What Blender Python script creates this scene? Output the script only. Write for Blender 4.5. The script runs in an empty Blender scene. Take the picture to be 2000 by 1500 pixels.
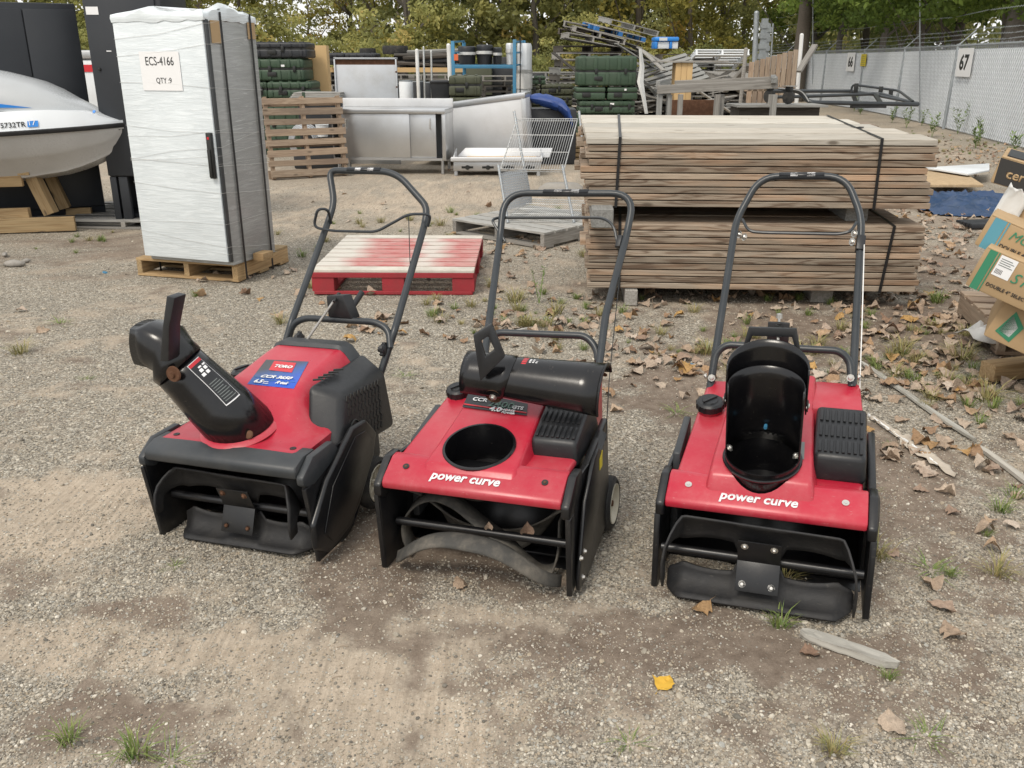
import bpy, bmesh, math, random
import numpy as np
from mathutils import Vector, Matrix
random.seed(7); RNG = np.random.default_rng(7)
SC = bpy.context.scene; COL = SC.collection; R = math.radians; PI = math.pi
# ------------------------------------------------------------------ camera, sky, sun, exposure
F, H, HOR = 1750.0, 1.40, 118.0
TH = math.atan((750 - HOR) / F)
cam = bpy.data.cameras.new('camera'); co = bpy.data.objects.new('camera', cam); COL.objects.link(co)
co.location = (0, 0, H); co.rotation_euler = (PI/2 - TH, 0, 0)
cam.sensor_width = 36; cam.lens = F/2000*36; cam.clip_start = .05; cam.clip_end = 1500
SC.camera = co
W = bpy.data.worlds.new('World'); SC.world = W; W.use_nodes = True
nt = W.node_tree; bg = nt.nodes['Background']
sky = nt.nodes.new('ShaderNodeTexSky'); sky.sky_type = 'NISHITA'; sky.sun_disc = False
SUN_EL, SUN_AZ = R(52), R(-148)          # azimuth measured from +Y towards +X
sky.sun_elevation = SUN_EL; sky.sun_rotation = SUN_AZ; sky.dust_density = 4; sky.air_density = 1.0; sky.ozone_density = 1
mx = nt.nodes.new('ShaderNodeMix'); mx.data_type = 'RGBA'; mx.inputs[0].default_value = .72
nt.links.new(sky.outputs[0], mx.inputs[6]); mx.inputs[7].default_value = (10.2, 10.2, 10.0, 1)   # even cloud cover over the blue
nt.links.new(mx.outputs[2], bg.inputs[0]); bg.inputs[1].default_value = .1
sl = bpy.data.lights.new('sun', 'SUN'); so = bpy.data.objects.new('sun', sl); COL.objects.link(so)
sl.energy = 1.3; sl.angle = R(16); sl.color = (1, .93, .82)
sd = Vector((math.sin(SUN_AZ)*math.cos(SUN_EL), math.cos(SUN_AZ)*math.cos(SUN_EL), math.sin(SUN_EL)))
so.rotation_euler = (-sd).to_track_quat('-Z', 'Y').to_euler()
SC.view_settings.view_transform = 'Standard'; SC.view_settings.look = 'None'
SC.view_settings.exposure = 0.46; SC.view_settings.gamma = 1; SC.view_settings.use_curve_mapping = False
SC.cycles.max_bounces = 6; SC.cycles.diffuse_bounces = 3; SC.cycles.glossy_bounces = 3; SC.cycles.transparent_max_bounces = 8
SC.cycles.use_denoising = True
# ------------------------------------------------------------------ surveying helpers: photograph pixel -> point of the place
def ray(px, py):
    a = (px-1000)/F; b = (750-py)/F
    return Vector((a, math.cos(TH)+b*math.sin(TH), -math.sin(TH)+b*math.cos(TH)))
def G(px, py, z=0.0):
    r = ray(px, py); t = (z-H)/r.z; return Vector((r.x*t, r.y*t, z))
def at(px, py, Y):
    r = ray(px, py); t = Y/r.y; return Vector((r.x*t, Y, H+r.z*t))
def U(rnd, a, b): return a+(b-a)*rnd.random()
# ------------------------------------------------------------------ object helpers
def tag(o, label=None, cat=None, group=None, kind=None):
    if label: o['label'] = label
    if cat: o['category'] = cat
    if group: o['group'] = group
    if kind: o['kind'] = kind
    return o
def thing(name, label, cat, loc=(0, 0, 0), rz=0.0, group=None, M=None):
    o = bpy.data.objects.new(name, None); COL.objects.link(o); o.empty_display_size = .1
    if M is None: o.location = loc; o.rotation_euler = (0, 0, rz)
    else: o.matrix_world = M
    return tag(o, label, cat, group)
def frame(o, x, y, z=None):
    x = Vector(x).normalized()
    if z is None: z = x.cross(Vector(y)).normalized()
    else: z = Vector(z).normalized()
    y = z.cross(x).normalized(); x = y.cross(z).normalized()
    m = Matrix((x, y, z)).transposed().to_4x4(); m.translation = Vector(o); return m
class MB:
    def __init__(s): s.v = []; s.f = []; s.m = []
    def add(s, vs, fs, mi=0):
        n = len(s.v); s.v += [tuple(p) for p in vs]; s.f += [tuple(i+n for i in f) for f in fs]; s.m += [mi]*len(fs); return s
    def hexa(s, p, mi=0):   # bottom 4 ccw then top 4
        return s.add(p, [(3,2,1,0),(4,5,6,7),(0,1,5,4),(1,2,6,5),(2,3,7,6),(3,0,4,7)], mi)
    def box(s, c, d, M=None, mi=0):
        x, y, z = d[0]/2, d[1]/2, d[2]/2
        p = [Vector(q) for q in ((-x,-y,-z),(x,-y,-z),(x,y,-z),(-x,y,-z),(-x,-y,z),(x,-y,z),(x,y,z),(-x,y,z))]
        c = Vector(c)
        return s.hexa([(M @ q if M else q)+c for q in p], mi)
    def bb(s, x0, x1, y0, y1, z0, z1, mi=0):
        return s.box(((x0+x1)/2, (y0+y1)/2, (z0+z1)/2), (x1-x0, y1-y0, z1-z0), None, mi)
    def prism(s, poly, a, b, ax='x', mi=0):   # poly in the two other axes
        def P(q, t):
            return {'x': (t, q[0], q[1]), 'y': (q[0], t, q[1]), 'z': (q[0], q[1], t)}[ax]
        n = len(poly); vs = [P(q, a) for q in poly]+[P(q, b) for q in poly]
        fs = [tuple(range(n))[::-1], tuple(range(n, 2*n))]+[(i, (i+1) % n, n+(i+1) % n, n+i) for i in range(n)]
        return s.add(vs, fs, mi)
    def tube(s, pts, r, n=10, cyc=False, caps=True, mi=0):
        pts = [Vector(p) for p in pts]; m = len(pts); rings = []; up = None
        for i, p in enumerate(pts):
            a = pts[(i-1) % m] if (cyc or i > 0) else p; b = pts[(i+1) % m] if (cyc or i < m-1) else p
            t = (b-a).normalized()
            if up is None:
                up = t.orthogonal().normalized()
            else:
                up = (up-t*up.dot(t)); up = up.normalized() if up.length > 1e-6 else t.orthogonal().normalized()
            w = t.cross(up); rr = r[i] if isinstance(r, (list, tuple)) else r
            rings.append([p+(up*math.cos(2*PI*k/n)+w*math.sin(2*PI*k/n))*rr for k in range(n)])
        vs = [q for g in rings for q in g]; fs = []
        for i in range(m if cyc else m-1):
            j = (i+1) % m
            fs += [(i*n+k, i*n+(k+1) % n, j*n+(k+1) % n, j*n+k) for k in range(n)]
        if caps and not cyc: fs += [tuple(range(n))[::-1], tuple(range((m-1)*n, m*n))]
        return s.add(vs, fs, mi)
    def lathe(s, prof, M=None, n=24, mi=0):   # prof (r,z) around local z
        vs = []; fs = []
        for r, z in prof:
            for k in range(n):
                q = Vector((r*math.cos(2*PI*k/n), r*math.sin(2*PI*k/n), z)); vs.append(M @ q if M else q)
        for i in range(len(prof)-1):
            fs += [(i*n+k, i*n+(k+1) % n, (i+1)*n+(k+1) % n, (i+1)*n+k) for k in range(n)]
        return s.add(vs, fs, mi)
    def disc(s, c, nrm, r, n=20, mi=0, t=.002):
        c = Vector(c); nrm = Vector(nrm).normalized(); return s.tube([c, c+nrm*t], r, n, mi=mi)
    def loft(s, secs, caps=True, closed=True, mi=0):
        n = len(secs[0]); vs = [q for g in secs for q in g]; fs = []
        for i in range(len(secs)-1):
            fs += [(i*n+k, i*n+(k+1) % n, (i+1)*n+(k+1) % n, (i+1)*n+k) for k in range(n if closed else n-1)]
        if caps and closed: fs += [tuple(range(n))[::-1], tuple(range((len(secs)-1)*n, len(secs)*n))]
        return s.add(vs, fs, mi)
    def mesh(s, name, mats, smooth=False, bevel=0, seg=2, angle=35):
        me = bpy.data.meshes.new(name); me.from_pydata(s.v, [], s.f)
        for m in (mats if isinstance(mats, (list, tuple)) else [mats]): me.materials.append(m)
        if len(me.materials) > 1: me.polygons.foreach_set('material_index', s.m)
        bm = bmesh.new(); bm.from_mesh(me)
        bmesh.ops.recalc_face_normals(bm, faces=bm.faces)
        if bevel:
            es = [e for e in bm.edges if len(e.link_faces) == 2 and e.calc_face_angle(0) > R(angle)]
            bmesh.ops.bevel(bm, geom=es, offset=bevel, segments=seg, affect='EDGES', profile=.5, clamp_overlap=True)
        bm.to_mesh(me); bm.free()
        if smooth: me.shade_smooth(); me.set_sharp_from_angle(angle=R(38))
        me.update(); return me
    def build(s, name, mats, parent=None, smooth=False, bevel=0, seg=2, angle=35, M=None):
        return link(name, s.mesh(name, mats, smooth or bevel > 0, bevel, seg, angle), parent, M)
def link(name, me, parent=None, M=None):
    o = bpy.data.objects.new(name, me); COL.objects.link(o)
    if parent is not None: o.parent = parent
    if M is not None: o.matrix_local = M
    return o
def solidify(o, t, off=0):
    m = o.modifiers.new('s', 'SOLIDIFY'); m.thickness = t; m.offset = off; return o
def boolcut(o, mb):
    c = mb.build('cutter', o.data.materials[0], o.parent)
    m = o.modifiers.new('b', 'BOOLEAN'); m.object = c; m.operation = 'DIFFERENCE'; m.solver = 'EXACT'
    dg = bpy.context.evaluated_depsgraph_get(); dg.update()
    me = bpy.data.meshes.new_from_object(o.evaluated_get(dg)); o.modifiers.clear(); o.data = me
    me.shade_smooth(); me.set_sharp_from_angle(angle=R(38))
    bpy.data.objects.remove(c)
def fillet(pts, rad, n=5, cyc=False):
    P = [Vector(p) for p in pts]; out = []
    for i, p in enumerate(P):
        if not cyc and i in (0, len(P)-1): out.append(p); continue
        a = P[i-1]; b = P[(i+1) % len(P)]; r = rad[i] if isinstance(rad, (list, tuple)) else rad
        da = (a-p); db = (b-p); r = min(r, da.length*.49, db.length*.49)
        p0 = p+da.normalized()*r; p1 = p+db.normalized()*r
        for k in range(n+1):
            t = k/n; out.append(p0*(1-t)**2+p*2*t*(1-t)+p1*t*t)
    return out
def copy_tree(o, parent=None):
    c = o.copy(); COL.objects.link(c)
    if parent is not None: c.parent = parent
    for ch in o.children: copy_tree(ch, c)
    return c
# ------------------------------------------------------------------ materials
class N:
    def __init__(s, name):
        s.m = bpy.data.materials.new(name); s.m.use_nodes = True; s.t = s.m.node_tree
        s.b = s.t.nodes['Principled BSDF']; s.tc = None
    def n(s, typ, **k):
        x = s.t.nodes.new(typ)
        for a, b in k.items(): setattr(x, a, b)
        return x
    def l(s, a, b): s.t.links.new(a, b)
    def co(s, scale=(1, 1, 1), rnd=0.0, kind='Object'):
        tc = s.n('ShaderNodeTexCoord'); mp = s.n('ShaderNodeMapping'); mp.inputs['Scale'].default_value = scale
        if rnd:
            oi = s.n('ShaderNodeObjectInfo'); mu = s.n('ShaderNodeMath', operation='MULTIPLY'); mu.inputs[1].default_value = rnd
            s.l(oi.outputs['Random'], mu.inputs[0]); ad = s.n('ShaderNodeVectorMath', operation='ADD')
            s.l(tc.outputs[kind], ad.inputs[0]); s.l(mu.outputs[0], ad.inputs[1]); s.l(ad.outputs[0], mp.inputs[0])
        else: s.l(tc.outputs[kind], mp.inputs[0])
        return mp.outputs[0]
    def noise(s, v, sc, det=4, ro=.6, dist=0):
        x = s.n('ShaderNodeTexNoise'); s.l(v, x.inputs['Vector']); x.inputs['Scale'].default_value = sc
        x.inputs['Detail'].default_value = det; x.inputs['Roughness'].default_value = ro; x.inputs['Distortion'].default_value = dist
        return x.outputs[0]
    def ramp(s, v, pts):
        x = s.n('ShaderNodeValToRGB'); e = x.color_ramp.elements
        e[0].position = pts[0][0]; e[1].position = pts[-1][0]
        for p, c in pts[1:-1]: e.new(p)
        for k, (p, c) in enumerate(pts):
            e[k].color = (c if isinstance(c, tuple) else (c, c, c))+(1,) if not (isinstance(c, tuple) and len(c) == 4) else c
        s.l(v, x.inputs[0]); return x.outputs[0]
    def mix(s, f, a, b, mode='MIX'):
        x = s.n('ShaderNodeMix', data_type='RGBA', blend_type=mode)
        for i, q in ((0, f), (6, a), (7, b)):
            if isinstance(q, (int, float)): x.inputs[i].default_value = q if i == 0 else (q, q, q, 1)
            elif isinstance(q, tuple): x.inputs[i].default_value = q+(1,)
            else: s.l(q, x.inputs[i])
        return x.outputs[2]
    def bump(s, h, st=.3, d=.01):
        x = s.n('ShaderNodeBump'); x.inputs['Strength'].default_value = st; x.inputs['Distance'].default_value = d
        s.l(h, x.inputs['Height']); s.l(x.outputs[0], s.b.inputs['Normal']); return x
    def set(s, **k):
        for a, b in k.items():
            i = s.b.inputs[a.replace('_', ' ')]
            if isinstance(b, (int, float)): i.default_value = b
            elif isinstance(b, tuple): i.default_value = b+(1,) if len(b) == 3 else b
            else: s.l(b, i)
        return s
def dull(name, c, rough=.5, dirt=(.25, .22, .18), amt=.35, sc=6, metal=0, spec=.5, bump=.08, rnd=5.0, fine=60, scuff=0.0):  # dirt is the overlay colour; on the red plastic it paints sky sheen
    m = N(name); v = m.co(rnd=rnd)
    a = m.noise(v, sc, 6, .65); b = m.noise(v, fine, 4, .7)
    d = m.ramp(a, [(.42, 0.0), (.72, 1.0)])
    e = m.mix(1.0, d, m.ramp(b, [(.3, .35), (.75, 1.0)]), 'MULTIPLY')
    f = m.mix(1.0, e, amt, 'MULTIPLY')
    col = m.mix(f, c, dirt)
    var = m.mix(1.0, col, m.ramp(m.noise(v, sc*.4, 3), [(.3, .86), (.7, 1.1)]), 'MULTIPLY')
    if scuff:
        sv = m.co((14, 120, 40), rnd)
        var = m.mix(m.ramp(m.noise(sv, 3, 3, .7), [(.66, 0.0), (.70, scuff)]), var, dirt)
    m.set(Base_Color=var, Metallic=metal, Roughness=m.ramp(m.mix(.5, a, b), [(.3, rough*.85), (.75, min(1, rough*1.25))]))
    m.b.inputs['Specular IOR Level'].default_value = spec
    if bump: m.bump(b, bump, .004)
    return m.m
def wood(name, c1, c2, dark=(.09, .065, .045), grain=1.0, tint=.25, knots=True, rough=.85, stain=None):
    m = N(name); v = m.co((1.3, 17, 17), 40); vf = m.co((3, 90, 90), 40); vk = m.co((3.2, 9, 9), 23)
    dist = m.noise(v, 1.0, 3, .5, .8)
    w = m.n('ShaderNodeMath', operation='MULTIPLY'); m.l(dist, w.inputs[0]); w.inputs[1].default_value = 36
    sn = m.n('ShaderNodeMath', operation='SINE'); m.l(w.outputs[0], sn.inputs[0])
    ma = m.n('ShaderNodeMapRange'); m.l(sn.outputs[0], ma.inputs[0]); ma.inputs[1].default_value = -1
    rings = m.ramp(ma.outputs[0], [(0.0, 0.0), (.7, .35), (1.0, 1.0)])
    col = m.mix(m.mix(1.0, rings, grain*.6, 'MULTIPLY'), c1, c2)
    fine = m.noise(vf, 1.0, 4, .7)
    col = m.mix(1.0, col, m.ramp(fine, [(.3, .72), (.7, 1.12)]), 'MULTIPLY')
    if knots:
        vo = m.n('ShaderNodeTexVoronoi'); m.l(vk, vo.inputs[0]); vo.inputs['Scale'].default_value = 1.0
        k = m.ramp(vo.outputs['Distance'], [(.06, 1.0), (.14, 0.0)])
        col = m.mix(m.mix(1.0, k, .75, 'MULTIPLY'), col, dark)
    if stain: col = m.mix(m.ramp(m.noise(m.co((.8, 3, 3), 17), 1.5, 4), [(.5, 0.0), (.68, .8)]), col, stain)
    oi = m.n('ShaderNodeObjectInfo')
    col = m.mix(1.0, col, m.ramp(oi.outputs['Random'], [(0.0, 1-tint), (1.0, 1+tint)]), 'MULTIPLY')
    oi2 = m.n('ShaderNodeMath', operation='FRACT'); q = m.n('ShaderNodeMath', operation='MULTIPLY'); q.inputs[1].default_value = 7.31
    m.l(oi.outputs['Random'], q.inputs[0]); m.l(q.outputs[0], oi2.inputs[0])
    col = m.mix(m.ramp(oi2.outputs[0], [(.3, 0.0), (1.0, .5)]), col, m.mix(1.0, col, (.80, .92, 1.02), 'MULTIPLY'))
    m.set(Base_Color=col, Roughness=rough); m.b.inputs['Specular IOR Level'].default_value = .25
    m.bump(m.mix(.5, fine, rings), .35, .003); return m.m
def plain(name, c, rough=.5, metal=0, emit=0):
    m = N(name); m.set(Base_Color=c, Roughness=rough, Metallic=metal); return m.m
M_ = {}
M_['red'] = dull('red_moulded_plastic', (.43, .014, .036), .30, (.50, .22, .21), .42, 4, bump=.03, scuff=.45)  # pink overlay: sky sheen painted into the colour; scuffs share its tone
M_['black'] = dull('black_painted_steel', (.006, .0065, .008), .33, (.13, .11, .085), .12, 8, bump=.05, scuff=.25)
M_['blackplas'] = dull('black_textured_plastic', (.010, .011, .013), .42, (.13, .12, .105), .13, 7, bump=.12, scuff=.2)
M_['gloss'] = dull('glossy_black_chute_plastic', (.005, .005, .006), .2, (.10, .085, .07), .10, 9, bump=.03, scuff=.3)
M_['rubber'] = dull('worn_black_rubber', (.008, .008, .009), .62, (.14, .125, .105), .22, 9, bump=.25, scuff=.4)
M_['dustrub'] = dull('dusty_rubber_paddle', (.05, .048, .043), .8, (.24, .21, .17), .8, 12, bump=.3)
M_['tube'] = dull('slate_black_tube_enamel', (.022, .027, .031), .34, (.14, .13, .12), .15, 10, bump=.02, scuff=.25)
M_['trim'] = dull('dark_grey_plastic_trim', (.030, .034, .038), .45, (.17, .155, .135), .2, 8)
M_['rust'] = dull('rusty_steel', (.10, .045, .022), .75, (.24, .13, .08), .8, 30, metal=.4, bump=.3)
M_['bolt'] = plain('bright_zinc_bolt', (.62, .60, .56), .35, .9)
M_['zinc'] = dull('zinc_rod', (.50, .49, .46), .38, (.2, .12, .07), .5, 30, metal=.9)
M_['white'] = plain('white_print', (.80, .80, .80), .45)
M_['rim'] = dull('cream_plastic_rim', (.68, .64, .52), .5, (.25, .2, .14), .5, 12)
M_['tyre'] = dull('black_tyre', (.02, .02, .02), .8, (.18, .16, .13), .5, 14, bump=.3)
M_['decalblack'] = plain('black_decal', (.012, .013, .015), .35)
M_['decalred'] = plain('red_decal', (.55, .02, .03), .35)
M_['decalgrey'] = plain('grey_print', (.16, .18, .17), .4)
M_['decalgreen'] = plain('green_outline_print', (.08, .16, .12), .4)
M_['yellow'] = plain('yellow_decal', (.62, .50, .03), .5)
def decal_blue():
    m = N('blue_fading_decal'); v = m.co(kind='Generated')
    sp = m.n('ShaderNodeSeparateXYZ'); m.l(v, sp.inputs[0])
    mm = m.n('ShaderNodeMath', operation='ADD'); m.l(sp.outputs[0], mm.inputs[0])
    iv = m.n('ShaderNodeMath', operation='SUBTRACT'); iv.inputs[0].default_value = 1; m.l(sp.outputs[1], iv.inputs[1]); m.l(iv.outputs[0], mm.inputs[1])
    hf = m.n('ShaderNodeMath', operation='MULTIPLY'); m.l(mm.outputs[0], hf.inputs[0]); hf.inputs[1].default_value = .5
    c = m.ramp(hf.outputs[0], [(.3, (.045, .05, .055)), (.52, (.03, .09, .28)), (.8, (.02, .09, .50))])
    m.set(Base_Color=c, Roughness=.35); return m.m
M_['decalblue'] = decal_blue()
M_['lumber'] = wood('weathered_lumber', (.355, .285, .215), (.165, .11, .075), tint=.26, grain=1.5, stain=(.47, .31, .20))
M_['lumbertop'] = wood('sunbleached_lumber', (.55, .51, .44), (.36, .315, .25), tint=.2, knots=True, grain=1.0)
M_['newwood'] = wood('new_pallet_pine', (.46, .32, .17), (.34, .21, .10), tint=.15)
M_['palwood'] = wood('aged_pallet_wood', (.37, .275, .195), (.24, .165, .11), tint=.18, stain=(.22, .16, .12))
M_['greywood'] = wood('grey_weathered_wood', (.30, .285, .26), (.19, .175, .155), tint=.2)
M_['palegreywood'] = wood('pale_silver_wood', (.40, .385, .355), (.25, .235, .21), tint=.22)
M_['darkwood'] = wood('dark_wet_pallet_wood', (.10, .088, .075), (.06, .052, .045), tint=.35, knots=False)
M_['redpaint'] = dull('red_painted_timber', (.30, .022, .03), .75, (.16, .05, .045), .5, 10, bump=.4)
M_['bluepaint'] = dull('blue_painted_timber', (.02, .15, .42), .7, (.1, .12, .15), .4, 10)
M_['cabwhite'] = None
M_['cabblack'] = dull('charcoal_cabinet_enamel', (.016, .019, .024), .45, (.06, .062, .065), .25, 2.5, bump=.02)
M_['strap'] = plain('black_strapping', (.012, .012, .013), .45)
M_['steel'] = dull('brushed_stainless', (.56, .57, .58), .34, (.40, .38, .34), .45, 3, metal=.85, bump=.03, scuff=.15)
M_['steeldull'] = dull('weathered_stainless', (.50, .52, .54), .48, (.36, .34, .31), .6, 4, metal=.6, bump=.03)
M_['steelpale'] = dull('pale_sheet_metal', (.66, .67, .68), .5, (.45, .43, .40), .4, 3, metal=.35, bump=.03)
M_['galv'] = dull('galvanised_pipe', (.36, .39, .41), .5, (.24, .25, .25), .4, 15, metal=.5)
M_['chrome'] = dull('dull_chrome_wire', (.66, .67, .66), .35, (.4, .36, .3), .4, 20, metal=.75)
M_['green'] = dull('green_transit_case', (.035, .068, .038), .55, (.12, .13, .10), .3, 4, bump=.06)
M_['olive'] = dull('olive_transit_case', (.062, .068, .038), .6, (.12, .12, .09), .3, 4, bump=.06)
M_['casedark'] = dull('black_transit_case', (.018, .020, .024), .5, (.09, .09, .085), .3, 4)
M_['darkdet'] = plain('dark_hardware', (.015, .016, .015), .5)
M_['tan'] = dull('tan_board', (.56, .38, .18), .7, (.4, .27, .14), .4, 2)
M_['card'] = dull('brown_cardboard', (.44, .305, .165), .85, (.32, .22, .13), .6, 4, bump=.05, rnd=3)
M_['bluesteel'] = dull('blue_rack_enamel', (.045, .21, .36), .5, (.12, .15, .17), .4, 6)
M_['film'] = dull('clear_dirty_film', (.62, .62, .60), .3, (.45, .43, .40), .4, 10)
M_['sheetwhite'] = dull('white_painted_sheet', (.72, .75, .77), .5, (.5, .47, .42), .4, 3)
M_['osb'] = dull('oriented_strand_board', (.42, .30, .17), .9, (.58, .45, .30), .9, 40, bump=.4, fine=90)
M_['poly'] = dull('white_plastic_pipe', (.74, .74, .72), .5, (.5, .47, .42), .4, 5)
M_['blueplastic'] = dull('bright_blue_plastic', (.02, .22, .66), .4, (.1, .2, .35), .3, 4)
M_['tarp'] = dull('navy_tarpaulin', (.018, .05, .125), .42, (.12, .14, .17), .45, 5, bump=.1)
M_['tarpblue'] = dull('royal_blue_cover', (.012, .05, .22), .5, (.05, .08, .2), .3, 5)
M_['gel'] = dull('white_gelcoat', (.74, .77, .79), .22, (.6, .6, .58), .25, 2, bump=0)
M_['hullgrey'] = dull('grey_white_hull', (.52, .51, .49), .28, (.33, .31, .28), .4, 2.5, bump=0)
M_['hood'] = dull('light_grey_hood', (.44, .46, .47), .28, (.36, .35, .34), .3, 2, bump=0)
M_['concrete'] = dull('concrete_grey', (.30, .28, .25), .9, (.2, .18, .15), .5, 12, bump=.3)
def wrap_mat(name, a, b, rough=.22, streak=1.0):
    m = N(name); v1 = m.co((2.2, 2.2, 22)); v2 = m.co((5, 5, 60))
    n1 = m.noise(v1, 1.6, 6, .7, 1.6); n2 = m.noise(v2, 1.0, 4, .7, 1.0); big = m.noise(m.co(), 1.4, 3)
    c = m.mix(m.ramp(n1, [(.45, 0.0), (.62, 1.0)]), a, b)
    c = m.mix(m.ramp(n2, [(.60, 0.0), (.70, .55*streak)]), c, (.86, .88, .88))
    c = m.mix(1.0, c, m.ramp(big, [(.3, .90), (.7, 1.06)]), 'MULTIPLY')
    m.set(Base_Color=c, Roughness=m.ramp(n1, [(.3, rough), (.7, rough+.25)])); m.b.inputs['Coat Weight'].default_value = .35; m.b.inputs['Coat Roughness'].default_value = .15
    m.bump(m.mix(.5, n1, n2), .55, .009); return m.m
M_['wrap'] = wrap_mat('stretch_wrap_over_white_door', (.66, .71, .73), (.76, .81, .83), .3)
M_['wrapside'] = wrap_mat('stretch_wrap_darker_grey', (.30, .305, .295), (.37, .375, .365), .3, .6)  # body wrap: same pattern in a darker grey than the door
def ppallet_mat():
    m = N('red_and_white_painted_boards'); v = m.co((3.0, 9, 9), 31); w = m.co((1, 1, 1))
    n = m.noise(v, 1.2, 5, .7); sp = m.n('ShaderNodeSeparateXYZ')
    ge = m.n('ShaderNodeNewGeometry'); m.l(ge.outputs['Position'], sp.inputs[0])
    mr = m.n('ShaderNodeMath', operation='MULTIPLY_ADD'); m.l(n, mr.inputs[0]); mr.inputs[1].default_value = .16
    tc_ = m.n('ShaderNodeTexCoord'); s2 = m.n('ShaderNodeSeparateXYZ'); m.l(tc_.outputs['Object'], s2.inputs[0]); oi = m.n('ShaderNodeObjectInfo')
    a1 = m.n('ShaderNodeMath', operation='MULTIPLY_ADD'); m.l(oi.outputs['Random'], a1.inputs[0]); a1.inputs[1].default_value = .10; m.l(s2.outputs[0], a1.inputs[2])
    a2 = m.n('ShaderNodeMath', operation='ADD'); m.l(a1.outputs[0], a2.inputs[0]); a2.inputs[1].default_value = .34; m.l(a2.outputs[0], mr.inputs[2])
    k = m.ramp(mr.outputs[0], [(.10, 0.0), (.24, .85), (.50, .95), (.60, .1), (.68, .1), (.80, .95), (1.0, .8)])
    k = m.mix(1.0, k, m.ramp(m.noise(m.co((5, 22, 22), 12), 1.4, 5, .7), [(.38, .6), (.62, 1.0)]), 'MULTIPLY')
    c = m.mix(k, (.60, .57, .51), (.46, .085, .085))
    c = m.mix(m.ramp(m.noise(m.co((6, 60, 60), 31), 1, 4, .7), [(.55, 0.0), (.7, .5)]), c, (.33, .26, .2))
    m.set(Base_Color=c, Roughness=.8); m.bump(n, .3, .003); return m.m
M_['redwhite'] = ppallet_mat()
# ------------------------------------------------------------------ lettering
def text(name, s, mat, parent, o, xd, yd, width=None, height=None, bold=0.0, shear=0.0, ext=.0006, lift=.001, spacing=1.0, label=None):
    cu = bpy.data.curves.new(name, 'FONT'); cu.body = s; cu.offset = bold; cu.shear = shear; cu.extrude = 0; cu.space_character = spacing; cu.resolution_u = 3
    t = bpy.data.objects.new(name, cu); COL.objects.link(t)
    dg = bpy.context.evaluated_depsgraph_get(); me = bpy.data.meshes.new_from_object(t.evaluated_get(dg)); bpy.data.objects.remove(t)
    c = np.array([v.co for v in me.vertices]); lo = c.min(0); hi = c.max(0)
    sx = width/(hi[0]-lo[0]) if width else None; sy = height/(hi[1]-lo[1]) if height else None
    sx = sx or sy; sy = sy or sx
    for v in me.vertices: v.co = ((v.co.x-lo[0])*sx, (v.co.y-lo[1])*sy, 0)
    me.materials.clear(); me.materials.append(mat)
    M = frame(o, xd, yd); M.translation = Vector(o)+M.to_3x3() @ Vector((0, 0, lift))
    ob = link(name, me, parent, M); solidify(ob, ext, 1)
    if label: ob['label'] = label
    return ob
def plate(name, mat, parent, pts, t=.0008):   # thin decal on four points
    p = [Vector(q) for q in pts]; n = (p[1]-p[0]).cross(p[3]-p[0]).normalized()*t
    o = MB().hexa([q for q in p]+[q+n for q in p]).build(name, mat, parent); return o
# boards: one mesh per size and material, length along x
_B = {}
def board(name, L, Wd, T, M, mat, parent, bev=.002):
    k = (round(L, 3), round(Wd, 3), round(T, 3), mat.name)
    if k not in _B: _B[k] = MB().box((0, 0, 0), (L, Wd, T)).mesh(name, mat, False, bev, 1)
    return link(name, _B[k], parent, M)
def T(x, y, z, rz=0, ry=0, rx=0):
    return Matrix.Translation((x, y, z)) @ Matrix.Rotation(rz, 4, 'Z') @ Matrix.Rotation(ry, 4, 'Y') @ Matrix.Rotation(rx, 4, 'X')
# ------------------------------------------------------------------ ground
_LAT = RNG.random((4, 512, 512))
def vnoise(x, y, k=0):
    xi = np.floor(x).astype(int); yi = np.floor(y).astype(int); fx = x-xi; fy = y-yi
    fx = fx*fx*(3-2*fx); fy = fy*fy*(3-2*fy); L = _LAT[k]
    a = L[xi % 512, yi % 512]; b = L[(xi+1) % 512, yi % 512]; c = L[xi % 512, (yi+1) % 512]; d = L[(xi+1) % 512, (yi+1) % 512]
    return (a*(1-fx)+b*fx)*(1-fy)+(c*(1-fx)+d*fx)*fy
def fbm(x, y, k=0, o=4):
    s = 0; a = .5; t = 0
    for i in range(o): s = s+a*vnoise(x*2**i+17*i, y*2**i+31*i, k); t += a; a *= .5
    return s/t
def blob(x, y, cx, cy, rx, ry, rot=0):
    dx = x-cx; dy = y-cy; c = math.cos(rot); s = math.sin(rot)
    u = (dx*c+dy*s)/rx; v = (-dx*s+dy*c)/ry; return np.exp(-(u*u+v*v))
def gb(x, y, px, py, rx, ry, rot=0):
    p = G(px, py); return blob(x, y, p.x, p.y, rx, ry, rot)
def trk(x, y, px0, py0, px1, py1, w):
    a, b = G(px0, py0), G(px1, py1); dx, dy = b.x-a.x, b.y-a.y; L = math.hypot(dx, dy); t = ((x-a.x)*dx+(y-a.y)*dy)/L; d = ((x-a.x)*dy-(y-a.y)*dx)/L
    return np.exp(-(d/w)**2)*np.clip(np.minimum(t, L-t)/.06+.5, 0, 1)
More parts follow.
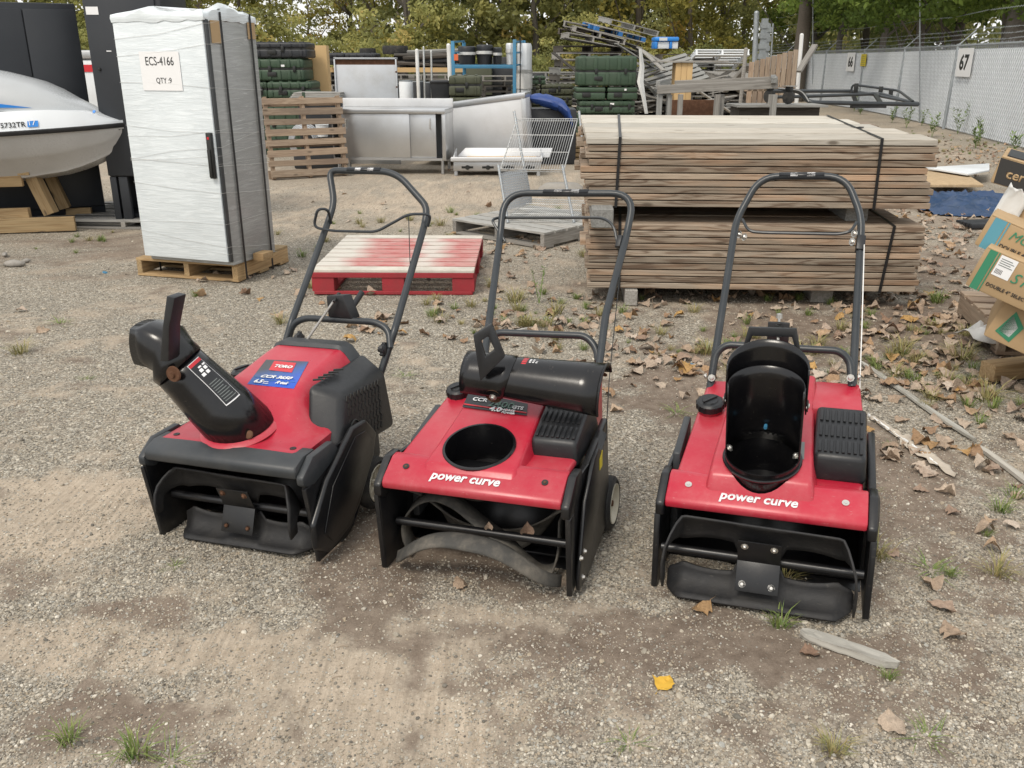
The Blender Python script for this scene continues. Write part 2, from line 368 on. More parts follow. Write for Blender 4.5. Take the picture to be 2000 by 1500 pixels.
def fields(x, y):
    n1 = fbm(x*1.3, y*1.3, 0); n2 = fbm(x*4, y*4, 1); n3 = fbm(x*.35+5, y*.35, 2)
    sand = (gb(x, y, 120, 960, .42, .20)*1.3+gb(x, y, 330, 980, .25, .12)+gb(x, y, 750, 1290, .30, .17)*1.2+gb(x, y, 830, 1430, .22, .13)*1.5+gb(x, y, 450, 1270, .22, .10)
            + gb(x, y, 120, 1250, .25, .12)+gb(x, y, 1000, 1200, .28, .10)*.9+gb(x, y, 500, 1400, .25, .1)*.8+gb(x, y, 250, 880, .4, .15)*.5+gb(x, y, 800, 390, 1.6, 1.4)*.8
            + gb(x, y, 1230, 1420, .12, .1)*.5+gb(x, y, 120, 1060, .3, .1)*.7)
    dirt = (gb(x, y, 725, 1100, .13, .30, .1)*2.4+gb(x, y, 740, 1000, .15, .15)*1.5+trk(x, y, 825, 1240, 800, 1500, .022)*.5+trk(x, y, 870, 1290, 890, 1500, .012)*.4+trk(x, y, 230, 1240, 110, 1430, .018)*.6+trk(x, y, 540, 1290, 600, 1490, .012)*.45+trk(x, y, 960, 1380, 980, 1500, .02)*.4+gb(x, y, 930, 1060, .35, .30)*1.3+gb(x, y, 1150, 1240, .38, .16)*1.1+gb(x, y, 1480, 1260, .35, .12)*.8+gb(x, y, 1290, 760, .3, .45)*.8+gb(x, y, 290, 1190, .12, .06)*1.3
            + gb(x, y, 1500, 650, .7, .4)*1.0+gb(x, y, 1850, 640, .8, .7)*1.2+gb(x, y, 1850, 520, .6, .8)*1.1+gb(x, y, 1750, 1000, .4, .6)*.8+gb(x, y, 150, 1400, .3, .1)*.9+gb(x, y, 1230, 560, .4, .3)*.6+gb(x, y, 1900, 400, 2.0, 2.6)*.7
            + gb(x, y, 1500, 850, .55, .6)*1.0+gb(x, y, 200, 480, 1.2, .8)*.7+gb(x, y, 240, 1410, .2, .06)*.7+gb(x, y, 800, 1350, .05, .25)*.6)
    sand = np.clip((sand*1.15+(n1-.5)*1.5+(n2-.5)*1.5+(fbm(x*11, y*11, 2)-.5)*1.9-.20)*1.45, 0, .97)
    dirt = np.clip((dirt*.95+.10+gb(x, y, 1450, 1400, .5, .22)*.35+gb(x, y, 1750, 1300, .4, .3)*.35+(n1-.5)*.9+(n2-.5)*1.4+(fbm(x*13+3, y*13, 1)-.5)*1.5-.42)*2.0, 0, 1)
    sand = sand*(1-dirt*.85); far = np.clip((y-5.5)/6, 0, 1); sand = np.clip(sand+.45*far*(n3*1.6), 0, 1)
    grav = np.clip(1.05-sand*.72-dirt*.84+(n2-.5)*.9, 0.04, 1)
    hgt = (n1-.5)*.022+(n2-.5)*.009+(fbm(x*14, y*14, 3)-.5)*.004*(1-far)
    for r in (-.32, -.22, -.075, .0, .07, .18, .30): hgt = hgt-.007*np.exp(-((x-(r-.08)-.25*(y-1.9))/.025)**2)*np.clip(1-(y-1.9)/.5, 0, 1)
    return sand, dirt, grav, hgt
def gh(x, y):
    return float(fields(np.array([x]), np.array([y]))[3][0])-.004
def nonuni(a, b, c, d, n1, n2, n3):
    l = a-(np.geomspace(1, 1+(a-b), n1)[::-1]-1) if n1 else np.array([])
    return np.concatenate([l[:-1] if n1 else l, np.linspace(a, c, n2), c+(np.geomspace(1, 1+(d-c), n3)-1)[1:]])
gx = nonuni(-2.2, -400, 2.6, 400, 90, 300, 90)
gy = np.concatenate([np.linspace(-30, 1.0, 12)[:-1], np.linspace(1.0, 4.2, 230), 4.2+(np.geomspace(1, 600, 230)-1)[1:]])
X, Y = np.meshgrid(gx, gy, indexing='ij'); sand, dirt, grav, hg = fields(X, Y)
near = np.clip(1-(np.abs(X)+Y-20)/30, 0, 1)
Z = (hg-.004)*near
vs = np.stack([X.ravel(), Y.ravel(), Z.ravel()], 1); nx, ny = X.shape
ii, jj = np.meshgrid(np.arange(nx-1), np.arange(ny-1), indexing='ij'); q = (ii*ny+jj).ravel()
fc = np.stack([q, q+ny, q+ny+1, q+1], 1)
me = bpy.data.meshes.new('ground'); me.vertices.add(len(vs)); me.vertices.foreach_set('co', vs.ravel())
me.loops.add(fc.size); me.loops.foreach_set('vertex_index', fc.ravel().astype(np.int32)); me.polygons.add(len(fc))
me.polygons.foreach_set('loop_start', np.arange(0, fc.size, 4, dtype=np.int32)); me.update(); me.shade_smooth()
for nm, arr in (('sand', sand), ('dirt', dirt)):
    at_ = me.attributes.new(nm, 'FLOAT', 'POINT'); at_.data.foreach_set('value', arr.ravel().astype(np.float32))
m = N('gravelly_earth'); v = m.co()
def attr(n_):
    a = m.n('ShaderNodeAttribute'); a.attribute_name = n_; return a.outputs['Fac']
vo = m.n('ShaderNodeTexVoronoi'); m.l(v, vo.inputs[0]); vo.inputs['Scale'].default_value = 95
vo2 = m.n('ShaderNodeTexVoronoi'); m.l(v, vo2.inputs[0]); vo2.inputs['Scale'].default_value = 210
bw = m.n('ShaderNodeSeparateColor'); m.l(vo.outputs['Color'], bw.inputs[0])
stone = m.ramp(bw.outputs[0], [(0.0, (.20, .19, .172)), (.35, (.35, .332, .298)), (.7, (.46, .437, .395)), (.92, (.57, .548, .50)), (1.0, (.64, .62, .57))])
bw2 = m.n('ShaderNodeSeparateColor'); m.l(vo2.outputs['Color'], bw2.inputs[0])
stone2 = m.ramp(bw2.outputs[0], [(0.0, (.14, .128, .11)), (.5, (.31, .285, .25)), (1.0, (.48, .45, .40))])
stone = m.mix(m.ramp(m.noise(v, 30, 2), [(.42, 0.0), (.58, 1.0)]), stone, stone2)
gap = m.ramp(vo.outputs['Distance'], [(.35, 1.0), (.75, .45)])
stone = m.mix(1.0, stone, gap, 'MULTIPLY')
fine = m.noise(v, 320, 3, .7); mid = m.noise(v, 22, 5, .7)
sandc = m.mix(1.0, m.ramp(mid, [(.3, (.38, .31, .235)), (.7, (.51, .43, .335))]), m.ramp(fine, [(.25, .72), (.75, 1.15)]), 'MULTIPLY')
dirtc = m.mix(1.0, m.ramp(mid, [(.3, (.135, .102, .078)), (.7, (.26, .21, .165))]), m.ramp(fine, [(.25, .65), (.75, 1.25)]), 'MULTIPLY')
stone = m.mix(1.0, stone, (1.0, .96, .88), 'MULTIPLY'); c = m.mix(attr('dirt'), stone, dirtc); c = m.mix(attr('sand'), c, sandc)
c = m.mix(1.0, c, m.ramp(m.noise(v, 1.1, 5, .6), [(.3, .86), (.7, 1.1)]), 'MULTIPLY')
stk = m.noise(m.co((75, 3.5, 1)), 1.0, 3, .6); c = m.mix(1.0, c, m.mix(attr('sand'), (1, 1, 1), m.ramp(stk, [(.35, .80), (.6, 1.06)])), 'MULTIPLY')
m.set(Base_Color=c, Roughness=.95); m.b.inputs['Specular IOR Level'].default_value = .15
hh = m.mix(.45, m.mix(.5, fine, vo.outputs['Distance']), mid); m.bump(hh, .8, .006)
me.materials.append(m.m); ground = bpy.data.objects.new('ground', me); COL.objects.link(ground); tag(ground, kind='structure')
# ------------------------------------------------------------------ loose stones (nobody could count them)
def stone_mesh(k):
    bm = bmesh.new(); bmesh.ops.create_icosphere(bm, subdivisions=1, radius=.5)
    rr = random.Random(k)
    sx, sy, sz = rr.uniform(.8, 1.2), rr.uniform(.65, 1), rr.uniform(.4, .7)
    for q in bm.verts:
        f = rr.uniform(.82, 1.12); q.co = Vector((q.co.x*sx*f, q.co.y*sy*f, q.co.z*sz*f))
    me = bpy.data.meshes.new('stone'); bm.to_mesh(me); bm.free(); return me
m = N('mixed_gravel_stone'); oi = m.n('ShaderNodeObjectInfo')
c = m.ramp(oi.outputs['Random'], [(0.0, (.13, .125, .115)), (.16, (.26, .245, .22)), (.40, (.40, .372, .325)), (.58, (.36, .305, .24)), (.72, (.34, .35, .35)), (.86, (.47, .44, .39)), (.97, (.56, .535, .485)), (1.0, (.68, .66, .62))])
c = m.mix(1.0, c, m.ramp(m.noise(m.co(), 2.5, 3), [(.3, .8), (.7, 1.1)]), 'MULTIPLY'); c = m.mix(1.0, c, (1.0, .955, .87), 'MULTIPLY')
m.set(Base_Color=c, Roughness=.85); m.b.inputs['Specular IOR Level'].default_value = .25; M_['stone'] = m.m
def scatter(name, pts, rots, scs, meshes, label):
    """points with rotation and scale, instanced by geometry nodes"""
    me = bpy.data.meshes.new(name); me.vertices.add(len(pts)); me.vertices.foreach_set('co', pts.astype(np.float32).ravel())
    a = me.attributes.new('rot', 'FLOAT_VECTOR', 'POINT'); a.data.foreach_set('vector', rots.astype(np.float32).ravel())
    a = me.attributes.new('sc', 'FLOAT', 'POINT'); a.data.foreach_set('value', scs.astype(np.float32))
    a = me.attributes.new('idx', 'INT', 'POINT'); a.data.foreach_set('value', RNG.integers(0, len(meshes), len(pts)).astype(np.int32))
    o = bpy.data.objects.new(name, me); COL.objects.link(o); tag(o, label, kind='stuff')
    g = bpy.data.node_groups.new(name, 'GeometryNodeTree')
    g.interface.new_socket('Geometry', in_out='INPUT', socket_type='NodeSocketGeometry'); g.interface.new_socket('Geometry', in_out='OUTPUT', socket_type='NodeSocketGeometry')
    gi = g.nodes.new('NodeGroupInput'); go = g.nodes.new('NodeGroupOutput'); jn = g.nodes.new('GeometryNodeJoinGeometry')
    def na(n_, t):
        x = g.nodes.new('GeometryNodeInputNamedAttribute'); x.data_type = t; x.inputs[0].default_value = n_; return x.outputs[0]
    ro, sc, ix = na('rot', 'FLOAT_VECTOR'), na('sc', 'FLOAT'), na('idx', 'INT')
    for k, mm in enumerate(meshes):
        # the small source piece is stored as a mesh primitive substitute: an object kept out of the scene collection
        src = bpy.data.objects.new('source_piece', mm)
        oin = g.nodes.new('GeometryNodeObjectInfo'); oin.inputs['Object'].default_value = src
        ip = g.nodes.new('GeometryNodeInstanceOnPoints'); cmp = g.nodes.new('FunctionNodeCompare'); cmp.data_type = 'INT'; cmp.operation = 'EQUAL'
        g.links.new(ix, cmp.inputs[2]); cmp.inputs[3].default_value = k
        g.links.new(gi.outputs[0], ip.inputs['Points']); g.links.new(cmp.outputs[0], ip.inputs['Selection']); g.links.new(oin.outputs['Geometry'], ip.inputs['Instance'])
        e2r = g.nodes.new('FunctionNodeEulerToRotation'); g.links.new(ro, e2r.inputs[0]); g.links.new(e2r.outputs[0], ip.inputs['Rotation']); g.links.new(sc, ip.inputs['Scale'])
        g.links.new(ip.outputs[0], jn.inputs[0])
    g.links.new(jn.outputs[0], go.inputs[0]); o.modifiers.new('g', 'NODES').node_group = g; return o
def gravel_points(n, y0, y1, p, hw):
    u = RNG.random(n); y = (y0**(1-p)+(y1**(1-p)-y0**(1-p))*u)**(1/(1-p)); x = (RNG.random(n)*2-1)*(y*.62+hw)
    s, d, g, h = fields(x, y); keep = RNG.random(n) < g; return x[keep], y[keep], h[keep], g[keep]
x, y, h, g_ = gravel_points(560000, 1.15, 11, 1.35, .35)
sz = .0035*np.exp(RNG.normal(0, .38, len(x)))*(1+.045*y); big = RNG.random(len(x)) < .012; sz[big] *= 2.1
meshes = []
for k in range(5):
    mm = stone_mesh(k); mm.materials.append(M_['stone']); meshes.append(mm)
scatter('gravel', np.stack([x, y, h-.004+sz*.12], 1), np.stack([RNG.normal(0, .35, len(x)), RNG.normal(0, .35, len(x)), RNG.random(len(x))*6.28], 1), sz*1.25, meshes, 'loose grey and tan gravel stones covering the yard ground')
# ------------------------------------------------------------------ pallets
def pallet(name, label, M, L=1.2, Wd=1.0, n=7, bw=.09, mat='palwood', block=False, base=3, h=.125, group=None, topmat=None, sides=None, blocks=None, parts=True):
    """deck boards run along local x (length L), runners along local y; stands on z=0"""
    t = thing(name, label, 'pallet', M=M, group=group); tk = .018; mt = M_[mat]; tm = M_[topmat] if topmat else mt
    for i in range(n):
        yy = -Wd/2+bw/2+(Wd-bw)*i/(n-1)
        board('deck_board', L, bw, tk, T(0, yy, h-tk/2-.001, random.uniform(-.006, .006)), tm, t)
    if block:
        for bx in (-1, 0, 1):
            for by in (-1, 0, 1):
                board('block', .14, .14, h-2*tk-.002, T(bx*(L/2-.07), by*(Wd/2-.07), h/2), mt, t)
        for bx in (-1, 0, 1): board('runner', Wd, .12, tk, T(bx*(L/2-.07), 0, tk/2, PI/2), mt, t)
    else:
        for bx in (-1, 0, 1): board('stringer', Wd, .04, h-2*tk-.002, T(bx*(L/2-.022), 0, h/2, PI/2), mt, t)
        for i in range(base):
            yy = -Wd/2+bw/2+(Wd-bw)*i/(base-1); board('base_board', L, bw, tk, T(0, yy, tk/2+.001), mt, t)
    return t
a, b = G(622, 573), G(935, 578); xd = (b-a); e = G(968, 462, .125)-G(942, 548, .125)
pm = frame((a+b)/2+Vector((-.02, .60, 0)), xd+Vector((0, .05, 0)), (0, 1, 0))
redp = pallet('pallet', 'red and white painted pallet lying on the gravel behind the left and middle snow blowers', pm, 1.03, 1.2, 9, .104, 'redpaint', True, h=.16, topmat='redwhite')
M_['whitepaint'] = dull('worn_white_paint', (.60, .57, .50), .8, (.36, .28, .21), .6, 9, bump=.4, scuff=.5)
for ch in redp.children:
    if ch.name.startswith('deck_board') and abs(ch.matrix_basis.translation.y) > .53: ch.data = MB().box((0, 0, 0), (1.03, .104, .018)).mesh('deck_board', M_['whitepaint'], False, .002, 1)
for yy in (-.585, .585): board('base_board', 1.0, .022, .02, T(0, yy-.012*(yy < 0), .012), M_['redpaint'], redp); board('top_rail', 1.02, .018, .03, T(0, yy-.014*(yy < 0), .125), M_['redpaint'], redp)
a, b = G(893, 455), G(1113, 492)
gp = frame(a+(b-a)*.5+Vector((.22, .42, 0)), (b-a), (0, 1, 0))
pallet('pallet', 'grey weathered pallet under the chrome wire shelf rack', gp, 1.02, 1.02, 7, .125, 'greywood', False, h=.13, topmat='palegreywood')
a, b, c = G(262, 537), G(458, 551), G(572, 512)
cp = frame(a+(b-a)*.5+(c-b)*.5, (b-a), (0, 0, 1)) if False else frame(a+(b-a)*.5+(c-b)*.5, (b-a), (c-b))
pallet('pallet', 'new yellow pine pallet carrying the wrapped white cabinet', cp, (b-a).length, (c-b).length, 6, .12, 'newwood', False, h=.125)
# the pallet standing on edge
a, b, c = G(530, 351), G(684, 342), at(505, 190, G(530, 351).y+.12)
upm = frame(a+(b-a)*.5+(c-a)*.5, (b-a), (c-a))
up = thing('pallet', 'brown pallet standing on its edge beside the steel counter', 'pallet', M=upm)
Lx = (b-a).length*1.0; Hy = (c-a).length
for i in range(8):
    board('deck_board', Lx, .070 if i % 2 else .082, .018, T(random.uniform(-.01, .01), -Hy/2+.06+(Hy-.12)*i/7, .05, random.uniform(-.012, .012)), M_['palwood'], up)
for sx in (-1, 0, 1): board('stringer', Hy, .04, .085, T(sx*(Lx/2-.05), 0, 0, PI/2), M_['palwood'], up)
for i in (0, 3, 7): board('base_board', Lx, .10, .018, T(0, -Hy/2+.06+(Hy-.12)*i/7, -.054), M_['palwood'], up)
# ------------------------------------------------------------------ lumber bundles
la, lb = G(1147, 566, .09), G(1777, 571, .09)
zt = .99
fl, fr = at(1139, 264, la.y+.02), at(1812, 253, lb.y-.12)
LN = (lb-la).length*1.005; hd = (lb-la); hd.z = 0; hd.normalize(); hd = Vector((math.cos(R(-3.5)), math.sin(R(-3.5)), 0)); bk = Vector((-hd.y, hd.x, 0)); org = Vector((la.x, la.y, 0))
def bundle(name, label, z0, rows, L, shift, th, wd, cols, tilt, matf):
    t = thing(name, label, 'lumber', M=frame(org+hd*(L/2+shift)+Vector((0, 0, z0)), hd, bk+Vector((0, 0, tilt))))
    rr = random.Random(z0)
    for i in range(rows):
        for j in range(cols):
            l = L-rr.uniform(0, .02); dx = rr.uniform(-.03, .035) if rr.random() < .7 else rr.uniform(-.06, .02)
            if rows-1 == i: dx = -.005*j; l = L*(1-.028*j)
            mt = M_['lumbertop'] if (i == rows-1 and matf) else M_['lumber']
            board('plank', l if i == rows-1 else L, wd-.009, th-.006, T(dx-(L-l)/2*(i == rows-1), wd*(j+.5), th*(i+.5)+(.004*(j % 2) if i == rows-1 else 0), 0, 0, rr.uniform(-.002, .002)), mt, t, .003)
    return t
th = .0395
b1 = bundle('lumber_bundle', 'lower strapped bundle of brown weathered planks on low blocks', .10, 10, LN, 0.0, th, .285, 4, .025, False)
z2 = .10+10*th+.095
b2 = bundle('lumber_bundle', 'upper strapped bundle of planks with sunbleached top on the lower bundle', z2, 10, LN*1.012, -.03, th, .285, 5, .035, True)
def strapof(x, top, bot, dep, par, w=.017, tilt=.0):
    m = MB(); m.tube([(x+.01, dep+.01, bot-.002), (x+.01, -.004, bot-.002), (x, -.005, bot), (x+tilt, -.005, top+.003), (x+tilt, -.004, top+.004), (x+tilt+.05, dep+.01, top+.004)], .0022, 6)
    vs = np.array(m.v)
    m2 = MB(); path = [(x+.01, dep, bot-.003), (x+.01, -.004, bot-.003), (x+tilt, -.004, top+.003), (x+tilt+.06, dep, top+.003)]
    for p, q_ in zip(path[:-1], path[1:]):
        p = Vector(p); q_ = Vector(q_); m2.hexa([p+Vector((-w/2, 0, 0)), p+Vector((w/2, 0, 0)), q_+Vector((w/2, 0, 0)), q_+Vector((-w/2, 0, 0))]+[k+Vector((0, -.0015, .0015)) for k in (p+Vector((-w/2, 0, 0)), p+Vector((w/2, 0, 0)), q_+Vector((w/2, 0, 0)), q_+Vector((-w/2, 0, 0)))])
    return m2.build('strap', M_['strap'], par)
strapof(-LN/2+.16, 10*th, 0, 1.4, b2, tilt=.02); strapof(LN/2-.30, 10*th, 0, 1.4, b2)
strapof(-LN/2+.18, 10*th, 0, 1.12, b1, tilt=.0); strapof(LN/2-.22, 10*th, 0, 1.12, b1, tilt=.04)
MB().box((0, 0, 0), (.05, .028, .006)).build('strap_seal', M_['strap'], b2, M=T(LN/2-.26, .55, 10*th+.007, .9))
def post(name, label, p, d, L, w, h, mat='greywood', cat='timber'):
    o = link(name, MB().box((0, 0, 0), (L, w, h)).mesh(name, M_[mat], False, .004, 1), None, frame(p, d, (0, 0, 1), None) if False else frame(p, d, Vector((0, 0, 1)).cross(Vector(d)))); return tag(o, label, cat)
c = G(1242, 598); post('timber_block', 'short timber block under the left end of the lower lumber bundle', (c.x, c.y+.5, .05), bk, 1.0, .075, .096)
c = G(1625, 592); post('timber_block', 'pale timber block under the right end of the lower lumber bundle', (c.x-.01, c.y+.5, .05), bk+hd*.05, 1.0, .13, .096, 'palegreywood')
pz_ = .10+10*th+.048
c = at(1186, 425, la.y-.16); post('timber_post', 'thick cracked timber post end sticking out between the two lumber bundles', (c.x+.01, c.y+.6, pz_+.004), bk, 1.2, .125, .108)
c = at(1690, 420, la.y); post('timber_post', 'dark timber spacer between the lumber bundles at the right strap', (c.x, c.y+.55, pz_), bk, 1.0, .13, .092)
# ------------------------------------------------------------------ wrapped white cabinet
a, b, c = G(290, 506, .127), G(455, 520, .127), G(538, 492, .127)
tl, tr = at(228, 32, a.y), at(406, 28, b.y)
hx = (b-a).normalized(); dv = (c-b); dv = dv-hx*dv.dot(hx); CW, CD = (b-a).length, dv.length; CHt = (tl.z+tr.z)/2-.127
hb = dv.normalized()
cab = thing('electrical_cabinet', 'tall white cabinet in clear stretch wrap with a printed paper sheet', 'cabinet', M=frame(a, hx, hb))
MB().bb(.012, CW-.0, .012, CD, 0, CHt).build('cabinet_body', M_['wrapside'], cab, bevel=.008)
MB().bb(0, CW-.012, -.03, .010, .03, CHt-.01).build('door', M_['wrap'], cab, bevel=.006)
MB().bb(CW-.011, CW+.004, -.02, .009, .03, CHt-.02).build('door_seal', M_['trim'], cab, bevel=.002)
hd_ = MB(); zh = CHt*.45; hd_.bb(CW-.058, CW-.022, -.058, -.031, zh-.12, zh+.16); hd_.bb(CW-.05, CW-.03, -.072, -.058, zh-.11, zh+.06)
h_ = hd_.build('door_handle', M_['darkdet'], cab, bevel=.004)
plate('red_badge', M_['decalred'], h_, [(CW-.047, -.0595, zh+.12), (CW-.033, -.0595, zh+.12), (CW-.033, -.0595, zh+.135), (CW-.047, -.0595, zh+.135)])
m_ = MB(); rr = random.Random(3); secs = []   # crumpled wrap hood over the top
for zz, ins in ((-.035, -.002), (-.015, -.006), (.0, -.003), (.018, .02), (.03, .12)):
    g = []
    for k in range(48):
        t = k/48*4; s_ = int(t); f = t-s_
        p = [(f, 0), (1, f), (1-f, 1), (0, 1-f)][s_]
        x = ins+p[0]*(CW-2*ins); y = -.032+ins+p[1]*(CD+.032-2*ins); g.append((x, y, CHt+zz+rr.uniform(-.008, .008)+(.03*math.exp(-((x-CW*.32)/.06)**2)+.055*math.exp(-((x-CW*.98)/.05)**2)*math.exp(-((y-CD*.4)/.15)**2))*(zz > -.01)))
    secs.append(g)
m_.loft(secs, True); m_.build('wrap_hood', M_['wrap'], cab, smooth=True)
for k in range(13):   # folds of film
    z = rr.uniform(.1, CHt-.1); dz = rr.uniform(-.12, .12); m2 = MB()
    m2.tube([(-.002, -.033, z), (CW*.5, -.035, z+dz*.5+rr.uniform(-.02, .02)), (CW+.003, -.033, z+dz), (CW+.008, .01, z+dz), (CW+.008, CD*.5, z+dz*1.5), (CW+.006, CD+.005, z+dz*1.9)], rr.uniform(.0005, .0013), 5)
    m2.build('wrap_fold', M_['film'], cab, smooth=True)
def sgt(fx, fz): return (CW*fx, -.034, CHt*fz)
pa = plate('paper_sheet', M_['white'], cab, [sgt(.26, .715), sgt(.70, .715), sgt(.70, .865), sgt(.26, .865)], .001)
text('lettering', 'ECS-4166', M_['darkdet'], pa, Vector(sgt(.325, .812))+Vector((0, -.001, 0)), (1, 0, 0), (0, 0, 1), width=CW*.31, height=CHt*.033)
text('lettering', 'QTY :9', M_['darkdet'], pa, Vector(sgt(.42, .74))+Vector((0, -.001, 0)), (1, 0, 0), (0, 0, 1), width=CW*.17, height=CHt*.025)
for yy in (.12, CD-.07):
    m2 = MB()
    for p, q_ in (((CW+.010, yy, CHt+.02), (CW+.012, yy, -.11)), ((-.004, yy, CHt+.02), (-.014, yy, -.11))):
        p = Vector(p); q_ = Vector(q_); w = Vector((0, .008, 0)); o_ = Vector((.003, 0, 0)); m2.hexa([p-w, p+w, q_+w, q_-w, p-w+o_, p+w+o_, q_+w+o_, q_-w+o_])
    m2.bb(-.004, CW+.012, yy-.008, yy+.008, CHt+.034, CHt+.037)
    m2.build('strap', M_['strap'], cab)
MB().bb(CW+.0065, CW+.0085, .02, .11, CHt-.16, CHt-.03).build('brown_tape', M_['card'], cab)
MB().bb(CW+.0065, CW+.0085, CD-.1, CD-.02, CHt-.13, CHt-.03).build('brown_tape', M_['card'], cab)
MB().bb(CW+.02, CW+.10, .2, .32, -.0, .05).build('corner_chip', M_['newwood'], cab, bevel=.003)
# ------------------------------------------------------------------ two charcoal cabinets and their skids
def cabinet(label, bl, br, htop, depth, off, skew=0):
    hx = (br-bl).normalized(); hb = Vector((-hx.y, hx.x, 0))
    t = thing('equipment_cabinet', label, 'cabinet', M=frame(bl, hx, hb)); w = (br-bl).length
    return t, w
ca_r = G(209, 425, .02); ca = Vector((ca_r.x-1.35, ca_r.y+.0, .02)); ca = ca_r-Vector((math.cos(R(29))*1.5, math.sin(R(29))*1.5, 0)); t, w = cabinet('wide charcoal equipment cabinet behind the personal watercraft', ca, ca_r, 2, 1, 0)
hcab = at(140, 12, ca_r.y).z
MB().bb(0, w, 0, .62, 0.05, hcab).build('cabinet_body', M_['cabblack'], t, bevel=.01)
MB().bb(0.02, w*.72, -.028, -.003, 0.12, hcab-.05).build('door', M_['cabblack'], t, bevel=.006)
MB().bb(w*.72+.008, w-.005, -.028, -.003, 0.12, hcab-.05).build('door', M_['cabblack'], t, bevel=.006)
MB().bb(.02, w-.02, .03, .58, -.02, .05).build('plinth', M_['casedark'], t)
cb_l = G(226, 428, .08); cb = cb_l+Vector((.62, .02, 0)); t, w = cabinet('charcoal equipment cabinet with open lower bay behind the wrapped white cabinet', cb_l, cb, 2, 1, 0)
h2 = at(168, -60, cb_l.y).z; zb = at(205, 345, cb_l.y).z-.08
MB().bb(0, w, 0, .7, zb, h2).build('cabinet_body', M_['cabblack'], t, bevel=.008)
MB().bb(.0, w*.93, -.022, -.002, zb+.01, h2-.12).build('door', M_['cabblack'], t, bevel=.005)
MB().bb(-.0, .055, 0, .05, 0, zb-.002).build('corner_post', M_['cabblack'], t, bevel=.003); MB().bb(.075, .15, 0, .05, .0, zb-.002).build('corner_post', M_['cabblack'], t, bevel=.003)
MB().bb(0, w, .1, .7, 0, .03).build('bay_floor', M_['cabblack'], t); MB().bb(0, w, .6, .7, .031, zb-.002).build('bay_back', M_['casedark'], t)
MB().bb(0.0, .02, .051, .6, .031, zb-.002).build('bay_side', M_['casedark'], t)
MB().bb(.20, .32, .25, .45, .031, .14).build('junction_box', M_['steeldull'], t, bevel=.01)
for k in range(4):
    m2 = MB(); m2.tube(fillet([(.2+.03*k, .2, .05), (.26+.05*k, .18, .16+.02*k), (.36+.03*k, .24, .08), (.45+.03*k, .2, .12)], .06, 5), .006, 6); m2.build('cable', M_['poly'], t, smooth=True)
MB().lathe([(0, .014), (.012, .012), (.014, 0)], n=12).build('door_knob', M_['darkdet'], t, smooth=True, M=T(.06, -.022, (h2+zb)*.5+.02, 0, 0, PI/2))
plate('white_label', M_['white'], t, [(.14, -.024, zb+1.02), (.18, -.024, zb+1.02), (.18, -.024, zb+1.028), (.14, -.024, zb+1.028)])
plate('white_label', M_['white'], t, [(.02, -.024, h2-.42), (.12, -.024, h2-.42), (.12, -.024, h2-.36), (.02, -.024, h2-.36)])
for lab, px, py, rz, hh_ in (('dark grey low pallet under the charcoal cabinet with the open bay', 250, 447, -.06, .08), ('dark grey low pallet behind the watercraft cradle', 120, 440, .03, .08)):
    p = G(px, py); pallet('pallet', lab, T(p.x, p.y+.45, 0, rz), 1.15, .95, 6, .10, 'greywood', False, h=hh_)
# ------------------------------------------------------------------ personal watercraft on its cradle
cr = G(145, 452); Yk = cr.y+.22; 
nose = at(256, 241, Yk); ps = (at(156, 241, Yk)-at(256, 241, Yk)).length/100
ski = thing('watercraft', 'white and grey personal watercraft resting nose right on a wooden cradle', 'watercraft', M=T(nose.x, nose.y, nose.z, R(6)))
# local: x along hull (negative is aft), y across, z up ; stations x, half width, z of gunwale, keel z, deck z
def interp(x, pts):
    for (a, b), (c, d) in zip(pts[:-1], pts[1:]):
        if x <= c: return b+(d-b)*((x-a)/(c-a)); 
    return pts[-1][1]
S_ = [0, .015, .04, .08, .13, .2, .3, .42, .56, .72, .9, 1.1, 1.4, 1.8, 2.3, 2.8]
def hw(s): return .02+.56*(1-math.exp(-s*2.3)) if s > 0 else .02
def gz(s): return -.035*min(s, 2)/.9*1.2 if s < 3 else 0
def kz(s): return interp(s, [(0, -.06), (.05, -.09), (.1, -.20), (.2, -.29), (.35, -.36), (.55, -.42), (.9, -.47), (1.4, -.50), (3, -.50)])
hull = []; deck = []; bump = []
for s in S_:
    w_, g_, k_ = hw(s), gz(s), kz(s); c_ = g_+(k_-g_)*.52
    prof = [(0, k_), (.30*w_, k_+.04*min(1, s*6)), (.34*w_, k_+.075*min(1, s*6)), (.72*w_, c_), (.78*w_, c_+.03), (.95*w_, g_-.035), (.96*w_, g_-.012)]
    hull.append([(-s, y, z) for y, z in prof]+[(-s, -y, z) for y, z in prof[::-1][:-1]])
    dz = interp(s, [(0, .012), (.1, .045), (.3, .13), (.6, .16), (3, .17)])
    prof = [(.99*w_, g_+.012), (.97*w_, g_+.035), (.93*w_, g_+dz*.6), (.86*w_, g_+dz), (.0, g_+dz*1.03)]
    deck.append([(-s, y, z) for y, z in prof]+[(-s, -y, z) for y, z in prof[::-1][1:]])
    y0, y1 = .93*w_, 1.03*w_+.008; prof = [(y0, g_-.02), (y1-.008, g_-.024), (y1, g_-.012), (y1, g_+.006), (y1-.01, g_+.014), (y0, g_+.012)]
    bump.append((s, prof))
solid = lambda L_: MB().loft(L_, True, True)
solid(hull).build('lower_hull', M_['hullgrey'], ski, smooth=True); solid(deck).build('deck', M_['gel'], ski, smooth=True)
for sg in (1, -1):
    m2 = MB().loft([[(-s, sg*y, z) for y, z in pr] for s, pr in bump]); m2.build('rub_rail', M_['rubber'], ski, smooth=True)
    m2 = MB(); 
MB().box((.0, 0, -.004), (.05, .06, .036)).build('nose_cap', M_['rubber'], ski, bevel=.012, seg=3)
hood = []
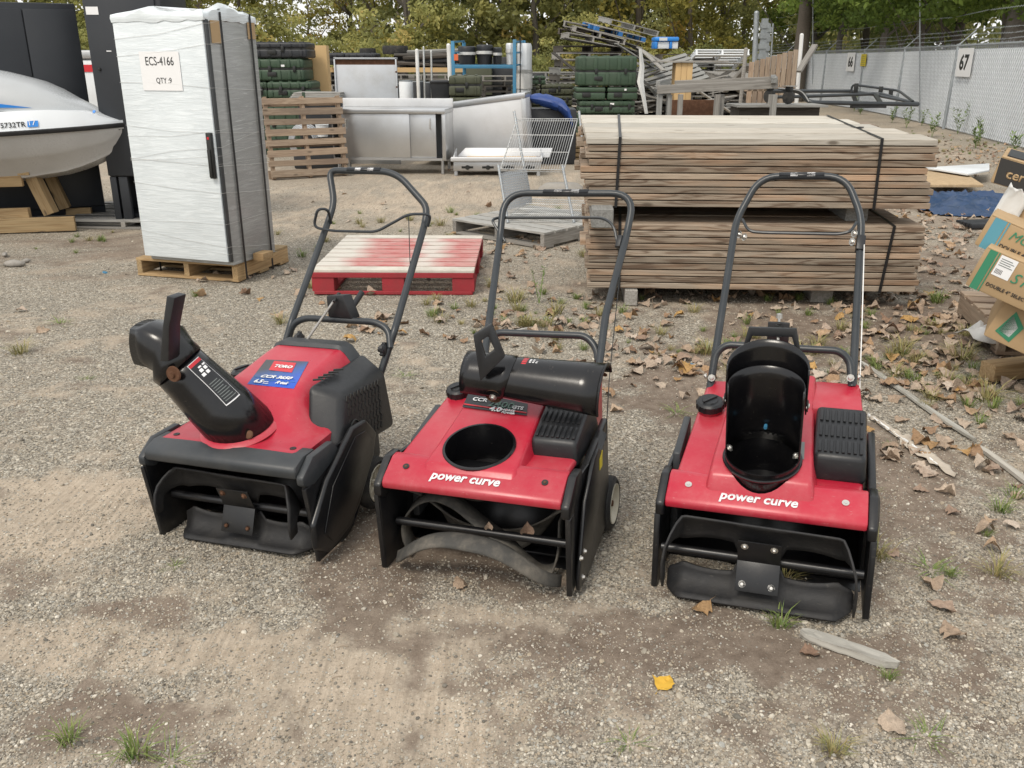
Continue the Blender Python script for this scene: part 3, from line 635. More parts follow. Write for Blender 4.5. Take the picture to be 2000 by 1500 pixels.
for s in [.16, .2, .26, .34, .44, .56, .7, .85, 1.0, 1.3, 1.7, 2.0]:
    w_, g_ = hw(s)*.74*min(1, .25+s*1.6), gz(s); b_ = g_+interp(s, [(0, .012), (.1, .045), (.3, .13), (.6, .16), (3, .17)])*.96
    top = interp(s, [(.16, .0), (.3, .035), (.5, .12), (.62, .20), (.8, .26), (1.0, .32), (1.3, .37), (2, .30)])
    hood.append([(-s, y*w_, b_+top*z) for y, z in ((1, -.05), (.97, .3), (.8, .75), (.5, .97), (0, 1.02), (-.5, .97), (-.8, .75), (-.97, .3), (-1, -.05))])
MB().loft(hood).build('hood', M_['hood'], ski, smooth=True)
for s0, s1, lab in ((.58, 1.3, 0),):
    m2 = MB(); ed = [(-s, -hw(s)*.74*min(1, .25+s*1.6)-.003, gz(s)+.14+.05*(s-.5)) for s in np.linspace(.5, 1.8, 14)]; m2.tube(ed, .005, 6); m2.build('hood_seam', M_['darkdet'], ski, smooth=True)
m2 = MB(); m2.tube([(-.075, -.05, .055), (-.085, -.05, .085), (-.105, -.05, .088), (-.11, -.05, .06)], .005, 8); m2.build('bow_eye', M_['steel'], ski, smooth=True)
def deckside(s, z):   # a point on the near flank of the deck
    w_ = hw(s); g_ = gz(s); dz = interp(s, [(0, .012), (.1, .045), (.3, .13), (.6, .16), (3, .17)])
    f = (z-.035)/(dz*.6-.035); return Vector((-s, -(.97-.04*f)*w_-.004, g_+z))
def flank_text(s, x0, x1, z, hgt, mat, nm='registration_number', **k):
    A, B = deckside(x0, z), deckside(x1, z); C = deckside(x0, z+.04); text(nm, s, mat, ski, A, B-A, C-A, width=(B-A).length, lift=.004, **k)
flank_text('5732TR', .865, .685, .038, .05, M_['darkdet'], bold=.012)
A, B, C = deckside(.675, .034), deckside(.60, .034), deckside(.675, .080); nrm = (B-A).cross(C-A).normalized()*.004
st = plate('blue_sticker', M_['blueplastic'], ski, [A+nrm, B+nrm, B+nrm+(C-A), C+nrm])
A2 = A+nrm*1.8+(B-A)*.18+(C-A)*.25; text('lettering', '17', M_['white'], ski, A2, B-A, C-A, width=(B-A).length*.62, lift=.001)
m2 = MB()
for x0, x1, z0, z1, w_ in ((1.05, .80, .105, .082, .006),):
    A, B = deckside(x0, z0), deckside(x1, z1); 
m2.add([Vector((-1.35, -hw(1.35)*.73-.02, gz(1.3)+.30)), Vector((-.95, -hw(.95)*.73-.02, gz(.95)+.235)), Vector((-.66, -hw(.66)*.70-.016, gz(.66)+.178)), Vector((-1.0, -hw(1.)*.74-.016, gz(1)+.20))], [(0, 1, 2, 3)]); 
o = m2.build('blue_stripe', M_['blueplastic'], ski); solidify(o, .002)
m3 = MB().lathe([(0, .004), (.012, .004), (.014, 0)], n=14); o = m3.build('oval_badge', M_['blueplastic'], ski, smooth=True, M=frame(Vector((-.235, -.17, .107)), (1, 0, .35), (0, .5, .8)))
st_ = thing('boat_cradle', 'rough wooden cradle under the watercraft', 'cradle', M=T(cr.x, cr.y, 0, R(6)))
def beam(p, q, w, h, mat, par, nm='beam', up=(0, 0, 1)):
    p = Vector(p); q = Vector(q); d = q-p; u = Vector(up); 
    if abs(d.normalized().dot(u)) > .95: u = Vector((0, 1, 0))
    return board(nm, d.length, w, h, frame((p+q)/2, d, u.cross(d)), mat, par)
beam((.02, .0, .07), (-1.4, -.16, .07), .045, .12, M_['newwood'], st_); beam((-.0, .5, .07), (-1.4, .45, .07), .045, .12, M_['newwood'], st_)
beam((-.20, .10, .14), (-.33, .12, .52), .09, .10, M_['newwood'], st_, 'upright'); beam((-.20, .45, .14), (-.30, .42, .52), .09, .10, M_['newwood'], st_, 'upright')
beam((-.36, .02, .45), (-1.5, -.05, .44), .045, .12, M_['newwood'], st_); beam((-.34, .0, .16), (-1.5, .1, .13), .05, .10, M_['newwood'], st_)
beam((-.33, -.02, .53), (-.36, .6, .53), .09, .09, M_['newwood'], st_, 'bunk')
# ------------------------------------------------------------------ snow blowers
class Blower:
    def __init__(s, label, pose, lip):
        s.M = Matrix.Translation((pose[0], pose[1], 0)) @ Matrix.Rotation(R(pose[2]), 4, 'Z') @ Matrix.Rotation(R(pose[3]), 4, 'Y')
        s.Mi = s.M.inverted(); s.t = thing('snow_blower', label, 'snow blower', M=s.M, group='red walk-behind snow blowers in a row'); s.lip = lip
    def plane(s, px, py, o, n):
        a = s.Mi @ Vector((0, 0, H)); d = s.Mi.to_3x3() @ ray(px, py); n = Vector(n); t = (Vector(o)-a).dot(n)/d.dot(n); return a+d*t
    def y(s, px, py, y): return s.plane(px, py, (0, y, 0), (0, 1, 0))
    def x(s, px, py, x): return s.plane(px, py, (x, 0, 0), (1, 0, 0))
    def z(s, px, py, z): return s.plane(px, py, (0, 0, z), (0, 0, 1))
HS = .27   # slope of the hump top
def bolt(par, p, n, r=.007, mat='bolt', t=.005):
    o = MB().lathe([(0, t*1.3), (r*.7, t*1.25), (r, t*.8), (r, 0), (r*1.7, -.0), (r*1.7, -.002)], n=8).build('bolt', M_[mat], par, smooth=True, M=frame(p, Vector(n).orthogonal(), Vector(n).cross(Vector(n).orthogonal()))); return o
def rotor(b, phi0, sgns, twist=0.0, C=(0, -.035, .127), RR=.131, endrot=2.2, band=0, hw_=.245, mat='rubber', cut=True, plate_=True, dusty=None):
    C = Vector(C); n = 48; mt = M_[dusty or mat]
    for sg in sgns:
        vs = []; K = 7
        for i in range(n+1):
            s = -1+2*i/n; e = max(0, (abs(s)-.74)/.26) if not band else min(1, abs(s)*1.1)**2; x = hw_*math.copysign(min(1, abs(s)*1.06)**.9 if abs(s) < .94 else 1, s)
            x = hw_*max(-1, min(1, s*1.12)); ph = phi0+(0 if sg > 0 else PI)+e**1.3*endrot*(1 if sg > 0 else .1 if not band else 1)+twist*s
            r1 = RR*(1-.10*e); r0 = .016+(.034 if cut else .02)*abs(math.sin(s*PI*1.15))**.7*(abs(s) > .22)+.05*min(1, e*1.6); r0 = max(r0, band)
            for j in range(K):
                f = j/(K-1); r = r0+(r1-r0)*f; a = ph+(.30 if sg > 0 else -.62)*(f**1.5)*(1-e)
                vs.append(C+Vector((x, math.cos(a)*r, math.sin(a)*r)))
        vs = [Vector((v.x, v.y, max(v.z, .012))) for v in vs]
        fs = [(i*K+j, (i+1)*K+j, (i+1)*K+j+1, i*K+j+1) for i in range(n) for j in range(K-1)]
        o = MB().add(vs, fs).build('paddle', mt, b.t, smooth=True); solidify(o, .006)
    sh = MB().tube([C+Vector((-.265, 0, 0)), C+Vector((.265, 0, 0))], .0125, 12).build('rotor_shaft', M_['black'], b.t, smooth=True)
    if plate_:
        a = phi0+.22; d = Vector((0, math.cos(a), math.sin(a))); nn = Vector((0, -abs(math.sin(a)), math.cos(a)*math.copysign(1, math.sin(a)))) ; nn = Vector((0, -math.sin(a), math.cos(a)))
        if nn.y > 0: nn = -nn
        X = Vector((1, 0, 0)); m2 = MB(); h = .056
        for sg, o_ in ((1, .004), (-1, .0)):
            p = C+nn*(.016+o_); q = d*sg*.084; off = -.012*sg*0
            n3 = nn
            if sg < 0:
                a2 = phi0+PI-.52; q = Vector((0, math.cos(a2), math.sin(a2)))*.088; n3 = Vector((0, -math.sin(a2), math.cos(a2))); n3 = -n3 if n3.y > 0 else n3; p = C+n3*.022; lowc = (p, q, n3)
            m2.hexa([p-X*h, p+X*h, p+X*h+q, p-X*h+q]+[k+n3*.004 for k in (p-X*h, p+X*h, p+X*h+q, p-X*h+q)])
        m2.tube([C+nn*.016-X*h, C+nn*.016+X*h], .012, 8)
        pl = m2.build('paddle_clamp', M_['black'], b.t, bevel=.001)
        for sx, sg in ((-.038, 1), (.038, 1), (-.038, -1), (.038, -1), (0, 0)):
            bolt(pl, (C+nn*.025+X*sx+d*sg*.066) if sg >= 0 else (lowc[0]+X*sx+lowc[1]*.78+lowc[2]*.004), nn if sg >= 0 else lowc[2], .006, b.bolt)
def housing(b, A=False):
    t = b.t; ly, lz = b.lip
    for sg in (-1, 1):
        x0, x1 = sorted((sg*.272, sg*.284))
        MB().prism([(-.055 if not A else -.045, .004), (ly-.005, lz+.0), (ly+.01, lz+.02), (ly+.06, lz+.045)]+([(.30, .30), (.34, .14), (.27, .03), (.18, .004)] if not A or sg < 0 else [(.22, .30), (.22, .14), (.17, .03), (.12, .004)]), x0, x1).build('side_plate', M_['black'], t, bevel=.003)
        x0, x1 = sorted((sg*.262, sg*.287)); xb = sorted((sg*.274, sg*.289))
        m2 = MB()
        s0 = [(ly-.012, lz-.03), (ly-.012, lz+.006), (ly+.068, lz+.062), (ly+.13, lz+.06), (ly+.13, lz+.0), (ly+.03, lz-.05)] if not A else [(ly-.013, lz-.02), (ly-.014, lz+.006), (ly+.05, lz+.048), (ly+.16, lz+.050), (ly+.20, lz+.0), (ly+.03, lz-.04)]
        m2.prism(s0, x0, x1); m2.build('housing_corner', M_['black'] if not A else M_['trim'], t, bevel=.007)
        m2 = MB().prism([(ly-.009, lz-.03), (ly+.035, lz-.03), (-.018 if not A else -.01, .02), (-.057 if not A else -.047, .006)], xb[0], xb[1]).build('side_flange', M_['black'], t, bevel=.003)
        bolt(t, (sg*.286, .085, .10), (sg, 0, 0), .007)
    # inside: curved scraper shell
    pr = [(ly+.0, lz-.006), (ly+.06, lz+.02)]+[(.10+.158*math.cos(a), .140+.150*math.sin(a)) for a in np.linspace(R(80), R(-88), 14)]
    m2 = MB(); m2.add([(sx*.272, y, z) for sx in (-1, 1) for y, z in pr], [(i, i+1, len(pr)+i+1, len(pr)+i) for i in range(len(pr)-1)])
    solidify(m2.build('auger_housing', M_['black'], t, smooth=True), .004)
    MB().bb(-.272, .272, .14, .19, .004, .012).build('scraper_blade', M_['black'], t, bevel=.002)
    MB().bb(-.22, .22, .28, .50, .10, .36).build('engine_shroud', M_['blackplas'], t, bevel=.02)
    for sg in (-1, 1):
        w = MB(); w.lathe([(.058, -.018), (.074, -.024), (.085, -.016), (.088, 0), (.085, .016), (.074, .024), (.058, .018)], n=32)
        wh = w.build('wheel', M_['tyre'], t, smooth=True, M=T(sg*(.268 if A else .292), .335 if A else .37, .086, 0, PI/2))
        rim = MB(); rim.lathe([(.0, .010), (.014, .012), (.018, .004), (.048, .004), (.060, .023), (.064, .024), (.064, -.019), (.0, -.019)] if sg > 0 else [(.0, -.010), (.014, -.012), (.018, -.004), (.040, -.002), (.052, -.018), (.056, -.019), (.056, .019), (.0, .019)], n=32)
        for k in range(6):
            a = k*PI/3; rim.box((math.cos(a)*.034, math.sin(a)*.034, sg*.006), (.03, .006, .012), Matrix.Rotation(a, 3, 'Z'))
        ro = rim.build('rim', M_['rim'], wh, smooth=True); MB().lathe([(0, .004), (.009, .003), (.011, -.004)], n=10).build('axle_nut', M_['rust'], wh, smooth=True, M=T(0, 0, sg*.014, 0, 0 if sg > 0 else PI))
def gascap(b, p, n, r=.036, stem=True):
    M0 = frame(p, Vector(n).orthogonal(), Vector(n).cross(Vector(n).orthogonal()))
    if stem: MB().lathe([(0, -.02), (.036, -.02), (.036, .006), (.032, .012), (0, .012)], n=24).build('filler_neck', M_['red'], b.t, smooth=True, M=M0)
    m2 = MB(); m2.lathe([(0, .034), (r*.55, .034), (r*.6, .031), (r*.85, .031), (r, .026), (r, .006), (0, .006)], n=28)
    for k in range(14):
        a = k*PI/7; m2.box((math.cos(a)*r, math.sin(a)*r, .016), (.004, .006, .018), Matrix.Rotation(a, 3, 'Z'))
    c = m2.build('fuel_cap', M_['blackplas'], b.t, smooth=True, M=M0); MB().box((0, 0, .036), (r*1.3, .006, .005)).build('grip_bar', M_['blackplas'], c, bevel=.001)
def deckB(b):
    t = b.t; ly, lz = b.lip
    m2 = MB().prism([(ly-.004, lz-.008), (ly-.007, lz+.012), (ly+.004, lz+.024), (ly+.072, lz+.062), (ly+.10, lz+.064), (ly+.10, lz+.02)], -.262, .262)
    lip = m2.build('front_lip', M_['red'], t, bevel=.006)
    for sx in (-.205, .205):
        n = Vector((0, -.45, .9)); p = Vector((sx, ly+.042, lz+.047)); o = MB().lathe([(0, -.0), (.006, .001), (.0095, .001), (.0095, -.001)], n=16).build('screw_recess', M_['darkdet'] if b.dark else M_['bolt'], t, smooth=True, M=frame(p, (1, 0, 0), n.cross(Vector((1, 0, 0)))))
        MB().lathe([(0, .002), (.004, .002), (.005, 0)], n=8).build('screw', M_['rust'] if b.dark else M_['bolt'], o, smooth=True)
    m2 = MB(); m2.hexa([(-.248, ly+.06, lz+.036), (-.10, ly+.06, lz+.036), (-.10, .53, .30), (-.235, .53, .30), (-.246, ly+.075, lz+.058), (-.10, ly+.075, lz+.062), (-.10, .53, .442), (-.222, .53, .436)]); tk_ = m2.build('tank_deck', M_['red'], t, bevel=.014, seg=3).name
    m2 = MB(); m2.hexa([(.08, ly+.06, lz+.030), (.250, ly+.06, lz+.030), (.255, .25, lz+.030), (.08, .25, lz+.030), (.08, ly+.075, lz+.050), (.246, ly+.075, lz+.050), (.252, .25, lz+.055), (.08, .25, lz+.055)]); rk_ = m2.build('right_deck', M_['red'], t, bevel=.010).name
    hz = lambda y: .338+HS*y
    m2 = MB(); secs = []
    for y, zt_, e in ((ly+.028, lz+.030, .018), (ly+.055, .340+.0, .018), (.10, hz(.10), .022), (.25, hz(.25), .020), (.53, hz(.53)-.002, .014)):
        l = -.152+.02*(y-ly)/.5; r = .118-.012*(y-ly)/.5; zb = lz+.03 if y > ly+.04 else lz+.01
        secs.append([(l-e, y, zb), (l, y, zt_), (r, y, zt_), (r+e, y, zb)])
    m2.loft(secs); hump = m2.build('engine_hood', M_['red'], t, bevel=.010, seg=3)
    N_ = Vector((0, -math.sin(math.atan(HS)), math.cos(math.atan(HS)))); C = Vector((b.cx, b.cy, hz(b.cy))); b.C = C; b.N = N_
    FR = frame(C, (1, 0, 0), Vector((0, math.cos(math.atan(HS)), math.sin(math.atan(HS))))); b.FR = FR
    for o_ in (hump, bpy.data.objects[tk_], bpy.data.objects[rk_], lip): boolcut(o_, MB().tube([C-N_*.13, C+N_*.06], .1035, 40))
    ring = MB().lathe([(.1045, -.003), (.107, .003), (.105, .006), (.099, .006), (.097, -.12), (.0, -.13)], n=40).build('chute_ring', M_['gloss'], t, smooth=True, M=FR)
    # muffler guard
    g = MB().hexa([(.114, .135, .30), (.256, .135, .30), (.258, .42, .30), (.114, .42, .30), (.116, .143, .378), (.252, .143, .378), (.252, .345, .449), (.116, .345, .449)])
    go_ = g.build('muffler_guard', M_['blackplas'], t, bevel=.014, seg=3)
    m2 = MB(); sl_ = math.atan((.443-.372)/.215)
    for r_ in range(3):
        for c in range(8):
            yy = .178+r_*.062; zz = .378+(yy-.143)*.351+.002; m2.box((.130+c*.0155, yy, zz), (.0085, .050, .005), Matrix.Rotation(sl_, 3, 'X'))
    m2.build('vent_ribs', M_['blackplas'], go_, bevel=.0014)
    MB().hexa([(.10, .335, .25), (.245, .335, .25), (.240, .53, .25), (.10, .53, .25), (.10, .345, .438), (.243, .345, .438), (.236, .53, .462), (.10, .53, .462)]).build('rear_deck', M_['red'], t, bevel=.010)
    MB().hexa([(.262, .10, .05), (.290, .10, .05), (.290, .40, .09), (.262, .40, .09), (.262, .10, .30), (.284, .10, .30), (.284, .40, .36), (.262, .40, .36)]).build('belt_guard', M_['black'], t, bevel=.006)
    MB().hexa([(-.272, .14, .08), (-.25, .14, .08), (-.25, .40, .10), (-.272, .40, .10), (-.272, .16, .33), (-.25, .16, .33), (-.25, .36, .37), (-.272, .36, .37)]).build('frame_plate', M_['trim'], t, bevel=.005)
    # maker's line on the lip
    A_ = Vector((b.tx0, ly+b.ty, 0)); n = Vector((0, -math.sin(.51), math.cos(.51))); pz_ = lambda y: lz+.024+(y-ly-.004)*(.038/.068)
    A_.z = pz_(A_.y)+.001; text('lettering', 'power curve', M_['white'], lip, A_, (1, 0, 0), (0, .068, .038), width=b.tw, height=.030, bold=.028, shear=.18, lift=.0012)
def handles(b, rail, cross, bail, r=.0125):
    t = b.t; P = [b.y(*p[:3]) for p in rail]; rad = [p[3] if len(p) > 3 else .05 for p in rail]
    P[0] = P[0]+(P[0]-P[1]).normalized()*.08; P[-1] = P[-1]+(P[-1]-P[-2]).normalized()*.08
    h = MB().tube(fillet(P, rad, 7), r, 12).build('handlebar', M_['tube'], t, smooth=True)
    MB().tube(fillet([b.y(*p[:3]) for p in cross], .05, 6), r*.95, 12).build('cross_brace', M_['tube'], t, smooth=True)
    MB().tube(fillet([b.y(*p[:3]) for p in bail], .028, 5), .0052, 8).build('control_bail', M_['tube'], t, smooth=True)
    return h
def gripdecal(b, h, p0, p1, y):
    a, c = b.y(*p0, y), b.y(*p1, y); d = (c-a).normalized(); L_ = (c-a).length; n = Vector((0, -.55, .83))
    w = d.cross(n).normalized(); ro = frame(a, d, w)
    def arc(x0, x1, mat, nm='grip_label'):
        m2 = MB(); secs = []
        for x in (x0, x1): secs.append([Vector((x, math.sin(k)*.0131, math.cos(k)*.0131)) for k in np.linspace(-.9, .9, 7)])
        m2.loft(secs, False, False); o = m2.build(nm, mat, h, smooth=True); o.matrix_local = frame(a, d, n.cross(d)); solidify(o, .0006)
    arc(0, L_, M_['decalblack']); arc(L_*.25, L_*.42, M_['white']); arc(L_*.62, L_*.80, M_['white'])
# ---- right machine
b3 = Blower('red snow blower with its open black chute standing upright, in front of the lumber', (.685, 2.154, -18.98, -1.65), (-.023, .254)); b3.bolt = 'bolt'; b3.dark = False
b3.cx, b3.cy = -.018, .103; b3.tx0, b3.ty, b3.tw = -.118, .003, .205
housing(b3); deckB(b3)
rotor(b3, R(93), (1, -1), .06)
h3 = handles(b3, [(1387, 756, .50), (1438, 430, 1.0, .05), (1485, 344.5, 1.09, .07), (1652, 344.5, 1.09, .07), (1683, 425, 1.0, .05), (1680, 480, .94, .03), (1664, 775, .50)],
             [(1389, 745, .51), (1398, 690, .55), (1418, 673, .56), (1640, 685, .56), (1660, 705, .55), (1664, 755, .51)],
             [(1450, 428, .97), (1462, 452, .93), (1490, 454.5, .93), (1640, 457.5, .93), (1662, 452, .93), (1673, 434, .97)])
gripdecal(b3, h3, (1522, 344), (1610, 344), 1.09)
t = b3.t; a = b3.y(1682, 462, .955); c = b3.y(1679, 490, .92)
MB().tube([a, c], .019, 4).build('switch_clamp', M_['blackplas'], t, bevel=.002)
for px, py, yy in ((1453, 463, .96), (1443, 458, .97), (1664, 472, .94), (1668, 456, .94)): bolt(t, b3.y(px, py, yy), (-.6, -.6, .2), .008)
MB().tube([b3.y(1688, 478, .92), b3.y(1684, 620, .70), b3.y(1679, 765, .50), b3.y(1681, 800, .47)], .0018, 6).build('control_cable', M_['poly'], t, smooth=True)
for px in (1391, 1661): p = b3.y(px, 735, .51); bolt(t, p+Vector((0, -.016, 0)), (0, -1, .2), .007)
for px, s in ((1386, -1), (1669, 1)): bolt(t, b3.y(px, 735, .52)+Vector((s*.012, 0, 0)), (s, 0, 0), .006)
gascap(b3, Vector((-.182, .36, .40)), (0, -.22, .97)) if False else gascap(b3, b3.plane(1387, 798, (0, .3, .385), (0, -.27, 1)), (0, -.25, .97), .041)
def chute_shell(name, par, M, r, h0, h1, a0, a1, mat='gloss', lean=0.0, cut0=0, cut1=0, n=26, th=.004, flare=0, side=0.0):
    """open-fronted curved wall round local z; back is +y; angle span a0..a1, straight cheeks carried forward by side"""
    vs = []; A_ = np.linspace(a0, a1, n); K = 7
    cols = [(r*math.cos(a), r*math.sin(a), math.sin(a)) for a in A_]
    if side: cols = [(cols[0][0], cols[0][1]-side, -.6)]+cols+[(cols[-1][0], cols[-1][1]-side, -.6)]
    for x, y, s_ in cols:
        for j in range(K):
            f = j/(K-1); h = h0+(h1-h0)*f; hh = h+(cut1*(1-max(s_, -.3)))*-f+cut0*(1-max(s_, -.3))*(1-f)
            vs.append((x*(1+flare*f), y*(1+flare*f)+lean*(h-h0), hh))
    fs = [(i*K+j, (i+1)*K+j, (i+1)*K+j+1, i*K+j+1) for i in range(len(cols)-1) for j in range(K-1)]
    o = MB().add(vs, fs).build(name, M_[mat], par, smooth=True, M=M); solidify(o, th, -1 if False else 0); return o
FR = b3.FR; ch = chute_shell('discharge_chute', t, FR, .098, -.004, .235, R(-12), R(192), lean=.05)
MB().lathe([(.097, -.01), (.101, -.01), (.101, .020), (.097, .020), (.097, -.01)], n=40).build('chute_collar', M_['gloss'], t, smooth=True, M=FR)
for x, y, zz in ((-.088, -.005, .03), (.088, -.01, .03), ):
    bolt(ch, (x, y, zz), (-x, -y, .1), .007); 
MB().tube([(.0, .094, .045), (0, .080, .045)], .005, 8).build('blue_tip', M_['bluesteel'], ch)
df = chute_shell('chute_deflector', t, FR @ T(0, .012, .165) @ Matrix.Rotation(R(-8), 4, 'X'), .104, -.01, .150, R(-2), R(182), cut1=.035, lean=.05)
for s in (-1, 1):
    bolt(df, (s*.106, .01, .01), (s, 0, 0), .008); MB().lathe([(0, .004), (.016, .003), (.017, 0)], n=14).build('pivot_washer', M_['rubber'], df, smooth=True, M=frame((s*.106, .01, .01), (0, 0, 1), (0, s, 0)) @ Matrix.Rotation(PI, 4, 'X') if s < 0 else frame((s*.106, .01, .01), (0, 1, 0), (0, 0, 1)))
def loopframe(par, o, xd, yd, outer, inner, th, name='deflector_grip', mat='blackplas'):
    M0 = frame(o, xd, yd); k = len(outer); vs = [(x, y, z) for z in (0, th) for L_ in (outer, inner) for x, y in L_]; fs = []
    for i in range(k):
        j = (i+1) % k; fs += [(i, j, k+j, k+i), (2*k+i, 3*k+i, 3*k+j, 2*k+j), (i, 2*k+i, 2*k+j, j), (k+i, k+j, 3*k+j, 3*k+i)]
    return MB().add(vs, fs).build(name, M_[mat], par, bevel=.003, M=M0)
pg = [b3.y(px, py, .205) for px, py in ((1425, 768), (1463, 637), (1556, 640), (1574, 745))]
pi_ = [b3.y(px, py, .205) for px, py in ((1452, 702), (1470, 654), (1547, 656), (1557, 690))]
o0 = pg[0]; X0 = Vector((1, 0, 0)); Y0 = Vector((0, .12, 1)).normalized()
pr = lambda q: ((q-o0).dot(X0), (q-o0).z)
loopframe(t, o0, X0, (0, 0, 1), [pr(q) for q in pg], [pr(q) for q in pi_], .012)
# crank rod bracket behind the chute
a = b3.y(1520, 650, .56); br = MB().box(a, (.066, .012, .07)).build('rod_bracket', M_['blackplas'], t, bevel=.004)
MB().tube([b3.y(1521, 622, .56)+Vector((0, .03, 0)), b3.y(1519, 672, .52), Vector((.0, .25, .40))], .0045, 8).build('chute_rod', M_['zinc'], t, smooth=True)
m2 = MB(); q0 = b3.y(1522, 632, .54); m2.tube([q0+Vector((.009*math.cos(k*.9), .009*math.sin(k*.9), -.0012*k)) for k in range(36)], .0016, 5); m2.build('spring', M_['darkdet'], t, smooth=True)
MB().lathe([(0, .016), (.009, .013), (.011, 0)], n=12).build('rod_end', M_['zinc'], t, smooth=True, M=Matrix.Translation(b3.y(1522, 621, .56)))
plate('small_decal', M_['decalgrey'], t, [Vector((.070, .115, .338+HS*.115+.001)), Vector((.092, .115, .338+HS*.115+.001)), Vector((.090, .19, .338+HS*.19+.001)), Vector((.070, .19, .338+HS*.19+.001))])
# ---- middle machine
b2 = Blower('middle red snow blower, its chute taken off leaving a round black hole in the deck', (-.091, 2.258, -18.4, -1.71), (-.060, .278)); b2.bolt = 'bolt'; b2.dark = True
b2.cx, b2.cy = -.020, .085; b2.tx0, b2.ty, b2.tw = -.122, .006, .205
housing(b2); deckB(b2)
rotor(b2, R(158), (1, -1), .10, C=(0, .02, .126), endrot=1.5, band=.088, RR=.135, cut=True, plate_=False, dusty='dustrub')
pe = [b2.y(px, py, yy) for px, py, yy in ((800, 1085, .02), (784, 1050, .02), (786, 1015, .03), (812, 985, .05), (845, 976, .06), (885, 992, .05), (935, 1035, .02), (985, 1072, .0), (1020, 1110, -.01), (1050, 1132, .0), (1075, 1128, .02), (1090, 1085, .04), (1092, 1020, .06))]
pe = fillet(pe, .03, 3); vs = [q+Vector((0, k*.055, k*.012)) for q in pe for k in (0, .5, 1)]
o = MB().add(vs, [(i*3+j, i*3+j+1, i*3+j+4, i*3+j+3) for i in range(len(pe)-1) for j in (0, 1)]).build('paddle', M_['dustrub'], b2.t, smooth=True); solidify(o, .006)
# belt side panel of the middle machine, folded edge
sp = MB().prism([(.15, .335), (.20, .345), (.30, .29), (.33, .19), (.30, .05), (.10, .006), (-.03, .012), (-.035, .05), (.04, .25)], .292, .304).build('belt_cover', M_['black'], b2.t, bevel=.004)
MB().hexa([(.286, .10, .24), (.30, .10, .24), (.30, .32, .34), (.286, .32, .34), (.272, .10, .25), (.284, .10, .25), (.284, .32, .352), (.272, .32, .352)]).build('folded_edge', M_['black'], b2.t, bevel=.002)
plate('yellow_warning_label', M_['yellow'], sp, [(.3045, .20, .275), (.3045, .235, .275), (.3045, .235, .325), (.3045, .20, .31)])
for y, z in ((.0, .04), (.02, .11), (-.02, .11)): bolt(sp, (.305, y, z), (1, 0, 0), .005)
h2_ = handles(b2, [(947, 692, .50), (976, 470, .90, .04), (985, 377, 1.0, .11), (1240, 378, 1.0, .10), (1222, 468, .90, .05), (1183, 615, .62, .03), (1172, 700, .50)],
              [(944, 700, .52), (948, 668, .56), (970, 649, .57), (1145, 656, .57), (1165, 680, .55), (1168, 705, .52)],
              [(987, 472, .90), (960, 430, .93), (972, 425, .96), (1178, 425, .96), (1199, 440, .93), (1206, 476, .90)])
gripdecal(b2, h2_, (1062, 377), (1150, 377), 1.0)
MB().tube([b2.y(1213, 462, .905), b2.y(1208, 484, .88)], .015, 6).build('switch_clamp', M_['blackplas'], b2.t, bevel=.002)
MB().tube([b2.y(1216, 478, .88), b2.y(1205, 590, .66), b2.y(1190, 740, .45), b2.y(1183, 860, .34)], .0016, 6).build('control_cable', M_['darkdet'], b2.t, smooth=True)
gascap(b2, b2.plane(896, 772, (0, .3, .385), (0, -.27, 1)), (0, -.25, .97))
b2z = lambda px, py: b2.plane(px, py, (0, 0, .3405), (0, -HS, 1))
dq = [b2z(*p) for p in ((903, 795), (1029, 812), (1031, 789), (917, 764))]; mid = (dq[0]+dq[1])/2
dc = plate('model_decal', M_['decalblack'], b2.t, dq); dn = Vector((0, -HS, 1)).normalized(); xd = dq[1]-dq[0]
def on2(px, py): return b2z(px, py)+dn*.0015
UP = Vector((0, 1, HS))
for s_, p0, p1, mat, bo in (('CCR', (922, 783), (951, 787), 'white', .03), ('2400', (952, 794), (1001, 800), 'decalgreen', .01), ('GTS', (999, 799), (1021, 802), 'white', .04), ('4.0', (954, 803), (977, 806), 'white', .04), ('HORSE', (979, 803), (1005, 806), 'white', .03), ('POWER', (979, 808), (1005, 811), 'white', .03)):
    text('lettering', s_, M_[mat], dc, on2(*p0), on2(*p1)-on2(*p0), UP, width=(on2(*p1)-on2(*p0)).length, bold=bo)
plate('red_line', M_['decalred'], dc, [on2(*p) for p in ((906, 791), (1028, 808), (1028, 806), (907, 789))])
# loose chute lying on the middle machine
ca_, cb_ = b2.y(928, 712, .24), b2.y(1143, 741, .24); wa, wb = b2.M @ ca_, b2.M @ cb_
ax = (wb-wa).normalized(); up_ = Vector((-.10, -.42, .90)); fc_ = (up_-ax*up_.dot(ax)).normalized()
M0 = frame(wa, fc_.cross(ax) if False else ax.cross(fc_), fc_)      # local y = convex side, z = axis
M0 = Matrix((fc_.cross(ax), fc_, ax)).transposed().to_4x4(); M0.translation = wa-fc_*.045
lc = thing('discharge_chute', 'loose black discharge chute lying across the top of the middle snow blower', 'chute', M=M0)
La = (wb-wa).length+.01
sh = chute_shell('chute_wall', lc, Matrix.Identity(4), .064, .02, La+.045, R(4), R(182), n=30, cut1=.0, flare=.36, lean=-.01)
chute_shell('chute_deflector', lc, T(0, .0, 0), .071, -.03, .125, R(-6), R(186), cut1=.02, cut0=-.0, flare=.02)
for s in (-1, 1):
    MB().lathe([(0, .006), (.011, .005), (.013, .002), (.024, .0015), (.025, -.004)], n=20).build('pivot_washer', M_['rust'], lc, smooth=True, M=frame((s*.070, -.002, .075), (0, 0, 1), (0, s, 0)) if s > 0 else frame((s*.070, -.002, .075), (0, 0, 1), (0, -1, 0)))
    bolt(lc, (s*.078, -.002, .075), (s, 0, 0), .007)
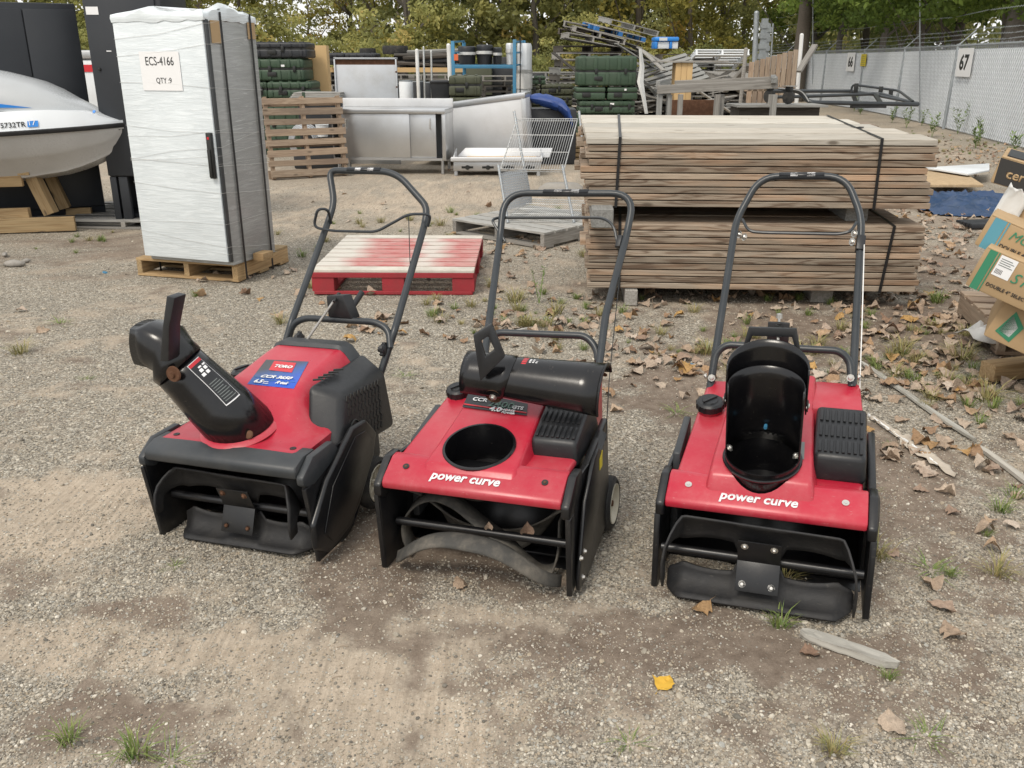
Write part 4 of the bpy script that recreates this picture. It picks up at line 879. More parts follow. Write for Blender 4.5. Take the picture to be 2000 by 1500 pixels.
def cur(a, h, r=.0655): rr = (r-.0205 if r > .08 else r)*(1+.34*(h-.02)/(La+.025)); return Vector((rr*math.cos(a), rr*math.sin(a)-.01*(h-.02), h))
MB().tube([cur(R(a), La+.044, .0655) for a in np.linspace(4, 182, 24)], .0036, 6).build('rolled_edge', M_['black'], sh, smooth=True)
MB().tube([cur(R(4), h, .0655) for h in np.linspace(.03, La+.044, 8)], .003, 6).build('rolled_edge', M_['black'], sh, smooth=True)
def wrapdecal(mat, a0, a1, h0, h1, nm='warning_label', off=.0):
    vs = [cur(a, h, .0850+off) for a in np.linspace(R(a0), R(a1), 9) for h in np.linspace(h0, h1, 4)]
    fs = [(i*4+j, (i+1)*4+j, (i+1)*4+j+1, i*4+j+1) for i in range(8) for j in range(3)]
    o = MB().add(vs, fs).build(nm, M_[mat], sh, smooth=True); solidify(o, .0006); return o
wrapdecal('white', 58, 92, .142, .262); wrapdecal('decalblack', 60, 90, .145, .259, off=.0008); wrapdecal('decalred', 60, 90, .145, .160, off=.0014)
wrapdecal('white', 60, 90, .205, .207, off=.0014)
for h0 in (.166, .176, .186, .214, .224, .234, .244): wrapdecal('white', 66+8*((h0*1000) % 3 == 0), 82, h0, h0+.006, 'pictogram', off=.0014)
for a, h, mt in ((10, La+.03, 'darkdet'), (2, La+.0, 'rust'), (-6, La+.025, 'rust'), (60, La+.04, 'darkdet')):
    p = cur(R(a), h, .0855); MB().lathe([(0, .001), (.007, .0008), (.0075, 0)], n=12).build('hole_rim', M_[mt], sh, smooth=True, M=frame(p, (0, 0, 1), Vector((0, 0, 1)).cross(Vector((math.cos(R(a)), math.sin(R(a)), 0))) * -1) if False else frame(p, Vector((-math.sin(R(a)), math.cos(R(a)), 0)), (0, 0, 1)))
wi = M0.inverted(); qs = [wi @ (b2.M @ b2.y(px, py, yy)) for px, py, yy in ((938, 745, .15), (924, 655, .15), (960, 633, .17), (986, 697, .17))]
qi = [wi @ (b2.M @ b2.y(px, py, yy)) for px, py, yy in ((948, 697, .153), (939, 667, .155), (953, 657, .167), (966, 684, .168))]
m2 = MB(); ctr = sum(qs, Vector())/4; nrm = (qs[1]-qs[0]).cross(qs[3]-qs[0]).normalized()*.022
vs = qs+qi+[q+nrm for q in qs]+[q+nrm for q in qi]; fs = []
for i in range(4):
    j = (i+1) % 4; fs += [(i, j, 4+j, 4+i), (8+i, 12+i, 12+j, 8+j), (i, 8+i, 8+j, j), (4+i, 4+j, 12+j, 12+i)]
m2.add(vs, fs).build('deflector_grip', M_['blackplas'], lc, bevel=.003)
# ---- left machine
b1 = Blower('red snow blower with a blue decal and its long chute turned to the left', (-.818, 2.435, -19.4, -1.87), (-.070, .285)); b1.bolt = 'rust'
housing(b1, True); t = b1.t; ly, lz = b1.lip
MB().prism([(ly-.010, lz-.004), (ly-.014, lz+.022), (ly-.004, lz+.034), (ly+.038, lz+.050), (ly+.10, lz+.05), (ly+.10, lz+.004)], -.262, .262).build('front_lip', M_['trim'], t, bevel=.008)
def ss(a, b, x): x = max(0, min(1, (x-a)/(b-a))); return x*x*(3-2*x)
def dz(x, y):
    w_ = ss(-.245, -.13, x)*(1-ss(.10, .215, x)); w2 = .35*ss(-.26, -.2, x)*(1-ss(.2, .27, x))
    base = lz+.052+.02*ss(0, .5, y)
    return base+max(w_, w2*ss(.25, .45, y))*(.105*ss(.03, .24, y)+.030*ss(.2, .5, y))+.004*math.sin(y*9)*w_
nx_, ny_ = 44, 40; vs = []; x0, x1, y0, y1 = -.252, .240, ly+.030, .51
for i in range(nx_+1):
    for j in range(ny_+1):
        x = x0+(x1-x0)*i/nx_; y = y0+(y1-y0)*j/ny_; e = min(i, nx_-i, j, ny_-j); z = dz(x, y)-(.012 if e == 0 else .003 if e == 1 else 0); vs.append((x, y, z))
fs = [(i*(ny_+1)+j, (i+1)*(ny_+1)+j, (i+1)*(ny_+1)+j+1, i*(ny_+1)+j+1) for i in range(nx_) for j in range(ny_)]
def ix(i, j): return i*(ny_+1)+j
edge = [ix(i, 0) for i in range(nx_+1)]+[ix(nx_, j) for j in range(1, ny_+1)]+[ix(i, ny_) for i in range(nx_-1, -1, -1)]+[ix(0, j) for j in range(ny_-1, 0, -1)]
nb = len(vs); vs += [(vs[k][0], vs[k][1], .27) for k in edge]; ne = len(edge)
fs += [(edge[k], edge[(k+1) % ne], nb+(k+1) % ne, nb+k) for k in range(ne)]+[tuple(nb+k for k in range(ne))]
deck_ = MB().add(vs, fs).build('engine_hood', M_['red'], t, smooth=True)
m2 = MB(); prr = [(x, .50, dz(x, .50)) for x in np.linspace(-.20, .22, 18)]
secs = [[(x, y, z+k) for y, k in ((.475, .002), (.485, .013), (.535, .012), (.545, -.05), (.475, -.05))] for x, _, z in prr]
m2.loft(secs).build('rear_trim', M_['trim'], t, smooth=True)
for sx in (-.205, .205): MB().lathe([(0, -.001), (.006, .0006), (.0095, .001), (.0100, -.001)], n=16).build('screw_recess', M_['darkdet'], t, smooth=True, M=T(sx, ly+.075, dz(sx, ly+.075)+.001))
# belt side: vented cover and belt cover
vc = MB().hexa([(.17, .115, .27), (.284, .13, .255), (.278, .505, .22), (.17, .54, .20), (.150, .19, .462), (.252, .225, .430), (.250, .515, .410), (.150, .55, .465)]).build('vented_cover', M_['blackplas'], t, bevel=.022, seg=4)
m2 = MB(); O_ = Vector((.252, .225, .430)); ex = Vector((0, .25, -.02)); ey = Vector((.030, -.05, -.19)); nn = ex.cross(ey).normalized(); nn = -nn if nn.x < 0 else nn
Mo = Matrix((ex.normalized(), nn.cross(ex.normalized()), nn)).transposed()
for r_ in range(7):
    for c in range(10):
        u_, v_ = .1+c*.09+.02*(r_ % 2), .10+r_*.115
        if (u_-.22)**2/.02+(v_-.62)**2/.06 < 1.0: continue
        p = O_+ex*u_+ey*v_+nn*.0006; m2.box(p, (.0105, .0190, .003), Mo @ Matrix.Rotation(-.55, 3, 'Z'))
m2.build('slot_shade_bars', M_['darkdet'], vc)  # raised black bars; their colour stands in for shade inside open slots
p = O_+ex*.22+ey*.62; MB().lathe([(.030, .0), (.033, .004), (.029, .006), (.027, .001), (0, .001)], n=24).build('recoil_outlet', M_['darkdet'], vc, smooth=True, M=(lambda q: (setattr(q, 'translation', p) or q))(Mo.to_4x4()))
m2 = MB(); 
for c in range(5): m2.box((.165+c*.003, .235+c*.026, .468-.0*c), (.032, .009, .004), Matrix.Rotation(.5, 3, 'Z'))
m2.build('top_slots', M_['darkdet'], vc)
bc = MB().prism([(.178, .345), (.264, .340), (.322, .275), (.290, .205), (.175, .086), (.110, .044), (-.015, .022), (-.085, .070), (-.085, .145), (.008, .245)], .286, .307).build('belt_cover', M_['black'], t, bevel=.014, seg=3)
MB().prism([(.18, .315), (.245, .31), (.285, .26), (.25, .19), (.14, .09), (.08, .06), (.0, .055), (-.04, .10), (.03, .22)], .3075, .3105).build('cover_panel', M_['black'], bc, bevel=.002)
rotor(b1, R(98), (1, -1), .05, C=(0, .015, .126), RR=.132, endrot=1.6, hw_=.235)
h1 = handles(b1, [(556, 675, .56), (569, 630, .60, .02), (640, 436, .93, .03), (653, 396, .98, .04), (643, 333, 1.04, .035), (773, 335, 1.04, .07), (835, 405, .98, .05), (829, 440, .94, .03), (770, 648, .60, .02), (743, 730, .54)],
             [(562, 668, .58), (572, 632, .60), (596, 621, .61), (735, 629, .61), (760, 645, .60), (762, 680, .57)],
             [(647, 436, .93), (640, 408, .90), (620, 408, .88), (612, 444, .88), (650, 451, .88), (735, 453, .88), (798, 418, .90), (842, 418, .92), (836, 442, .93)])
gripdecal(b1, h1, (680, 333), (745, 334), 1.04)
MB().tube([b1.y(798, 419, .90), b1.y(801, 520, .80), b1.y(797, 560, .74), b1.y(772, 640, .62), b1.y(745, 690, .56)], .0017, 6).build('control_cable', M_['darkdet'], t, smooth=True)
for px, py in ((576, 660), (740, 682)):
    k = MB(); k.lathe([(0, .03), (.012, .03), (.02, .024), (.02, .012), (.01, .008), (.01, 0)], n=14)
    for q in range(5): k.box((.019*math.cos(q*1.257), .019*math.sin(q*1.257), .018), (.012, .010, .012), Matrix.Rotation(q*1.257, 3, 'Z'))
    k.build('clamp_knob', M_['blackplas'], t, smooth=True, M=frame(b1.y(px, py, .56), (0, 1, 0), (0, 0, 1)))
bq = [b1.y(px, py, .60) for px, py in ((641, 619), (686, 623), (668, 577), (637, 578))]; nq = Vector((.3, -.94, .1)).normalized()*.006
MB().hexa(bq+[q+Vector((.02, .03, 0)) for q in bq]).build('rod_bracket', M_['blackplas'], t, bevel=.003)
MB().tube([b1.y(575, 700, .50), b1.y(652, 588, .585)], .0045, 8).build('chute_rod', M_['zinc'], t, smooth=True)
MB().tube(fillet([b1.y(652, 590, .58), b1.y(662, 572, .64), b1.y(681, 612, .68), b1.y(707, 571, .76)], .01, 3), [.004]*0 or .0055, 8).build('crank', M_['darkdet'], t, smooth=True)
MB().tube([b1.y(684, 606, .69), b1.y(707, 571, .76)], .011, 10).build('crank_grip', M_['blackplas'], t, smooth=True)
gascap(b1, b1.plane(478, 736, (0, .3, .40), (0, -.1, 1)), (-.1, -.15, .98), .038)
# decal on the hood
def on1(px, py, k=.0016):
    p = b1.y(px, py, .25)
    a = b1.Mi @ Vector((0, 0, H)); d = b1.Mi.to_3x3() @ ray(px, py); lo = .7
    s = (.60-a.z)/d.z
    for _ in range(400):
        q = a+d*s
        if q.z < dz(q.x, q.y): break
        s += .002
    return a+d*s+Vector((0, -.12, .99))*k
def drape(name, mat, quad, nu=14, nv=10, k=.0016, par=None):
    vs = []
    for i in range(nu+1):
        for j in range(nv+1):
            u_, v_ = i/nu, j/nv; q = [(quad[0][c]*(1-u_)+quad[1][c]*u_)*(1-v_)+(quad[3][c]*(1-u_)+quad[2][c]*u_)*v_ for c in (0, 1)]; vs.append(on1(*q, k))
    fs = [(i*(nv+1)+j, (i+1)*(nv+1)+j, (i+1)*(nv+1)+j+1, i*(nv+1)+j+1) for i in range(nu) for j in range(nv)]
    return MB().add(vs, fs).build(name, mat, par or t, smooth=True)
dd = drape('model_decal', M_['decalblue'], ((483, 751), (574, 760), (603, 707), (520, 703)))
rd = drape('red_badge', M_['decalred'], ((525, 724), (570, 729), (579, 710), (536, 706)), k=.0026, par=dd)
for s_, p0, p1, bo, sh_ in (('TORO', (534, 719), (569, 722), .05, 0), ('CCR 3650', (508, 739), (568, 744), .04, .3), ('6.5', (495, 749), (511, 750.5), .04, .2), ('Horse', (513, 748), (524, 749), .02, .1), ('Power', (513, 751.5), (524, 752.5), .02, .1), ('R·tek', (537, 751), (562, 754), .03, .4)):
    a_, c_ = on1(*p0, .0032), on1(*p1, .0032); text('lettering', s_, M_['white'], dd, a_, c_-a_, on1(p0[0]+5, p0[1]-12, .0032)-a_, width=(c_-a_).length, bold=bo, shear=sh_)
for py in (737, 742): 
    a_, c_ = on1(497, py, .003), on1(577, py+6, .003); MB().tube([a_, c_], .0006, 4).build('speed_line', M_['bluesteel'], dd)
# chute of the left machine, turned to the left
Cb = Vector((-.02, .075, .352)); Nn = Vector((0, -.22, .975)).normalized()
MB().lathe([(.118, -.002), (.122, .004), (.112, .012), (.098, .014), (.098, -.04)], n=40).build('chute_ring', M_['red'], t, smooth=True, M=frame(Cb, (1, 0, 0), Vector((0, .975, .22))))
E1 = b1.y(338, 704, .02); Cq = Cb+Nn*.005
cen = [Cq, Cq+(E1-Cq)*.35, Cq+(E1-Cq)*.75, E1]; axd = (E1-Cq).normalized()
def ringat(c, n, r, sq=0.0, k=32, ref=Vector((0, 1, 0))):
    n = n.normalized(); u = (ref-n*ref.dot(n)).normalized(); w = n.cross(u); out = []
    for i in range(k):
        a = 2*PI*i/k; cx_, sy_ = math.cos(a), math.sin(a); e = 1/(max(abs(cx_), abs(sy_))**sq) if sq else 1; out.append(c+(u*cx_+w*sy_)*r*e)
    return out
dirs = [(Nn*.85+axd*.15), (Nn*.45+axd*.55), axd, axd]; rads = [.103, .092, .080, .076]
m2 = MB(); m2.loft([ringat(c, d, r) for c, d, r in zip(cen, dirs, rads)], False); ct = m2.build('discharge_chute', M_['gloss'], t, smooth=True); solidify(ct, .004)
E0 = b1.y(352, 716, .02); E2 = b1.y(326, 680, .02); E3 = b1.y(308, 671, .02); E4 = b1.y(283, 667, .02)
m2 = MB(); ax2 = (E4-E3).normalized()
m2.loft([ringat(E0, axd, .080), ringat(E1, axd*.8+ax2*.2, .081), ringat(E2+Vector((.008, 0, -.002)), axd*.45+ax2*.55, .074, .15), ringat(E3, ax2, .068, .4), ringat(E4, ax2, .063, .5)], False)
cd = m2.build('chute_deflector', M_['gloss'], t, smooth=True); solidify(cd, .004)
pv = b1.y(338, 731, -.066); MB().lathe([(0, .008), (.008, .008), (.010, .003), (.022, .002), (.024, -.004)], n=20).build('pivot_washer', M_['rust'], cd, smooth=True, M=frame(pv, (1, 0, 0), (0, 0, 1)))
gq = [b1.y(px, py, -.07) for px, py in ((312, 706), (329, 706), (330, 640), (341, 582), (325, 578), (317, 640))]
MB().add([q for q in gq]+[q+Vector((0, .05, 0)) for q in gq], [(0, 1, 2, 5), (5, 2, 3, 4), (6, 11, 8, 7), (11, 10, 9, 8)]+[(i, i+6, (i+1) % 6+6, (i+1) % 6) for i in range(6)]).build('deflector_grip', M_['blackplas'], cd, bevel=.003)
# warning label on the chute flank
vq = []; cam_l = b1.Mi @ Vector((0, 0, H))
def onch(u_, a, k=.0052):    # u along the tube, angle round it measured from the side that faces the photographer
    f = u_*3; i = min(2, int(f)); f -= i; c = cen[i].lerp(cen[i+1], f); d = dirs[i].lerp(dirs[i+1], f).normalized(); r = rads[i]*(1-f)+rads[i+1]*f+k-.0025
    u0 = (cam_l-c); u0 = (u0-d*u0.dot(d)).normalized(); w = d.cross(u0); return c+(u0*math.cos(a)+w*math.sin(a))*r
def chl(mat, u0, u1, a0, a1, k, nm='warning_label'):
    vs = [onch(u_, a, k) for u_ in np.linspace(u0, u1, 8) for a in np.linspace(a0, a1, 8)]
    return MB().add(vs, [(i*8+j, (i+1)*8+j, (i+1)*8+j+1, i*8+j+1) for i in range(7) for j in range(7)]).build(nm, M_[mat], ct, smooth=True)
sgn = -1 if (onch(.5, .5)-onch(.5, -.5)).x < 0 else 1
sgn = sgn if True else 1
f_ = lambda a: sgn*a
chl('white', .34, .80, f_(.18), f_(.80), .0052); chl('decalblack', .35, .79, f_(.20), f_(.78), .0060); chl('decalred', .74, .79, f_(.20), f_(.78), .0067)
for k in range(3):
    for q in range(2): chl('white', .60+k*.035, .615+k*.035+.01, f_(.32+q*.2+.05*k), f_(.46+q*.2+.05*k), .0067, 'pictogram')
for k in range(9): chl('decalgrey', .37+k*.02, .376+k*.02, f_(.26), f_(.72-.05*(k % 3)), .0067, 'small_print')
MB().lathe([(0, .006), (.012, .004), (.014, 0)], n=12).build('rusty_bolt', M_['rust'], ct, smooth=True, M=frame(onch(.04, .15, .004), Vector((1, 0, 0)), Vector((0, .5, .8))))
# ------------------------------------------------------------------ chain-link fence with slats, numbered signs, barbed wire
FH = 1.69
fp = [G(2160, 350), G(2010, 294), G(1847, 252), G(1750, 229), G(1676, 214), G(1604, 203), G(1528, 192)]
d_ = (fp[-1]-fp[-2]).normalized(); fp.append(fp[-1]+d_*5); fp.append(fp[-1]+d_*8)
d0 = (fp[0]-fp[1]).normalized(); fp = [fp[0]+d0*3]+fp
fen = thing('chain_link_fence', 'chain-link fence filled with pale slats curving along the right side of the yard', 'fence', loc=tuple(fp[2]))
O = fp[2]; ins = fp[2].cross(Vector((0, 0, 1))).normalized(); lean = Vector((.10, .0, 0))
m_ = N('pale_fence_slat'); vv = m_.co((1, 1, 1)); m_.set(Base_Color=m_.mix(m_.ramp(m_.noise(vv, 1.3, 4), [(.4, 0.0), (.7, .6)]), (.80, .83, .86), (.64, .67, .70)), Roughness=.5); M_['slat'] = m_.m
slat = MB(); wire = MB()
for a, b in zip(fp[:-1], fp[1:]):
    d = b-a; L = d.length; u = d/L; n_ = Vector((-u.y, u.x, 0)); a0 = a-O; k = int(L/.085); farseg = a.y > 34
    for i in range(k):
        p = a0+u*(L*(i+.5)/k); w = .036; slat.hexa([p-u*w+Vector((0, 0, .03)), p+u*w+Vector((0, 0, .03)), p+u*w+n_*.006+Vector((0, 0, .03)), p-u*w+n_*.006+Vector((0, 0, .03))]+[q+Vector((0, 0, FH-.08)) for q in (p-u*w, p+u*w, p+u*w+n_*.006, p-u*w+n_*.006)])
    if not farseg:
        st = .11; hh = FH-.02; run = hh*.62; kk = int((L+run)/st)
        for i in range(kk):
            for sg in (1, -1):
                x0 = i*st-(run if sg > 0 else 0); pA = [x0, .02]; pB = [x0+sg*run*(1 if sg > 0 else 1), hh] if sg > 0 else [x0-run, hh]
                x0, z0, x1, z1 = pA[0], pA[1], pB[0], pB[1]
                if x1 == x0: continue
                t0, t1 = 0, 1
                for lim in (0, L):
                    tt = (lim-x0)/(x1-x0)
                    if lim == 0:
                        if x1 > x0: t0 = max(t0, tt)
                        else: t1 = min(t1, tt)
                    else:
                        if x1 > x0: t1 = min(t1, tt)
                        else: t0 = max(t0, tt)
                if t1-t0 < .02: continue
                P_ = lambda t: a0+u*(x0+(x1-x0)*t)-n_*(.010)*(1 if True else -1)+Vector((0, 0, z0+(z1-z0)*t))
                for side in (-1, 1):
                    q0, q1 = P_(t0)+n_*(.02*(side > 0)), P_(t1)+n_*(.02*(side > 0)); wire.tube([q0, q1], .003, 3, caps=False)
slat.build('slats', M_['slat'], fen)['kind'] = 'stuff'; wire.build('wire_mesh', M_['galv'], fen)['kind'] = 'stuff'
for i, a in enumerate(fp[1:-1]):
    a0 = a-O; s_ = (fp[i+2]-fp[i]).normalized(); n_ = Vector((-s_.y, s_.x, 0)); ni = n_ if n_.x < 0 else -n_; out = -ni
    tp = a0+ni*.035+Vector((.03 if a.y > 15 else 0, 0, FH+.01)); MB().tube([a0+ni*.05, tp], .032, 10).build('fence_post', M_['galv'], fen, smooth=True)
    MB().tube([tp, tp+out*.30+s_*-.02+Vector((0, 0, .30))], .014, 8).build('barb_arm', M_['galv'], fen, smooth=True)
    MB().lathe([(.036, 0), (.036, .03), (.0, .045)], n=10).build('post_cap', M_['galv'], fen, smooth=True, M=Matrix.Translation(tp-Vector((0, 0, .01))))
m2 = MB(); m2.tube([a-O+Vector((0, 0, FH)) for a in fp], .021, 8); m2.build('top_rail', M_['galv'], fen, smooth=True)
m2 = MB(); m2.tube([a-O+Vector((0, 0, .10)) for a in fp], .006, 6); m2.build('bottom_wire', M_['galv'], fen, smooth=True)
m2 = MB(); rr = random.Random(5)    # cut wire ends above the top rail
for a, b in zip(fp[:-1], fp[1:]):
    L = (b-a).length; k = int(L/.07)
    for i in range(k):
        p = a-O+(b-a)*((i+rr.random()*.3)/k)+Vector((0, 0, FH)); m2.tube([p, p+Vector((rr.uniform(-.02, .02), 0, rr.uniform(.03, .06)))], .0035, 3)
m2.build('wire_tips', M_['galv'], fen)['kind'] = 'stuff'
for k in range(6):
    f = k/5; pts = []
    for i, a in enumerate(fp[1:-1]):
        s_ = (fp[i+2]-fp[i]).normalized(); n_ = Vector((-s_.y, s_.x, 0)); out = n_ if n_.x > 0 else -n_
        p = a-O+Vector((0, 0, FH+.03)); q = p+out*(.30 if k < 3 else .45)*((k+1)/3 if k < 3 else 1)+Vector((0, 0, (.10*(k+1)) if k < 3 else .3+.36*(k-2)))
        if pts: m_ = (pts[-1]+q)/2; m_.z -= rr.uniform(.01, .05); pts.append(m_)
        pts.append(q)
    MB().tube(pts, .0045, 4).build('barbed_wire', M_['galv'], fen)
    m2 = MB()
    for a, b in zip(pts[:-1], pts[1:]):
        L = (b-a).length
        for i in range(int(L/.14)):
            p = a.lerp(b, i*.14/L); m2.tube([p+Vector((-.015, 0, -.018)), p+Vector((.015, 0, .018))], .0028, 3); 
    m2.build('barbs', M_['galv'], fen)['kind'] = 'stuff'
# tall thin poles
for px, y0, py, lab, r_ in ((1796, -300, 240, 'tall thin galvanised pole in front of the fence, left of sign 67', .017), (1587, -300, 200, 'tall thin galvanised pole by the far end of the fence near sign 66', .017)):
    p = G(px, py); q = at(px+2, y0, p.y); o = MB().tube([(0, 0, 0), q-p], r_, 8).build('pole', M_['galv'], None, smooth=True); o.location = p; tag(o, lab, 'pole')
    for zf in (.35, .75): MB().lathe([(.02, -.02), (.024, -.015), (.024, .015), (.02, .02)], n=8).build('coupling', M_['galv'], o, smooth=True, M=Matrix.Translation((q-p)*zf))
def sign(label, s_, x0, y0, x1, y1, fi, mat, tmat, txt=None, fx=None):
    a, b = fp[fi], fp[fi+1]; d = (b-a).normalized(); n_ = Vector((-d.y, d.x, 0)); n_ = n_ if n_.x < 0 else -n_
    def on(px, py):
        r = ray(px, py); c = Vector((0, 0, H)); t = ((a+n_*.05)-c).dot(n_)/r.dot(n_); return c+r*t
    p0, p1 = on(x0, y1), on(x1, y1); top = on(x0, y0).z; p1.z = p0.z; w = (p1-p0).length; h = top-p0.z
    t = thing('number_sign' if txt is None else 'warning_sign', label, 'sign', M=frame(p0, p1-p0, (0, 0, 1)))
    MB().hexa([(0, 0, 0), (w, 0, 0), (w, h, 0), (0, h, 0), (0, 0, .004), (w, 0, .004), (w, h, .004), (0, h, .004)]).build('sign_panel', M_[mat], t)
    if txt is None:
        text('lettering', s_, M_[tmat], t, (w*.20, h*.22, .0045), (1, 0, 0), (0, 1, 0), width=w*.60, height=h*.58, bold=.035)
    else:
        for k in range(5): text('lettering', txt[k % len(txt)], M_[tmat], t, (w*.15, h*(.80-.17*k), .0045), (1, 0, 0), (0, 1, 0), width=w*.7, bold=.01)
    return t
sign('larger white number sign at the right, reading 67, on the fence', '67', 1865, 95, 1894, 149, 2, 'white', 'darkdet')
sign('smaller white number sign on the fence beside the yellow sign', '66', 1652, 103, 1667, 139, 5, 'white', 'darkdet')
sign('small yellow sign on the fence beside sign 66', '', 1680, 106, 1690, 129, 4, 'yellow', 'decalgrey', ['———', '— —'])
# ------------------------------------------------------------------ steel kitchen gear
a, b = G(694, 332), G(868, 341); b = Vector((b.x, b.y, 0)); a = Vector((a.x-.25, b.y+.15, 0)); hx = (b-a).normalized()
a0 = at(672, 214, b.y+.15); CWd = (b-a).length; ct = at(893, 212, b.y).z; M0 = frame(b-hx*1.47, hx, (-hx.y, hx.x, 0)); Wc = 1.50
sk = thing('steel_counter', 'stainless steel counter with two sliding doors behind the standing pallet', 'counter', M=M0)
zc0, zc1 = at(870, 314, b.y).z, ct
MB().bb(0, Wc, -.02, .66, zc1-.065, zc1-.01).build('worktop', M_['steel'], sk, bevel=.006)
MB().bb(0, Wc, .60, .64, zc1-.009, zc1+.10).build('backsplash', M_['steelpale'], sk, bevel=.004)
MB().bb(0, .015, .02, .62, zc0, zc1-.066).build('side_panel', M_['steel'], sk); MB().bb(Wc-.05, Wc, .0, .62, zc0, zc1-.066).build('side_panel', M_['steel'], sk, bevel=.003)
MB().bb(0, Wc-.051, .60, .62, zc0, zc1-.066).build('back_panel', M_['steeldull'], sk); MB().bb(.016, Wc-.051, .02, .6, zc0, zc0+.02).build('bottom_shelf', M_['steel'], sk)
MB().bb(.016, Wc-.051, 0, .02, zc0, zc0+.03).build('lower_rail', M_['steel'], sk)
for x0, x1, y, hx_ in ((.13, 1.03, .004, .19), (.92, 1.37, .025, 1.30)):
    d = MB().bb(x0, x1, y, y+.018, zc0+.032, zc1-.068).build('sliding_door', M_['steel'], sk, bevel=.004)
    zz = zc1-.19; MB().tube(fillet([(hx_, y, zz-.06), (hx_, y-.03, zz-.06), (hx_+.015*(hx_ < 1), y-.03, zz+.06), (hx_+.015*(hx_ < 1), y, zz+.06)], .012, 3), .007, 6).build('handle', M_['bolt'], d, smooth=True)
for x in (.06, Wc-.06):
    for y in (.06, .56): MB().tube([(x, y, 0), (x, y, zc0)], .021, 10).build('leg', M_['steel'], sk, smooth=True)
# upright steel panel
Yp = b.y+1.3; q0, q1, q2 = at(657, 200, Yp), at(778, 200, Yp), at(655, 113, Yp)
t = thing('equipment_cabinet', 'upright steel equipment back with a scorched slot, standing behind the steel counter', 'equipment', M=T(q0.x, Yp, 0)); w = (q1-q0).length
MB().bb(0, w, 0, .05, .0, q2.z-.09).build('sheet', M_['steeldull'], t, bevel=.004)
MB().bb(0, w, .02, .10, q2.z-.09, q2.z-.02).build('scorched_slot', M_['rust'], t)
for x in (0, w-.02): MB().bb(x, x+.02, -.022, -.002, 0, q2.z).build('edge_trim', M_['steeldull'], t, bevel=.003)
MB().bb(0, w, -.022, .12, q2.z-.018, q2.z+.004).build('top_trim', M_['steeldull'], t, bevel=.003)
for k in range(6): bolt(t, (w-.01, -.023, .25+k*.2), (0, -1, 0), .008, 'rust')
# slanted hood behind the griddle
Yh = b.y+.75; v4 = [at(893, 200, Yh+.3), at(1025, 181, Yh-.15), at(1031, 320, Yh-.1), at(893, 330, Yh+.3)]
t = thing('steel_hood', 'large pale stainless hood leaning behind the griddle', 'hood', loc=(v4[3].x, v4[3].y, 0)); o_ = Vector((v4[3].x, v4[3].y, 0)); D = Vector((.1, .7, 0))
vA = [q-o_ for q in v4]; vA[2].z = .12; vA[3].z = .12; vA = [Vector((-.55, .12, vA[0].z-.07)), vA[1], vA[2], Vector((-.55, .12, .12))]
MB().hexa([vA[3], vA[2], vA[2]+D, vA[3]+D, vA[0]-Vector((0, 0, .07)), vA[1]-Vector((0, 0, .07)), vA[1]+D-Vector((0, 0, .07)), vA[0]+D-Vector((0, 0, .07))]).build('hood_body', M_['steelpale'], t, bevel=.006)
k0 = Vector((0, -.012, 0)); MB().hexa([vA[0]-Vector((0, 0, .068))+k0, vA[1]-Vector((0, 0, .068))+k0, vA[1]+D-Vector((0, 0, .068)), vA[0]+D-Vector((0, 0, .068)), vA[0]+k0, vA[1]+k0, vA[1]+D, vA[0]+D]).build('rim', M_['steel'], t, bevel=.004)
e_ = (vA[1]-vA[2]); MB().hexa([vA[2]+Vector((-.05, -.014, .0)), vA[2]+Vector((.012, -.014, 0)), vA[2]+Vector((.012, .01, 0)), vA[2]+Vector((-.05, -.002, 0)), vA[1]+Vector((-.05, -.014, -.075)), vA[1]+Vector((.012, -.014, -.075)), vA[1]+Vector((.012, .01, -.075)), vA[1]+Vector((-.05, -.002, -.075))]).build('corner_trim', M_['steel'], t, bevel=.003)
MB().bb(.0, .14, .3, .5, 0, .118).build('foot', M_['darkdet'], t); MB().bb(.7, .84, .3, .5, 0, .118).build('foot', M_['darkdet'], t)
# griddle
g0, g1 = G(886, 343), G(1056, 343); Yg = g0.y; gw = (g1-g0).length; s_ = gw/170.0
t = thing('griddle', 'steel griddle with rusty cooking plate and black knobs', 'griddle', M=T(g0.x, Yg, 0, R(-1)))
zt_ = at(900, 306, Yg).z; zp = at(900, 315, Yg).z
MB().bb(0, gw, 0, .5, .06, zp-.002).build('control_panel', M_['steel'], t, bevel=.004)
MB().bb(-.03, gw+.02, -.06, -.0, zp, zt_).build('front_rail', M_['steelpale'], t, bevel=.014, seg=3)
MB().bb(.0, gw, .001, .5, zp, zp+.012).build('cooking_plate', M_['rust'], t)
MB().hexa([(0, .5, zp), (gw+.12, .5, zp), (gw+.12, .52, zp), (0, .52, zp), (.12, .56, zt_+.06), (gw+.16, .56, zt_+.06), (gw+.16, .58, zt_+.06), (.12, .58, zt_+.06)]).build('splash_guard', M_['steelpale'], t, bevel=.004)
for x in (.0, gw): MB().hexa([(x, .02, zp+.012), (x+.012, .02, zp+.012), (x+.012, .5, zp+.012), (x, .5, zp+.012), (x, .05, zt_+.01), (x+.012, .05, zt_+.01), (x+.012, .5, zt_+.06), (x, .5, zt_+.06)]).build('side_guard', M_['steeldull'], t)
MB().bb(.15, gw*.95, .3, .46, zp+.013, zp+.02).build('orange_grease', M_['tan'], t)
for k in range(4):
    x = gw*(.16+.235*k); o = MB().bb(x-.075, x+.075, -.002, .0, zp-.09, zp-.062).build('slot', M_['darkdet'], t)
    MB().lathe([(0, .03), (.022, .03), (.03, .0)], n=14).build('knob', M_['darkdet'], t, smooth=True, M=frame((x, -.003, zp-.078), (1, 0, 0), (0, 0, 1)))
